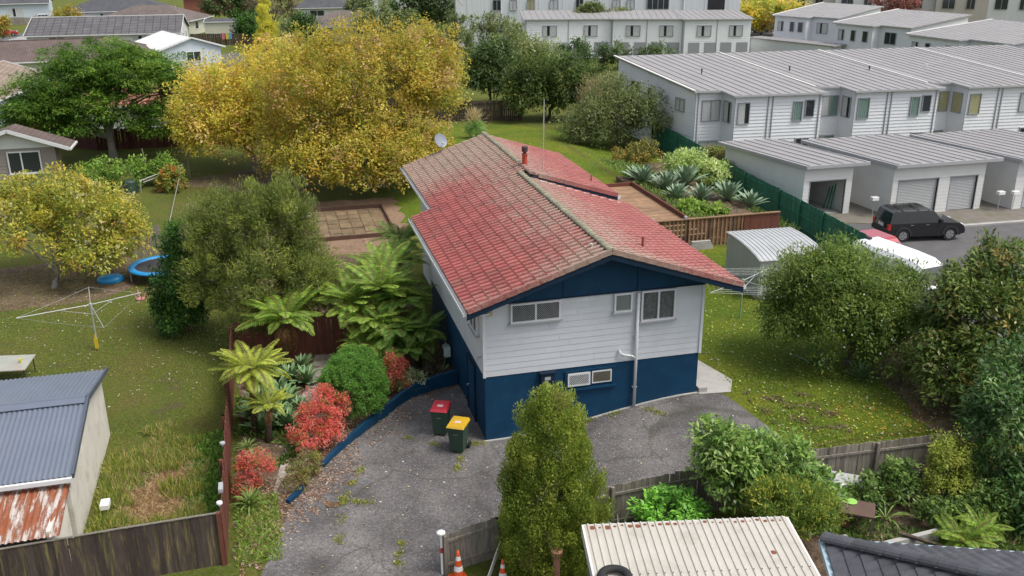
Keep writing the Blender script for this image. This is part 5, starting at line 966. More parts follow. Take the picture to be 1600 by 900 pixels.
far = [('dark grey green bush right of the golden conifer',(.6,126),[(.8,126,2.8,2.5,2.2,2.6)],BK),('brownish bare tree behind the golden conifer',(-3.5,148),[(-3,148,4.6,5,3.5,3.8)],[((.11,.085,.06),3),((.075,.075,.035),2)]),('dark spreading tree behind the cream outbuilding',(-11.5,170),[(-12,170,4.5,4.6,3.5,3.6),(-7,168,4,3.5,3,3.2)],BK),('round dark green bush beside the washing line fence',(-6.5,138),[(-7,138,2.6,3.2,2.6,2.4)],DK),
       ('orange green street tree at the far left, under the street',(-49,152),[(-49,152,2.8,3.0,2.6,2.3)],[((.14,.12,.02),3),((.22,.15,.03),2),((.08,.09,.02),2)]),('orange tinted street tree left of the panelled roof',(-38.5,158),[(-38,158,2.6,2.8,2.4,2.4)],[((.17,.13,.025),3),((.10,.10,.02),2)]),('hedge of dark shrubs along the top left street',(-33,205),[(-36,205,2,3.4,2,1.7),(-31,204,2.4,3.4,2,1.9)],BK),
       ('yellow green autumn tree before the far right terrace',(78,125),[(75.5,126,3.2,5,4,2.6),(82,122,3.2,5,4,2.6),(79,124,4.4,4.4,4,1.8)],YEL_P[:5]+GRN[2:3]),('dark red leaved tree before the beige apartments',(97,115),[(97,115,5.6,4.4,3.6,2.2)],[((.085,.035,.03),4),((.12,.05,.04),2)]),('green bushes behind the blue car at the top',(70,128),[(70,128,2.4,4.2,3,2.4),(64,132,3,3.5,3,2.6)],BK),
       ('palm-like green clump on the terrace roof line',(41,112),[(41.5,109.5,4.9,2.6,1.6,1.9),(45.5,109,4.6,2.2,1.4,1.6)],OL),('grey green tree at the top centre, left of the tall block',(33,170),[(34,170,5,6,4,4.4)],BK),('olive tree at the top edge left of centre',(15,165),[(15,166,4,5,3.5,3.4)],OL)]
for i, (lb, b, bl, pal) in enumerate(far): tree('background_tree', lb, 'tree', b, bl, pal, 3200*len(bl), 60*len(bl), .95, .5, .26, 60+i, .18, nlimb=6, group='far background trees', low=-.8)
# ------------------------------------------------------------------ tree ferns, rosettes, strap plants
def frond_mesh(name, Lf, droop, cols, seed, pairs=22, m=None, wid=.20):
    g = np.random.default_rng(seed); C_, D_, N_, LL, WW, KK = [], [], [], [], [], []
    def pos(s): return np.array([Lf*(s-.18*droop*s*s), 0, Lf*(.46*s-(.62*droop)*s*s)])
    for i in range(1, pairs+1):
        s = .10+.90*i/pairs; p = pos(s); tg = pos(min(1, s+.02))-pos(s-.02); tg /= np.linalg.norm(tg); pl = Lf*wid*math.sin(PI*min(.97, s*.82+.13))**.8*g.uniform(.9,1.1)
        for sd in (-1, 1):
            d = np.array([0,sd,0])*.9+tg*.42+np.array([0,0,-.28]); d /= np.linalg.norm(d); C_.append(p+d*pl*.5); D_.append(d); N_.append(np.cross(tg, [0,1,0])*-1+np.array([0,0,.4])); LL.append(pl); WW.append(Lf*.034); KK.append(np.array(cols[g.integers(len(cols))])*g.uniform(.85,1.15))
    for i in range(10):
        s = i/10; p = pos(s); q = pos(s+.1); C_.append((p+q)/2); D_.append(q-p); N_.append([0,0,1]); LL.append(np.linalg.norm(q-p)*1.1); WW.append(.035); KK.append(np.array([.10,.075,.03]))
    o = leaf_obj(name, np.array(C_), np.array(D_), np.array(N_, float), np.array(LL), np.array(WW), np.array(KK), None, m, .1); me = o.data; bpy.data.objects.remove(o); return me
FG = [(.095,.15,.02),(.13,.18,.025),(.07,.12,.018)]; FD = [(.06,.115,.018),(.08,.14,.022),(.05,.09,.016)]; FB = [(.16,.19,.02),(.19,.21,.024),(.13,.16,.02)]; FX = [(.15,.075,.035),(.12,.06,.03),(.19,.11,.055)]
FM = {k: [frond_mesh('frond', 1., dr, c, 70+i) for i, dr in enumerate((.55,.8,1.05))] for k, c in (('g',FG),('d',FD),('b',FB))}; FM['x'] = [frond_mesh('frond', 1., 1.6, FX, 75, 20, wid=.24)]
FTRUNK = mat('fibrous fern trunk', (.075,.048,.035), .95, .4, 8, bmp=.02, bscale=25)
def fern(label, x, y, h, R_, n, kind='g', lean=(0,0), dead=5, seed=0, trunk=True, cat='tree fern', name='tree_fern'):
    r = random.Random(seed); t = thing(name, label, cat, (x,y,gz(x,y)), 0, 'ferns around the house')
    if trunk: MB().tube([(0,0,-.1),(lean[0]*.4,lean[1]*.4,h*.5),(lean[0],lean[1],h)], [.13,.10,.12], 8).build('trunk', FTRUNK, t, smooth=True)
    n = int(n*2.3)
    for i in range(n+dead):
        o = link('frond', r.choice(FM['x'] if i >= n else FM[kind]), t); o.location = (lean[0],lean[1],h-.03-(.12 if i >= n else 0)); s = R_*(r.uniform(.8,1.15) if i < n else r.uniform(.5,.75)); o.scale = (s,s,s)
        o.rotation_euler = (r.uniform(-.15,.15), (-r.uniform(-.15,.5) if i % 3 else -r.uniform(.3,.8)) if i < n else .75, i*2.39996+r.uniform(-.25,.25) if i < n else r.uniform(0,2*PI))
    return t
fern('bright yellow green tree fern on its own beside the red brown fence', -7.55, 2.6, 2.35, 1.55, 14, 'b', (.1,.2), 4, 1)
fern('small second tree fern crown lower beside the bright one', -7.1, 1.9, 1.35, 1.0, 9, 'b', (.1,.1), 3, 2)
fern('tree fern under the tea tree, with brown hanging fronds', -6.3, 7.9, 2.0, 2.0, 17, 'g', (.1,0), 9, 3)
fern('tree fern at the left rim of the large fern group by the house', -3.4, 8.3, 2.3, 1.9, 16, 'g', (0,0), 5, 4)
fern('tree fern at the rear of the large fern group, farthest from camera', -1.9, 10.6, 2.7, 1.85, 15, 'g', (-.1,0), 3, 5)
fern('tree fern in the middle of the large fern group', -2.3, 8.3, 2.75, 2.0, 18, 'g', (0,0), 6, 6)
fern('tree fern nearest the white house wall in the fern group', -1.45, 7.9, 2.4, 1.6, 15, 'd', (-.1,0), 4, 7)
fern('low front tree fern of the large group, over the dome shrub', -2.1, 6.5, 1.55, 1.7, 15, 'd', (0,0), 4, 8)
fern('tree fern low against the house at the right rim of the fern group', -1.2, 6.5, 1.5, 1.5, 14, 'd', (0,0), 3, 14)
fern('tree fern in front of the fern group, left of the hose reel', -2.9, 7.0, 1.9, 1.7, 14, 'g', (0,0), 6, 15)
fern('tree fern between the two fern groups at the back', -3.1, 10.2, 2.2, 1.6, 13, 'g', (0,0), 2, 16)
fern('low tree fern right in front of the fern group, over the red shrub', -1.7, 5.7, 1.05, 1.35, 12, 'd', (0,0), 3, 17)
fern('low tree fern at the gate, left front of the fern group', -3.3, 6.2, 1.25, 1.4, 12, 'g', (0,0), 5, 18)
fern('small fern crown on a dark trunk left of the fern group', -4.1, 15.2, 1.5, 1.3, 11, 'g', (0,0), 2, 9)
fern('dark tree fern tucked behind the eave step of the house', -.95, 13.0, 2.3, 1.7, 15, 'd', (0,0), 2, 10)
fern('dark tree fern farther behind the eave step of the house', -.5, 15.6, 2.5, 1.6, 14, 'd', (0,0), 2, 11)
fern('low bright fern in the lower right corner above the dark roof', 11.3, -9.4, .35, 1.0, 10, 'g', (0,0), 1, 12, False, 'fern', 'ground_fern')
fern('low bright fern further right in the lower right corner', 12.1, -9.2, .45, .9, 9, 'g', (0,0), 1, 13, False, 'fern', 'ground_fern')
def blade_mesh(name, L, w, c, bend=.35, up=.5, n=5):
    m = MB(); 
    for i in range(n+1):
        s = i/n; ww = w*(.55+1.0*s*(1-s)*2)*(1 if i < n else .02); x = L*s; z = L*(up*s-bend*s*s); m.v += [(x,-ww/2,z+.15*ww),(x,0,z),(x,ww/2,z+.15*ww)]
    for i in range(n): a = 3*i; m.f += [(a,a+1,a+4,a+3),(a+1,a+2,a+5,a+4)]
    me = m.mesh(name, c); return me
AG1 = mat('blue green agave leaf', (.125,.215,.085), .5, .15, 4, rnd=.18); AG2 = mat('silver green agave leaf', (.165,.245,.15), .5, .15, 4, rnd=.18); ST = mat('strap leaf green', (.13,.21,.035), .5, .2, 4, rnd=.25); FLX = mat('dark flax leaf', (.06,.11,.045), .5, .2, 4, rnd=.25)
AGM = {'a': blade_mesh('leaf',1,.17,AG1,.25,.55), 's': blade_mesh('leaf',1,.17,AG2,.2,.6), 't': blade_mesh('leaf',1,.06,ST,.75,1.0), 'f': blade_mesh('leaf',1,.07,FLX,.5,1.3)}
def rosette(name, label, x, y, R_, n, kind, seed, z=None, cat='plant', group=None, tilt=(.0,.95)):
    r = random.Random(seed); t = thing(name, label, cat, (x,y,gz(x,y) if z is None else z), 0, group)
    for i in range(n):
        o = link('leaf', AGM[kind], t); f = i/n; s = R_*r.uniform(.8,1.1)*(1-.25*f); o.scale = (s,s,s); o.location = (0,0,.05+.12*R_*f); o.rotation_euler = (0, -(tilt[0]+(tilt[1]-tilt[0])*f)+r.uniform(-.1,.1), i*2.39996+r.uniform(-.15,.15))
    return t
LG = [(-5.6,6.0,.7,'at the path side, level with the dome shrub'),(-6.9,7.3,.65,'between the fence and the shaded tree fern'),(-7.7,3.7,.6,'squeezed against the fence behind the bright tree fern'),(-6.0,3.6,.6,'on the edge of the gravel opposite the dome shrub'),(-6.2,6.4,.7,'just below the tea tree ferns'),(-6.6,5.3,.65,'second down along the fence'),(-6.5,4.3,.8,'in the middle of the row along the path'),(-7.3,4.6,.7,'close to the red brown fence'),(-6.9,3.2,.85,'right of the bright tree fern'),(-6.4,2.6,.7,'nearest the gravel path'),(-7.3,2.6,.7,'at the foot of the bright tree fern'),(-5.7,7.4,.6,'near the red brown gate'),(-7.4,6.3,.6,'in the shade against the fence')]
for i, (x, y, r_, s) in enumerate(LG): rosette('agave', 'green agave rosette '+s, x, y, r_*1.25, 26, 'a', i, group='agaves along the left fence')
RG = [(16.9,27.6,1.25,'largest, at the far end of the deck garden'),(17.6,25.6,1.15,'second from the far end of the deck garden'),(19.3,26.6,1.25,'beside the pale leafy shrub'),(17.3,23.4,1.0,'at the deck edge'),(18.7,22.9,1.0,'in the middle of the deck garden'),(20.2,22.4,1.2,'nearest the green fence'),(20.8,20.8,.95,'nearest the deck railing'),(16.9,28.9,.9,'behind the largest one')]
for i, (x, y, r_, s) in enumerate(RG): rosette('agave', 'silvery agave rosette '+s, x, y, r_*1.25, 36, 's', 20+i, z=1.05, group='agaves in the deck garden')
rosette('agave', 'small agave at the foot of the hose reel', -.5, 5.3, .55, 18, 'a', 40); rosette('agave', 'dark agave in the shade under the flowering shrub', 12.9, .9, .8, 20, 'a', 41); rosette('agave', 'second shaded agave under the flowering shrub, further right', 13.9, -.6, .8, 20, 'a', 42)
rosette('strap_plant', 'green strap leaved plant below the coral shrub by the fence', -7.7, -2.1, .75, 34, 't', 43, tilt=(.0,.8)); rosette('strap_plant', 'strap leaved clump above the coral shrub by the fence', -7.6, .3, .75, 34, 't', 44, tilt=(.0,.8)); rosette('strap_plant', 'strap leaved clump between fence and agaves', -7.8, 1.3, .6, 30, 't', 45, tilt=(.0,.8))
rosette('flax_plant', 'dark flax blades left of the bright green bush', 2.2, -7.0, 1.1, 18, 'f', 46, tilt=(-.3,.5)); rosette('flax_plant', 'arching brown and green flax in the lower right yard', 10.2, -7.6, .9, 12, 't', 47, tilt=(-.2,.3)); rosette('flax_plant', 'dark flax clump by the lower right fence', 11.3, -7.0, .8, 20, 'f', 48, tilt=(-.3,.5)); rosette('flax_plant', 'flax clump in the shade of the lower right evergreen', 11.9, -8.4, .8, 20, 'f', 49, tilt=(-.3,.5))
tree('pale_shrub', 'pale green leafy shrub among the deck garden agaves', 'shrub', (20.6,29), [(20.4,29,1.7,1.7,1.5,1.2),(21.6,27.6,1.5,1.2,1.2,1.0)], [((.15,.19,.06),3),((.20,.23,.10),2),((.09,.13,.035),2)], 5200, 110, .4, .26, .10, 50, .05, nlimb=8)
tree('low_shrub', 'fresh green low plant at the deck corner', 'shrub', (17.0,20.6), [(17,20.6,1.35,.9,.9,.55),(18.0,19.9,1.25,.8,.7,.5)], [((.10,.16,.025),3),((.14,.20,.035),2),((.065,.11,.02),2)], 2600, 60, .3, .26, .09, 51, 0)
tree('low_shrub', 'yellowish plants spilling over the top of the green fence', 'shrub', (24.3,31), [(24.1,31.5,1.9,.8,1.4,.5),(24.4,29.3,1.6,.7,.9,.5)], [((.15,.15,.05),3),((.11,.14,.03),3),((.19,.13,.05),1)], 2000, 60, .35, .24, .08, 52, .03)
gp = thing('grass_tree', 'round grassy plant with a tan plume on the back lawn', 'plant', (10.3,47.6,.6)); g = np.random.default_rng(9); n = 700; d = unit(g.normal(size=(n,3))*np.array([1,1,.8])+np.array([0,0,.25])); leaf_obj('skirt', d*.55+np.array([0,0,.85]), d+np.array([0,0,-.3]), g.normal(size=(n,3)), .9, .04, np.array([(.07,.13,.03),(.10,.17,.045),(.14,.19,.08)])[g.integers(0,3,n)], gp)
n = 420; d = unit(g.normal(size=(n,3))*np.array([.35,.35,.6])+np.array([0,0,.9])); leaf_obj('plume', d*g.uniform(.3,1.3,(n,1))+np.array([0,0,1.2]), d+g.normal(size=(n,3))*.15, g.normal(size=(n,3)), .55, .035, np.array([(.33,.20,.10),(.40,.26,.14)])[g.integers(0,2,n)], gp)
# ------------------------------------------------------------------ grass blades, weeds, litter
def scatter(name, polys, n, size, w, cols, seed, up=1., lean=.5, flat=False, off=.0, keep=None):
    g = np.random.default_rng(seed); out = []
    for (x0, x1, y0, y1, wgt) in polys:
        k = int(n*wgt); out.append(np.stack([g.uniform(x0,x1,k), g.uniform(y0,y1,k)], 1))
    p = np.concatenate(out)
    if keep is not None: p = p[keep(p[:,0], p[:,1])]
    k = len(p); z = H(p[:,0], p[:,1])+off; Ls = size*g.uniform(.6,1.4,k); cs = np.array(cols)[g.integers(0,len(cols),k)]*g.uniform(.75,1.25,(k,1))
    if flat: d = g.normal(size=(k,3))*np.array([1,1,.12]); nn = np.array([0,0,1.])+g.normal(size=(k,3))*.25; c = np.column_stack([p, z+.02])
    else: d = g.normal(size=(k,3))*lean*np.array([1,1,.2])+np.array([0,0,up]); d = unit(d); nn = g.normal(size=(k,3))*np.array([1,1,.1]); c = np.column_stack([p, z])+d*Ls[:,None]*.45
    return tag(leaf_obj(name, c, d, nn, Ls, w, cs), kind='stuff')
G1 = [(.075,.105,.018),(.10,.125,.025),(.055,.08,.015),(.13,.125,.04)]; G2 = [(.09,.125,.02),(.13,.15,.03),(.17,.15,.05),(.22,.17,.085),(.06,.095,.02)]
def nz(x, y, s, ph): return np.sin(x*s+ph)+np.sin(y*s*1.3+ph*2.1)+np.sin((x+y)*s*.7+ph*.7)
scatter('long_grass', [(-12.2,-8.5,-4.4,3.8,1.)], 30000, .32, .024, G2, 80, 1., .55, keep=lambda x, y: (nz(x, y, 2.3, 1.) > -2.2+np.maximum(0, y-.4)*1.1) & (((x+10.35)/1.0)**2+((y+.7)/1.7)**2 > 1+.35*np.sin(x*7+y*5)) & (x < -9.3+.35*np.sin(y*2.2)))
scatter('dead_grass', [(-11.5,-9.2,-2.6,1.2,1.)], 9000, .28, .022, [(.22,.16,.09),(.18,.12,.07),(.25,.19,.11)], 81, .35, 1.)
scatter('tall_tufts', [(-12.1,-8.6,-4.3,2.4,1.)], 7000, .42, .03, [(.10,.13,.02),(.16,.17,.03),(.21,.19,.06),(.07,.105,.02)], 93, 1., .35, keep=lambda x, y: nz(x, y, 2.9, 5.) > .9)
scatter('weeds', [(-12.2,-8.6,-4.3,3.,.6),(-9.9,-8.45,-4.3,2.8,.75)], 12000, .18, .095, [(.045,.085,.016),(.075,.14,.025),(.10,.16,.03)], 82, .5, .9, keep=lambda x, y: (x > -9.6) | (nz(x, y, 1.7, 3.) > .8))
def notdrive(x, y): return ~((x > -8) & (x < 9) & (y > -6.4) & (y < 18))
scatter('lawn_grass', [(-20,-8.5,3,26,.42),(8.9,20,-5,14.5,.38),(-12,-9,26,44,.06),(4,20,19.5,50,.14)], 90000, .075, .022, G1+[(.12,.13,.02)], 83, .8, .8, keep=lambda x, y: notdrive(x, y) & (nz(x, y, .8, 2.) > -1.3) & ~((x > 8) & (x < 16.5) & (y > 15) & (y < 27)))
scatter('fallen_leaves', [(-8.0,-5.4,-5.6,-.5,.35),(-6.6,-4.2,-2.,2.6,.25),(-7.6,-4,2,9,.2),(-3.9,-1,.6,4,.1),(-5,0.6,16,31,.25)], 8000, .085, .05, [(.15,.105,.078),(.20,.155,.12),(.10,.062,.042),(.15,.07,.035),(.23,.19,.155)], 84, flat=True, off=.02, keep=lambda x, y: (y > 4) | (y > (x+6.1)*1.35-2.6-.9*np.sin(x*5.3+y*3)**2))
scatter('fallen_petals', [(-19,-8.6,6,20,.45),(9,16,-4.5,8,.35),(-7,8.5,-6,4,.2)], 900, .085, .06, [(.45,.38,.26),(.55,.52,.45),(.34,.22,.10)], 85, flat=True, off=.03)
scatter('dandelions', [(9,17,-4.8,9,.8),(8,19,30,46,.2)], 420, .075, .075, [(.55,.42,.02),(.60,.50,.05)], 86, flat=True, off=.06)
scatter('soil_crumbs', [(9.2,13.2,-4,-.4,1.)], 2600, .10, .08, [(.05,.04,.022),(.07,.055,.03),(.085,.065,.04)], 91, flat=True, off=.025, keep=lambda x, y: (nz(x, y, 6.1, 2.) > .7) & (nz(x, y, 1.2, 2.) > .0))
scatter('lawn_tufts', [(9,13.5,-4.6,1,1.)], 5000, .12, .04, [(.075,.13,.012),(.11,.15,.016),(.17,.16,.04)], 92, .8, .8, keep=lambda x, y: nz(x, y, 2.1, 2.) < .2)
scatter('orange_litter', [(11.5,15,-5,-2.2,1.)], 200, .08, .05, [(.30,.17,.02),(.26,.12,.03)], 87, flat=True, off=.03)
scatter('ground_cover', [(8.6,16,-13,-6.6,.6),(1,9,-8.5,-6.4,.4)], 16000, .22, .06, [(.05,.085,.02),(.08,.115,.028),(.035,.06,.015)], 88, .8, .7, keep=lambda x, y: ~((x < 5.9) & (y < -8.7)) & (nz(x, y, 1.5, .4) > -.9))
scatter('deck_garden_cover', [(16.1,22.3,17.6,34,1.)], 9000, .30, .06, [(.06,.10,.022),(.09,.135,.03),(.13,.16,.05),(.045,.075,.018)], 94, .8, .7, off=.55, keep=lambda x, y: nz(x, y, 1.1, 1.4) > -.7)
tree('low_shrub', 'leafy green shrub behind the old bench in the lower right yard', 'shrub', (9.9,-7.0), [(9.9,-6.9,.6,.7,.5,.6),(11.0,-6.9,.8,.7,.5,.7)], S13, 3200, 60, .26, .14, .06, 53, 0)
tree('low_shrub', 'dark leafy shrub between the fern and the evergreen, lower right', 'shrub', (12.9,-8.6), [(12.9,-8.5,.7,.8,.6,.7),(11.6,-8.2,.5,.7,.5,.5)], S13, 3200, 60, .26, .14, .06, 54, 0)
scatter('bed_cover', [(-8.15,-6.1,.2,8.4,1.)], 5200, .24, .07, [(.05,.095,.018),(.07,.12,.024),(.035,.065,.014),(.10,.14,.03)], 95, .6, .9, keep=lambda x, y: nz(x, y, 1.9, .6) > -.4)
scatter('bed_weeds', [(-8.1,-6.9,-4.9,-1.5,1.)], 2600, .17, .045, [(.07,.12,.02),(.10,.15,.03),(.14,.14,.04)], 89, .8, .8)
crk = [((-4.1,-.5),(-5.0,-2.3)),((-5.0,-2.3),(-5.3,-4.8)),((-5.0,-2.4),(-4.1,-2.8)),((-3.6,-5.0),(-3.9,-6.2)),((-2.9,1.2),(-.9,-.4)),((-.9,-.4),(-1.4,-1.9)),((-.7,.0),(-.1,-.2)),((2.6,-.1),(5,-.15)),((5.6,-.3),(6.0,-1.1)),((-6.5,-6.3),(-5.4,-6.3))]
g = np.random.default_rng(90); pp = []
for a, b in crk:
    k = 260; t_ = g.random(k)[:,None]; cl = (np.sin(t_*17+a[0]*5) > .1)[:,0]; q = np.array(a)*(1-t_)+np.array(b)*t_+g.normal(size=(k,2))*.075; pp.append(q[cl])
pp = np.concatenate(pp); k = len(pp); d = unit(g.normal(size=(k,3))*np.array([1,1,.2])*.8+np.array([0,0,.6])); L_ = g.uniform(.06,.16,k)
tag(leaf_obj('crack_weeds', np.column_stack([pp, H(pp[:,0],pp[:,1])+.03])+d*L_[:,None]*.4, d, g.normal(size=(k,3)), L_, .035, np.array([(.11,.125,.02),(.15,.14,.03),(.085,.10,.02)])[g.integers(0,3,k)]), kind='stuff')
# ------------------------------------------------------------------ fences
def fence(name, label, pts, h, m, pw=.15, gap=.006, th=.022, face=1, rail=True, post=2.3, tilt=.6, jit=.02, zf=None, railm=None, postout=None, top=None, group='garden fences', zbase=None, cat='fence', low=None):
    """palings along a polyline; face=+1 puts rails and posts on the right hand side of the walk"""
    p0 = pts[0]; t = thing(name, label, cat, (p0[0],p0[1],0), 0, group); r = random.Random(len(label)); me_ = MB().box(-pw/2,pw/2,-th/2,th/2,0,1).mesh('paling', m); me2 = MB().hexa([(-pw/2,-th/2,0),(pw/2,-th/2,0),(pw/2,th/2,0),(-pw/2,th/2,0),(-pw/2,-th/2,1),(pw/2,-th/2,.985),(pw/2,th/2,.985),(-pw/2,th/2,1)]).mesh('paling', m)
    hh = h if callable(h) else (lambda s: h); zz = zbase or gz; S_ = 0
    for a, b in zip(pts, pts[1:]):
        a, b = Vector(a), Vector(b); d = b-a; L = d.length; d /= L; ang = math.atan2(d.y, d.x); n = Vector((d.y,-d.x))*face; k = max(1, int(L/(pw+gap)))
        for i in range(k):
            p = a+d*(L*(i+.5)/k); o = link('paling', r.choice((me_, me2)), t); z = zz(p.x,p.y); o.location = (p.x-p0[0], p.y-p0[1], z-.08); o.scale = (1,1,(hh(S_+L*(i+.5)/k)+.08)*(1+r.uniform(-jit,jit))); o.rotation_euler = (rad(r.uniform(-tilt,tilt)), rad(r.uniform(-tilt,tilt)), ang)
        if rail:
            for f in (.2,.55,.86) if (h if not callable(h) else h(0)) > 1.7 else (.22,.82):
                kk = max(1, int(L/2.3)); 
                for i in range(kk):
                    q = a+d*(L*i/kk)+n*(th/2+.022); w = a+d*(L*(i+1)/kk)+n*(th/2+.022); MB().bar((q.x,q.y,zz(q.x,q.y)+hh(S_+L*i/kk)*f),(w.x,w.y,zz(w.x,w.y)+hh(S_+L*(i+1)/kk)*f),.04,.075).build('rail', railm or m, t, world=True)
        if post:
            kk = max(1, int(L/post))
            for i in range(kk+1):
                p = a+d*(L*i/kk)+n*(th/2+.06); z = zz(p.x,p.y); MB().box(-.05,.05,-.05,.05,0,1,Matrix.Translation((p.x,p.y,z-.1)) @ Matrix.Rotation(ang,4,'Z') @ Matrix.Diagonal((1,1,hh(S_+L*i/kk)+.1+(.0 if top is None else top),1))).build('post', railm or m, t, world=True)
        S_ += L
    return t
fence('paling_fence', 'dark brown mossy paling fence along the bottom left', [(-18.4,-5.05),(-13.6,-4.9),(-11,-4.75),(-8.42,-4.66)], 1.62, DARKWOOD, .163, -.008, face=-1, jit=.012, tilt=.3)
cpf = [o for o in bpy.data.objects if o.get('label', '').startswith('dark brown mossy')][0]
for a, b in (((-18.4,-5.05),(-13.6,-4.9)),((-13.6,-4.9),(-11,-4.75)),((-11,-4.75),(-8.42,-4.66))): MB().bar((*a,1.635),(*b,1.635),.07,.022).build('capping', GREYWOOD, cpf, world=True)
fence('paling_fence', 'red brown stained fence running back beside the tree ferns', [(-8.34,-4.7),(-8.33,1),(-8.28,8.6)], 1.66, REDWOOD, .15, .004, face=-1, jit=.01)
fence('paling_fence', 'red brown cross fence half hidden behind the tree ferns', [(-8.2,8.75),(-4.75,8.75)], 1.75, REDWOOD, .15, .004, face=-1, jit=.01)
gt = fence('garden_gate', 'red brown board gate between the fern groups', [(-4.7,8.7),(-2.6,8.75)], 1.85, REDWOOD, .15, .004, face=-1, post=None, jit=.008, cat='gate'); MB().box(-3.95,-3.75,8.6,8.66,1.55,1.75).build('latch_plate', STEEL, gt, world=True)
fence('paling_fence', 'grey weathered paling fence from the cones to the right hand trees', [(-2.66,-6.62),(-1.16,-6.3),(2.3,-5.95),(8.2,-5.85),(13.5,-6.0)], lambda s: 1.22+.38*min(1, s/7), GREYWOOD, .14, .006, face=1, post=2.35, jit=.015)
fence('paling_fence', 'dark green painted fence between the deck garden and the garages', [(22.3,8.5),(22.75,16.2),(23.05,21.4),(23.2,26),(23.8,32),(24.3,39),(24.4,44)], 1.95, GREENPAINT, .2, .004, face=-1, post=2.4, jit=.006, top=.06)
fence('paling_fence', 'dark brown fence at the end of the back lawn', [(4,60.4),(8.4,59.6),(15.2,58.2),(17,57.7)], 1.9, DARKWOOD, .16, .01, face=1, post=2.4, jit=.02)
fence('paling_fence', 'dark red fence in the shade under the spreading tree', [(-23,57.2),(-19.5,54.6),(-9,54.0)], 1.7, mat('dark red fence stain', (.085,.022,.018), .8, .2, 2, rnd=.15), .16, .006, face=1, post=2.4)
fence('paling_fence', 'single leaning grey paling panel behind the trampoline', [(-13.7,24.2),(-12.2,24.6)], 1.6, GREYWOOD, .14, .004, face=-1, post=None, tilt=2)
fence('paling_fence', 'brown fence with washing, beyond the small white roofed house', [(-16.5,137.5),(-3,134.5)], 1.8, DARKWOOD, .3, .02, face=-1, post=2.6, group='far fences')
fence('white_fence', 'white fence along the far left street', [(-45,133),(-41.5,152)], 1.5, TRIM, .35, .01, face=-1, post=2.6, group='far fences')
fence('white_fence', 'white fence below the pale blue house at top left', [(-75,186),(-44,190)], 1.4, GREYWOOD, .5, .01, face=-1, post=3, group='far fences')
for i, (x, c, m_) in enumerate(((-11.6,'pink','pink cloth'),(-11.0,'yellow','yellow cloth b'),(-10.5,'blue','blue cloth'))):
    mt = mat(m_, ((.5,.16,.2),(.55,.45,.05),(.1,.3,.5))[i], .9); tag(MB().hexa([(x,136,.9),(x+.45,135.9,.95),(x+.45,135.95,.95),(x,136.05,.9),(x,136,1.9),(x+.45,135.9,1.9),(x+.45,135.95,1.9),(x,136.05,1.9)]).build('washing', mt), c+' washing hanging by the far brown fence', 'washing', 'washing on the far fence')
# small lamps and plates on the red brown fence
LAMPW = mat('white plastic', (.7,.7,.68), .5, .05)
for i, (y, s) in enumerate(((-4.35,'at the near end of the red brown fence'),(-1.0,'half way along the red brown fence, beside the coral shrub'))):
    tag(MB().lathe([(.03,0),(.03,.07),(.085,.08),(.08,.13),(0,.15)], 12, (-8.37,y,1.64)).build('fence_lamp', LAMPW if i == 0 else GUTTER), ('white' if i == 0 else 'grey')+' round lamp '+s, 'lamp')
tag(MB().box(-8.42,-8.30,-3.7,-3.3,1.64,1.76).build('fence_plate', GUTTER), 'small grey plate on top of the red brown fence', 'plate')
# ------------------------------------------------------------------ blue kerb wall
def spline(P, k=8):
    out = []; P = [Vector(p) for p in P]; Q = [P[0]*2-P[1]]+P+[P[-1]*2-P[-2]]
    for i in range(1, len(Q)-2):
        for j in range(k):
            t = j/k; a, b, c, d = Q[i-1:i+3]; out.append(.5*((2*b)+(-a+c)*t+(2*a-5*b+4*c-d)*t*t+(-a+3*b-3*c+d)*t**3))
    return out+[P[-1]]
def kerbwall(pts, h0, h1, label):
    S_ = spline(pts); n = len(S_); m = MB(); w = .07
    for i, p in enumerate(S_):
        d = (S_[min(i+1,n-1)]-S_[max(i-1,0)]).normalized(); q = Vector((-d.y,d.x))*w; h = h0+(h1-h0)*i/(n-1); m.v += [(p.x-q.x,p.y-q.y,-.1),(p.x+q.x,p.y+q.y,-.1),(p.x+q.x,p.y+q.y,h),(p.x-q.x,p.y-q.y,h)]
    for i in range(n-1):
        for a, b in ((0,1),(1,2),(2,3),(3,0)): m.f.append((4*i+a,4*i+b,4*i+4+b,4*i+4+a))
    m.f += [(3,2,1,0),(4*n-4,4*n-3,4*n-2,4*n-1)]; return tag(m.build('kerb_wall', NAVY), label, 'wall')
kerbwall([(-.02,4.6),(-1.0,4.35),(-2.0,3.85),(-3.0,2.8),(-3.95,1.75),(-4.9,.55),(-5.45,-.25)], .62, .16, 'long curved navy kerb wall between drive and garden')
kerbwall([(-6.15,-1.45),(-6.4,-1.85),(-6.62,-2.15)], .2, .16, 'short navy kerb piece at the garden end')
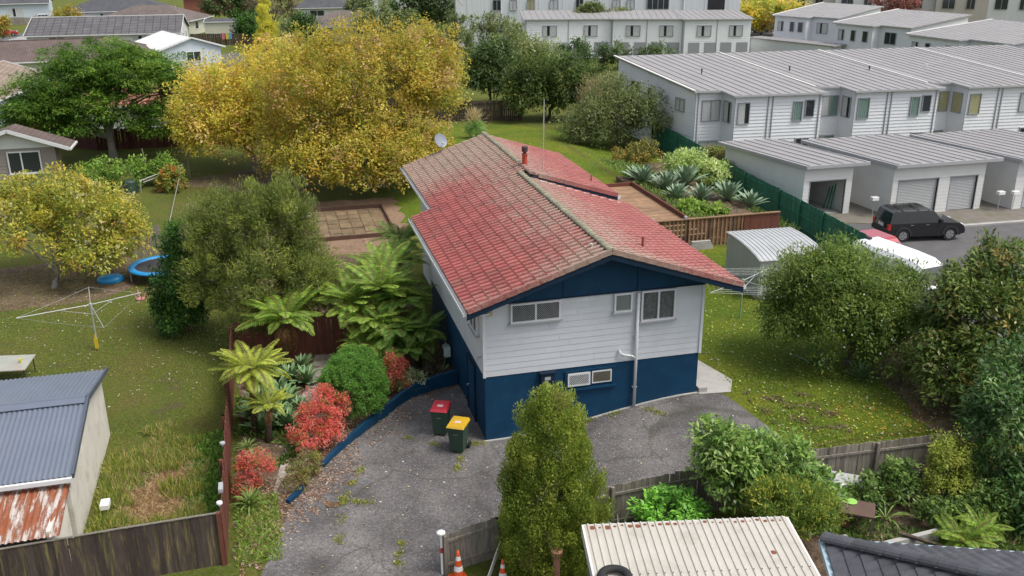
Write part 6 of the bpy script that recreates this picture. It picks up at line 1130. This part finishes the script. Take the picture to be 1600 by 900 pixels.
# ------------------------------------------------------------------ wheelie bins
BINB = mat('dark green bin plastic', (.022,.052,.035), .55, .1, 2, dirt=(.05,.06,.05), dirt_amt=.4)
def bin_(label, x, y, rz, lidm):
    t = thing('wheelie_bin', label, 'wheelie bin', (x,y,.03), rz, 'wheelie bins on the drive')
    MB().hexa([(-.22,-.24,.06),(.22,-.24,.06),(.22,.22,.06),(-.22,.22,.06),(-.28,-.34,.95),(.28,-.34,.95),(.28,.30,.95),(-.28,.30,.95)]).build('body', BINB, t, bevel=.025)
    MB().box(-.30,.30,-.36,.33,.93,.985).build('rim', BINB, t, bevel=.012)
    l = MB().hexa([(-.31,-.40,.985),(.31,-.40,.985),(.31,.36,.985),(-.31,.36,.985),(-.27,-.33,1.06),(.27,-.33,1.06),(.27,.34,1.08),(-.27,.34,1.08)]).build('lid', lidm, t, bevel=.02)
    MB().hexa([(-.1,-.12,1.068),(.1,-.12,1.068),(.1,.02,1.07),(-.1,.02,1.07),(-.1,-.12,1.074),(.1,-.12,1.074),(.1,.02,1.077),(-.1,.02,1.077)]).build('lid_emblem', mat('pale lid print', (.6,.45,.42), .6), l)
    MB().tube([(-.24,.38,.98),(.24,.38,.98)], .018, 8).build('handle', BINB, t)
    MB().box(-.07,.07,-.315,-.295,.72,.82).build('number_sticker', LAMPW, t)
    for s in (-1, 1): MB().tube([(s*.25,.27,.12),(s*.31,.27,.12)], .12, 14).build('wheel', BLACKRUB, t)
    return t
bin_('red lidded dark green wheelie bin beside the house corner', -1.33, .95, rad(-24), mat('red bin lid', (.42,.02,.035), .5, .06))
bin_('yellow lidded dark green wheelie bin, nearer the camera', -.98, -.35, rad(-30), mat('yellow bin lid', (.50,.30,.012), .5, .08))
# hose reel on the cellar wall
hr = thing('hose_reel', 'pale green hose reel mounted low on the navy wall', 'hose reel', (-.03,5.9,.85))
PG = mat('pale green plastic', (.40,.50,.46), .5)
MB().box(-.28,.0,-.22,.22,-.2,.22).build('case', PG, hr, bevel=.06); MB().tube([(-.31,0,0),(-.27,0,0)], .13, 16).build('drum', DARK, hr); MB().tube([(-.2,-.1,-.2),(-.3,-.2,-.5),(-.4,-.1,-.8),(-.55,.2,-.83)], .018, 6).build('hose', GREENPAINT, hr, smooth=True); MB().tube([(-.15,.1,.2),(-.15,.15,.33),(-.15,-.1,.33),(-.15,-.1,.2)], .015, 6).build('handle', PG, hr)
# ------------------------------------------------------------------ cones, bollard, boards
OR = mat('orange cone plastic', (.62,.085,.02), .5, .06); WB = mat('white reflective band', (.72,.72,.72), .35, .03)
def cone(label, x, y, s=1.):
    t = thing('traffic_cone', label, 'traffic cone', (x,y,.03), rad(12), 'traffic cones'); def_r = lambda z: .145-.12*z/.72
    MB().box(-.19,.19,-.19,.19,0,.04).build('base', OR, t, bevel=.01)
    for a, b, m in ((.04,.24,OR),(.24,.36,WB),(.36,.50,OR),(.50,.60,WB),(.60,.74,OR)): MB().lathe([(def_r(a),a),(def_r(b),b)]+([(0,b)] if b > .7 else []), 16).build('band' if m is WB else 'shell', m, t, smooth=True)
    t.scale = (s,s,s); return t
cone('orange cone with white bands at the fence end', -2.36, -6.98, 1.2); cone('second orange cone half cut by the bottom edge', -1.28, -7.5, 1.05)
bo = thing('marker_post', 'white marker post with round cap at the fence end', 'post', (-2.74,-6.66,0)); MB().tube([(0,0,-.05),(0,0,1.3)], .035, 8).build('post', LAMPW, bo); MB().lathe([(.05,1.28),(.115,1.30),(.115,1.34),(.05,1.38),(0,1.38)], 16).build('cap', LAMPW, bo); MB().lathe([(.037,.7),(.037,.86)], 10).build('red_band', mat('red band', (.4,.03,.04), .5), bo)
tag(MB().bar((-1.7,-7.4,.05),(-1.15,-6.75,.75),.16,.02,(0,1,.6)).build('white_board', LAMPW), 'white board leaning on the grey fence behind the cones', 'board')
tag(MB().tube([(-.15,-8.6,0),(-.15,-8.6,1.5)], .09, 8).lathe([(.0,1.5),(.13,1.5),(.15,1.62),(.10,1.68),(.10,1.6),(0,1.6)], 14, (-.15,-8.6,0)).build('clay_pipe', mat('pale terracotta', (.32,.15,.10), .8)), 'pale terracotta pipe beside the conifer foot', 'pipe')
ty = MB(); 
for i in range(24):
    a0 = 2*PI*i/24
    for j in range(10): b0 = 2*PI*j/10; ty.v.append(((.31+.1*math.cos(b0))*math.cos(a0),(.31+.1*math.cos(b0))*math.sin(a0),.085*math.sin(b0)))
for i in range(24):
    for j in range(10): ty.f.append((i*10+j,((i+1)%24)*10+j,((i+1)%24)*10+(j+1)%10,i*10+(j+1)%10))
o = ty.build('tyre', BLACKRUB, smooth=True); o.location = (.42,-11.12,2.565); tag(o, 'black tyre lying on the cream carport roof', 'tyre')
# ------------------------------------------------------------------ rotary clotheslines
def rotary(label, x, y, h, tips, polem, pole_r=.03, wires=5, z0=None, drop=.0):
    z = gz(x, y); t = thing('rotary_clothesline', label, 'clothesline', (x,y,z)); MB().tube([(0,0,-.05),(0,0,h)], pole_r, 8).build('pole', polem, t); MB().lathe([(.05,h-.25),(.06,h-.1),(.06,h+.03),(0,h+.05)], 10).build('hub', polem, t)
    T_ = [Vector((a-x,b-y,c-z)) for a, b, c in tips]
    for e in T_:
        MB().tube([(0,0,h-.03),e], .016, 6).build('arm', STEEL, t); MB().tube([(0,0,h-.45),e*.45+Vector((0,0,(h-.03)*.55))], .01, 5).build('strut', STEEL, t)
    c = Vector((0,0,h-.03))
    for k in range(wires):
        f = 1-.13*k
        for a, b in zip(T_, T_[1:]+T_[:1]): MB().tube([c.lerp(a,f), (c.lerp(a,f)+c.lerp(b,f))/2-Vector((0,0,.03)), c.lerp(b,f)], .005, 4, cap=False).build('line', STEEL, t)
    return t
rotary('old rotary clothesline with drooping arms on the dry left lawn', -13.85, 11.86, 2.0, [(-16.44,10.86,2.04),(-14.2,13.9,2.04),(-11.96,12.6,2.04),(-12.95,8.9,2.04)], STEEL, .03, 1)
rotary('rotary clothesline with a green pole on the right hand lawn', 12.54, 6.05, 1.72, [(10.6,5.1,2.5),(11.6,8.0,2.5),(14.4,7.1,2.55),(13.5,4.1,2.5)], mat('green enamel pole', (.22,.36,.22), .5), .035, 5)
bt = tag(MB().bar((-13.84,11.66,.1),(-13.84,11.66,.55),.14,.05).bar((-13.84,11.66,.55),(-13.84,11.68,.72),.04,.04).build('yellow_bat', mat('yellow plastic', (.55,.38,.02), .5)), 'yellow plastic bat propped at the old clothesline pole', 'bat')
# T post line, prop and bars
tp = thing('clothesline_post', 'T shaped clothesline post at the end of the left lawn', 'clothesline', (-11.76,42.3,0)); MB().tube([(0,0,-.1),(0,0,2.0)], .05, 6).build('post', GREYWOOD, tp); MB().bar((-.6,-.1,2.0),(.35,.1,2.0),.07,.07).build('crossbar', GREYWOOD, tp)
tag(MB().tube([(-12.05,41.2,-.1),(-12.08,41.2,1.35)], .05, 6).build('post', GREYWOOD), 'short grey post beside the T shaped line post', 'post'); tag(MB().tube([(-15.0,46,-.1),(-15.15,46,1.6)], .05, 6).build('post', GREYWOOD), 'grey post left of the T shaped line post', 'post')
tag(MB().tube([(-12.06,41.1,1.36),(-12.36,31,.02)], .03, 6).build('prop_pole', PALEBARK), 'long pale pole leaning from the short grey post to the grass', 'pole')
rk = thing('drying_rail', 'pale twin drying rails from the compost bin to the short post', 'rail', (-14.7,38.8,0)); MB().tube([(0,0,-.1),(0,0,.85)], .03, 6).build('leg', STEEL, rk); MB().tube([(0,0,.85),(2.6,2.25,1.3)], .028, 6).build('rail', STEEL, rk); MB().tube([(.25,-.3,.8),(2.7,1.9,1.2)], .022, 6).build('rail', STEEL, rk)
tag(MB().lathe([(.5,0),(.42,.75),(.3,.85),(0,.88)], 14, (-15.4,39.2,0)).build('compost_bin', mat('green black plastic', (.02,.045,.03), .6)), 'dark green compost bin behind the yellowing tree', 'compost bin')
# ------------------------------------------------------------------ trampoline and yard toys
BLUEP = mat('bright blue vinyl', (.012,.22,.50), .45, .08)
tr = thing('trampoline', 'round trampoline with bright blue pad, half behind the dark shrub', 'trampoline', (-11.95,20.6,0))
MB().lathe([(1.25,.62),(1.27,.68),(1.55,.68),(1.6,.62),(1.56,.58)], 36).build('edge_pad', BLUEP, tr, smooth=True); MB().lathe([(0,.60),(1.27,.62)], 36).build('mat', mat('black trampoline mat', (.03,.028,.033), .8), tr)
for i in range(6): a = i*PI/3+.3; MB().tube([(1.5*math.cos(a),1.5*math.sin(a),0),(1.5*math.cos(a),1.5*math.sin(a),.6)], .025, 6).build('leg', STEEL, tr)
o = MB().lathe([(.62,0),(.66,.1),(.58,.24),(.3,.3),(0,.31)], 24).build('blue_pool', BLUEP, smooth=True); o.location = (-14.4,20.6,.02); o.scale = (1.0,.75,1); tag(o, 'bright blue upturned paddling pool left of the trampoline', 'paddling pool')
pk = mat('dusty pink plastic', (.42,.19,.19), .6); st = thing('pink_stool', 'dusty pink upturned stool below the trampoline', 'stool', (-12.7,17.5,0)); MB().lathe([(0,.0),(.2,.0),(.22,.06),(0,.07)], 14).build('seat', pk, st)
for i in range(4): a = i*PI/2+.4; MB().tube([(.15*math.cos(a),.15*math.sin(a),.06),(.34*math.cos(a),.34*math.sin(a),.42)], .025, 6).build('leg', pk, st)
tb = thing('folding_table', 'worn pale folding table at the left edge of the lawn', 'table', (-16.5,9.5,0)); MB().hexa([(-1.6,-.55,.70),(.58,-.85,.70),(.7,.6,.70),(-1.4,.95,.70),(-1.6,-.55,.735),(.58,-.85,.735),(.7,.6,.735),(-1.4,.95,.735)]).build('table_top', mat('worn grey green laminate', (.30,.31,.27), .6, .2, 2, dirt=(.36,.18,.14), dirt_amt=.5), tb)
for x, y in ((-1.4,-.4),(.5,-.7),(.6,.5),(-1.3,.8)): MB().tube([(x,y,0),(x,y,.7)], .02, 6).build('leg', DARK, tb)
tag(MB().lathe([(.05,0),(.06,.16),(0,.17)], 10, (-16.2,9.4,.735)).build('yellow_cup', YEL), 'small yellow cup on the worn folding table', 'cup')
# ------------------------------------------------------------------ paved patio with timber edges
pt = thing('paved_patio', 'old square paved patio with timber edging behind the tea tree', 'patio', (-1.8,27.5,0)); PV = mat('mossy orange paver', (.165,.112,.062), .9, .35, 2, dirt=(.10,.095,.045), dirt_amt=.8, dirt_scale=1.6, rnd=.25); pv = MB().box(-.325,.325,-.47,.47,0,.06).mesh('paver', PV)
for i in range(6):
    for j in range(6): o = link('paver', pv, pt); o.location = (-1.72+i*.68, -2.45+j*.98, random.uniform(-.01,.04)); o.rotation_euler = (rad(random.uniform(-1.5,1.5)),rad(random.uniform(-1.5,1.5)),rad(random.uniform(-2,2)))
for a, b in (((-2.2,-3.05),(2.2,-3.0)),((2.25,-3.0),(2.25,3.3)),((-2.2,3.3),(2.25,3.3))): MB().bar((*a,.12),(*b,.12),.08,.26).build('edging_board', mat('brown timber edging', (.095,.05,.032), .9, .25), pt)
# ------------------------------------------------------------------ deck with railing
dk = thing('deck', 'timber deck with slatted railing behind the red roof', 'deck', (12,16,.8)); DZ_ = 1.3
MB().box(8.6,15.75,15.85,27,.5,DZ_-.03).build('deck_base', DARKWOOD, dk, world=True)
for i in range(76): y = 15.9+i*.145; MB().box(8.6,15.8,y,y+.135,DZ_-.028,DZ_).build('deck_board', DECKWOOD, dk, world=True)
rl = MB().box(12.2,19.75,15.62,15.78,2.32,2.37).build('top_rail', DECKWOOD, dk, world=True)
for i in range(5): MB().box(12.2,17.6,15.75,15.78,.95+i*.28,1.17+i*.28).build('slat', DECKWOOD, dk, world=True)
for i in range(24): x = 12.25+i*.23; MB().box(x,x+.085,15.68,15.72,.72,2.32).build('baluster', DARKWOOD if i % 6 == 3 else DECKWOOD, dk, world=True)
for i in range(14): x = 17.7+i*.147; MB().box(x,x+.14,15.69,15.72,.4 if x < 20 else .1,2.32).build('baluster', REDWOOD, dk, world=True)
for x in (12.25,14.5,17.65,19.65): MB().box(x-.05,x+.05,15.74,15.84,.2,2.33).build('post', REDWOOD, dk, world=True)
for x in (12.5,14.35):
    MB().box(x-.07,x+.07,15.64,15.8,2.37,2.5).build('post_cap', GUTTER, dk, world=True)
MB().box(15.8,15.9,17.4,27,.8,1.55).build('garden_retaining_board', REDWOOD, dk, world=True); MB().box(15.95,20,17.3,17.42,.6,1.75).build('garden_retaining_board', REDWOOD, dk, world=True); MB().box(9,15.9,27,27.12,.8,1.5).build('garden_retaining_board', REDWOOD, dk, world=True)
gb = MB().box(15.92,20.3,17.45,30,.4,1.2); tag(gb.build('raised_bed', SOIL), kind='structure')
ps = thing('plank_stack', 'pale planks stacked under the deck railing', 'planks', (15,15.2,.82))
for i in range(4): MB().box(-.6+.05*i,.7-.04*i,-.1+.02*i,.15,.0+i*.11,.1+i*.11).build('plank', CONC, ps)
# ------------------------------------------------------------------ vehicles
def paint(name, c, r=.25): 
    m, n, l, b = nodes(name); b.inputs['Base Color'].default_value = (*c,1); b.inputs['Roughness'].default_value = r; b.inputs['Coat Weight'].default_value = .5; b.inputs['Coat Roughness'].default_value = .08; return m
RIM = mat('alloy rim', (.42,.43,.45), .3, .05, metal=.7); TAIL = mat('red tail lamp', (.45,.02,.02), .3); HEAD = mat('clear head lamp', (.55,.57,.6), .15); PLATE = mat('white plate', (.65,.65,.62), .5); CHROME = mat('chrome', (.6,.6,.6), .15, metal=1.)
CARGLASS = glass_mat('car glass', (.022,.026,.03)); TRIMB = mat('black plastic trim', (.025,.025,.027), .6)
def car(label, x, y, rz, pm, L=4.5, Wd=1.84, Ht=1.78, belt=1.08, hood=1.02, cowl=.95, roof_f=.35, roof_r=-2.0, rear_b=-2.18, wr=.37, axf=1.40, axr=-1.36, rails=False, name='car', cat='car', group=None, spare_plate=True, win=(), z=0.012):
    t = thing(name, label, cat, (x,y,z), rz, group); hl = L/2; hw = Wd/2
    pr = [(-hl,.48),(-hl-.0,.78),(-hl+.05,belt-.02),(cowl,belt),(hl-.3,hood-.03),(hl-.06,hood-.2),(hl,.62),(hl-.02,.42)]
    def arch(ax): return [(ax+(wr+.05)*math.cos(a), wr+(wr+.05)*math.sin(a)) for a in np.linspace(-.15, PI+.15, 9)]
    pr += [(q[0], max(.30, q[1])) for q in arch(axf)]+[(q[0], max(.30, q[1])) for q in arch(axr)]
    n = len(pr); m = MB(); yin = lambda zz: hw*(1-.03*max(0, (zz-.8)/.4))
    m.v = [(px,-yin(pz),pz) for px, pz in pr]+[(px,yin(pz),pz) for px, pz in pr]; m.f = [tuple(range(n)), tuple(range(2*n-1,n-1,-1))]+[(i,n+i,n+(i+1)%n,(i+1)%n) for i in range(n)]
    b = m.build('body', pm, t)
    MB().box(-hl+.1,hl-.1,-hw+.22,hw-.22,.25,.5).build('underside', DARK, t)
    cr = [(rear_b,belt-.02),(roof_r-.02,Ht-.10),(roof_r+.12,Ht-.02),(roof_f-.1,Ht),(roof_f+.05,Ht-.06),(cowl+.02,belt-.01)]; k = len(cr); m = MB(); yc = lambda zz: hw*.965-(zz-belt)*.20
    m.v = [(px,-yc(pz),pz) for px, pz in cr]+[(px,yc(pz),pz) for px, pz in cr]; m.f = [tuple(range(k)), tuple(range(2*k-1,k-1,-1))]+[(i,k+i,k+(i+1)%k,(i+1)%k) for i in range(k)]
    cb = m.build('cabin', pm, t)
    z0, z1 = belt+.06, Ht-.16
    def xf_(zz, p, q): return p[0]+(q[0]-p[0])*(zz-p[1])/(q[1]-p[1])
    xr0, xr1 = xf_(z0,cr[0],cr[1])+.14, xf_(z1,cr[0],cr[1])+.14; xf0, xf1 = xf_(z0,cr[5],cr[4])-.12, xf_(z1,cr[5],cr[4])-.12
    cuts = win or (.33,.66); 
    for s in (-1, 1):
        es = [0,*cuts,1]
        for a, c in zip(es, es[1:]):
            g_ = .02; A0, A1 = xr0+(xf0-xr0)*a+g_, xr1+(xf1-xr1)*a+g_; B0, B1 = xr0+(xf0-xr0)*c-g_, xr1+(xf1-xr1)*c-g_
            P = [(A0,s*(yc(z0)+.006),z0),(B0,s*(yc(z0)+.006),z0),(B1,s*(yc(z1)+.006),z1),(A1,s*(yc(z1)+.006),z1)]; MB().poly(P if s < 0 else P[::-1]).build('side_window', CARGLASS, cb)
        for hx in (cowl-.95, cowl-1.85): MB().box(hx-.1,hx+.1,s*hw-.01 if s > 0 else s*hw-.02,s*hw+.02 if s > 0 else s*hw+.01,belt-.13,belt-.09).build('door_handle', CHROME, b)
        MB().box(cowl-.25,cowl-.1,s*(hw+.02)-.07,s*(hw+.02)+.09,belt+.0,belt+.17).build('mirror', pm, t)
        for ax in (axf, axr):
            w = MB().tube([(ax,s*(hw-.20),wr),(ax,s*(hw+.015),wr)], wr, 22).build('wheel', BLACKRUB, t); MB().lathe([(0,0),(wr*.62,0),(wr*.66,-.03)], 20).xf(Matrix.Translation((ax,s*(hw+.019),wr)) @ Matrix.Rotation(-s*PI/2,4,'X')).build('rim', RIM, w)
            q = MB()
            for i in range(5): a = i*2*PI/5+.3; q.bar((ax+wr*.2*math.cos(a),s*(hw+.022),wr+wr*.2*math.sin(a)),(ax+wr*.56*math.cos(a),s*(hw+.022),wr+wr*.56*math.sin(a)),.02,wr*.1,(0,1,0))
            q.build('spoke_gap', DARK, w)
            arc = MB(); A_ = np.linspace(.0, PI, 10)
            for a0, a1 in zip(A_, A_[1:]):
                r0, r1 = wr+.04, wr+.13; P = [(ax+r0*math.cos(a0),wr+r0*math.sin(a0)),(ax+r1*math.cos(a0),wr+r1*math.sin(a0)),(ax+r1*math.cos(a1),wr+r1*math.sin(a1)),(ax+r0*math.cos(a1),wr+r0*math.sin(a1))]; arc.hexa([(p[0],s*hw,p[1]) for p in P]+[(p[0],s*(hw+.035),p[1]) for p in P])
            arc.build('wheel_arch', TRIMB if rails else pm, b)
        MB().box(hl-.16,hl-.02,s*(hw-.25)-.15,s*(hw-.25)+.15,.72,.9).build('headlight', HEAD, b); MB().box(-hl-.015,-hl+.12,s*(hw-.09)-.1,s*(hw-.09)+.1,.72,1.04).build('tail_light', TAIL, b)
    a, c = cr[0], cr[1]; zz0, zz1 = belt+.08, Ht-.2; P = [(xf_(zz0,a,c)-.008,-yc(zz0)+.14,zz0),(xf_(zz0,a,c)-.008,yc(zz0)-.14,zz0),(xf_(zz1,a,c)-.008,yc(zz1)-.14,zz1),(xf_(zz1,a,c)-.008,-yc(zz1)+.14,zz1)]; MB().poly(P[::-1]).build('rear_window', CARGLASS, cb)
    a, c = cr[5], cr[4]; P = [(xf_(zz0,a,c)+.008,-yc(zz0)+.1,zz0),(xf_(zz0,a,c)+.008,yc(zz0)-.1,zz0),(xf_(zz1,a,c)+.008,yc(zz1)-.1,zz1),(xf_(zz1,a,c)+.008,-yc(zz1)+.1,zz1)]; MB().poly(P).build('windscreen', CARGLASS, cb)
    MB().box(-hl-.08,-hl+.1,-hw+.03,hw-.03,.42,.66).build('rear_bumper', TRIMB if rails else pm, b, bevel=.03); MB().box(hl-.1,hl+.06,-hw+.03,hw-.03,.40,.64).build('front_bumper', TRIMB if rails else pm, b, bevel=.03)
    if spare_plate: MB().box(-hl-.012,-hl+.03,-.27,.27,.80,.93).build('number_plate', PLATE, b); MB().box(-hl-.02,-hl+.03,-.33,.33,.95,1.0).build('plate_trim', CHROME, b)
    if rails:
        for s in (-1, 1): MB().tube([(roof_r+.2,s*.62,Ht+.0),(roof_r+.3,s*.62,Ht+.06),(roof_f-.3,s*.62,Ht+.06),(roof_f-.2,s*.62,Ht+.0)], .02, 6).build('roof_rail', TRIMB, cb)
        for xx in (-1.3,-.4): MB().bar((xx,-.62,Ht+.06),(xx,.62,Ht+.06),.05,.025).build('roof_bar', TRIMB, cb)
        MB().tube([(-.9,.2,Ht),(-1.0,.2,Ht+.28)], .008, 4).build('aerial', TRIMB, cb)
    return t
hd = math.atan2(15.15-15.54, 30.55-27.78)
# wheels on the camera side stand on that line; the body centre lies half a width further back
nrm = Vector((-math.sin(hd), math.cos(hd))); mid = Vector((29.16,15.35))+nrm*.93
car('black four wheel drive wagon with roof rails in front of the garages', mid.x-.35, mid.y+.05, hd, paint('black car paint', (.010,.010,.012), .12), rails=True, name='parked_wagon', win=(.3,.62), Ht=1.74)
# white van: a tall closed body
van = thing('parked_van', 'white van, mostly its roof seen behind the flowering shrub', 'van', (22.3,8.6,0), rad(-80)); VW = paint('white van paint', (.66,.67,.68), .4)
st_ = [(-2.6,.9,2.02),(-2.45,.92,2.12),(0,.92,2.14),(1.1,.90,2.10),(1.6,.86,1.95),(2.3,.88,1.25),(2.65,.84,1.0)]; m = MB(); k = 8
for xx, w_, zt in st_: m.v += [(xx,-w_,.4),(xx,-w_-.03,1.1),(xx,-w_+.06,zt-.22),(xx,-w_+.22,zt-.03),(xx,w_-.22,zt-.03),(xx,w_-.06,zt-.22),(xx,w_+.03,1.1),(xx,w_,.4)]
for i in range(len(st_)-1):
    for j in range(k): m.f.append((i*k+j,i*k+(j+1)%k,(i+1)*k+(j+1)%k,(i+1)*k+j))
m.f += [tuple(range(k)), tuple(range(len(st_)*k-1,(len(st_)-1)*k-1,-1))]; vb = m.build('body', VW, van)
MB().add([(1.66,-.7,1.86),(1.66,.7,1.86),(2.26,.75,1.30),(2.26,-.75,1.30)], [(0,1,2,3)]).xf(Matrix.Translation((.02,0,.02))).build('windscreen', CARGLASS, van)
for s in (-1, 1):
    MB().add([(.6,s*.925,1.3),(1.9,s*.925,1.3),(1.5,s*.88,1.8),(.6,s*.88,1.8)], [(0,1,2,3) if s < 0 else (3,2,1,0)]).build('side_window', CARGLASS, van)
    MB().box(1.55,1.7,s*1.0-.1,s*1.0+.1,1.3,1.55).build('mirror', TRIMB, van)
    for ax in (-1.7,1.75): w = MB().tube([(ax,s*.72,.34),(ax,s*.93,.34)], .34, 18).build('wheel', BLACKRUB, van); MB().lathe([(0,0),(.2,0)], 14).xf(Matrix.Translation((ax,s*.935,.34)) @ Matrix.Rotation(-s*PI/2,4,'X')).build('rim', RIM, w)
    MB().box(-2.63,-2.55,s*.8-.08,s*.8+.08,.8,1.3).build('tail_light', TAIL, van)
MB().box(-2.5,-2.2,-.08,.08,2.11,2.19).build('roof_lamp', TRIMB, van)
SM = dict(L=4.2, Wd=1.72, Ht=1.45, belt=.9, hood=.88, cowl=.85, roof_f=.2, roof_r=-1.55, rear_b=-1.95, wr=.31, axf=1.3, axr=-1.25)
car('red car peeping over the green fence beside the white van', 24.0, 12.7, rad(-84), paint('red car paint', (.32,.015,.03)), name='parked_car', **SM)
car('bright blue car at the top by the far terrace', 87.5, 143.5, rad(10), paint('blue car paint', (.02,.16,.36)), name='parked_car', **SM)
car('dark car below the blue car at the top', 81.2, 129.6, rad(8), paint('dark car paint', (.02,.022,.03)), name='parked_car', **SM)
car('silver white car at the corner of the far terrace', 77.5, 118, rad(60), paint('silver car paint', (.5,.5,.5)), name='parked_car', **SM)
car('red car on the far left street', -49.5, 163.5, rad(15), paint('bright red car paint', (.40,.02,.03)), name='parked_car', **SM)
car('crimson car half hidden behind the spreading tree', -25.0, 64.5, rad(100), paint('crimson car paint', (.36,.012,.03)), name='parked_car', **SM)
car('dark car in the drive at the top left corner', -60, 199.0, rad(20), paint('black blue car paint', (.015,.016,.02)), name='parked_car', **SM)
car('pale car in the drive at the top left corner', -49, 198.5, rad(20), paint('pale car paint', (.45,.46,.48)), name='parked_car', **SM)
# salmon roof and shed seen through the spreading tree
ps_ = simple_house('garden_shed', 'salmon roofed shed glimpsed through the spreading tree', (-17.5,66), rad(-8), 8, 6, 2.2, 1.1, False, PALEW, mat('salmon roofing', (.42,.16,.12), .6, .12), (), over=.3); ps_['category'] = 'shed'
# mail boxes
for i, (x, y, s) in enumerate(((28.95,20.6,'between the open garage and the double garage'),(37.2,19.7,'just right of the double garage'),(38.05,19.45,'at the right hand garage corner'))):
    t = thing('mailbox', 'white mailbox '+s, 'mailbox', (x,y,0), 0, 'mailboxes by the garages'); MB().tube([(0,0,-.05),(.05,0,1.05)], .025, 6).build('post', STEEL, t); MB().box(-.18,.26,-.15,.15,1.03,1.25).build('box', LAMPW, t, bevel=.02)
MB_l = MB()
for i, (x, y) in enumerate(((28.3,26),)): tag(MB().box(28.02,28.3,25.9,26.1,2.2,2.28).box(28.25,28.3,25.85,26.15,2.1,2.4).build('wall_bracket', GUTTER), 'small dark bracket on the side wall of the open garage', 'bracket')
# utility pole at the top
up = thing('utility_pole', 'pale utility pole left of the tall block', 'pole', (19.5,100,0)); MB().tube([(0,0,-.2),(0,0,10)], [.17,.13], 10).build('pole', CONC, up); MB().bar((-1.2,0,8.6),(1.2,0,8.6),.1,.12).bar((-1.0,0,7.6),(0,0,8.6),.05,.05).bar((1.0,0,7.6),(0,0,8.6),.05,.05).build('crossarm', GREYWOOD, up)
# lower right yard: bench, boards, retaining wall, lid
wb = thing('workbench', 'old brown bench with a board top in the lower right yard', 'bench', (9.1,-7.6,0), rad(-35)); MB().box(-.55,.55,-.4,.4,.62,.68).build('top', mat('brown board', (.10,.06,.045), .8, .2), wb); MB().box(-.5,-.1,-.38,-.05,.2,.6).build('drawer', REDWOOD, wb)
for x in (-.5,.5):
    for y in (-.35,.35): MB().box(x-.03,x+.03,y-.03,y+.03,0,.62).build('leg', GREYWOOD, wb)
tag(MB().lathe([(0,.0),(.16,.0),(.17,.03),(0,.04)], 18, (9.15,-7.35,.685)).build('lime_frisbee', mat('lime plastic', (.25,.48,.10), .5)), 'lime green round disc on the old bench', 'disc')
tag(MB().bar((8.9,-6.3,.95),(10.2,-6.35,.55),.5,.03,(0,-.5,1)).build('metal_sheet', GUTTER), 'grey metal sheet leaning by the paling fence', 'sheet'); tag(MB().bar((8.4,-6.5,.9),(9.4,-6.6,.75),.16,.03).build('white_board', LAMPW), 'white board above the bench by the paling fence', 'board'); tag(MB().bar((8.9,-6.8,.85),(9.6,-7.05,.5),.1,.03).build('pink_board', mat('faded pink board', (.45,.24,.22), .7)), 'faded pink board above the old bench', 'board')
tag(MB().hexa([(8.6,-9.1,-.1),(11,-8.9,-.1),(11,-8.75,-.1),(8.6,-8.95,-.1),(8.6,-9.1,.4),(11,-8.9,.4),(11,-8.75,.4),(8.6,-8.95,.4)]).build('retaining_wall', CONC), 'low concrete retaining wall behind the dark tiled roof', 'wall'); tag(MB().bar((9.7,-8.8,.5),(11.2,-9.6,.15),.12,.06).build('plank', DARKWOOD), 'dark plank lying across the low concrete wall', 'plank'); tag(MB().box(-.2,.2,-.1,.1,0,.2,Matrix.Translation((8.35,-8.2,0))).build('concrete_block', CONC), 'concrete block beside the old bench', 'block')
tag(MB().box(7.78,8.1,-.05,.35,gz(8,0)+.03,gz(8,0)+.2).build('rubble_block', CONC), 'grey block on the path at the right house corner', 'block')
tag(MB().box(-11.95,-11.7,-1.6,-1.2,.35,.5).build('white_crate', LAMPW), 'white crate lying in the weeds beside the cream shed', 'crate')
fr_ = link('dry_frond', FM['x'][0]); fr_.location = (-5.45,-2.9,.1); fr_.rotation_euler = (0,.12,rad(70)); fr_.scale = (1.3,1.3,.35); tag(fr_, 'dry orange fern frond lying on the drive', 'frond')
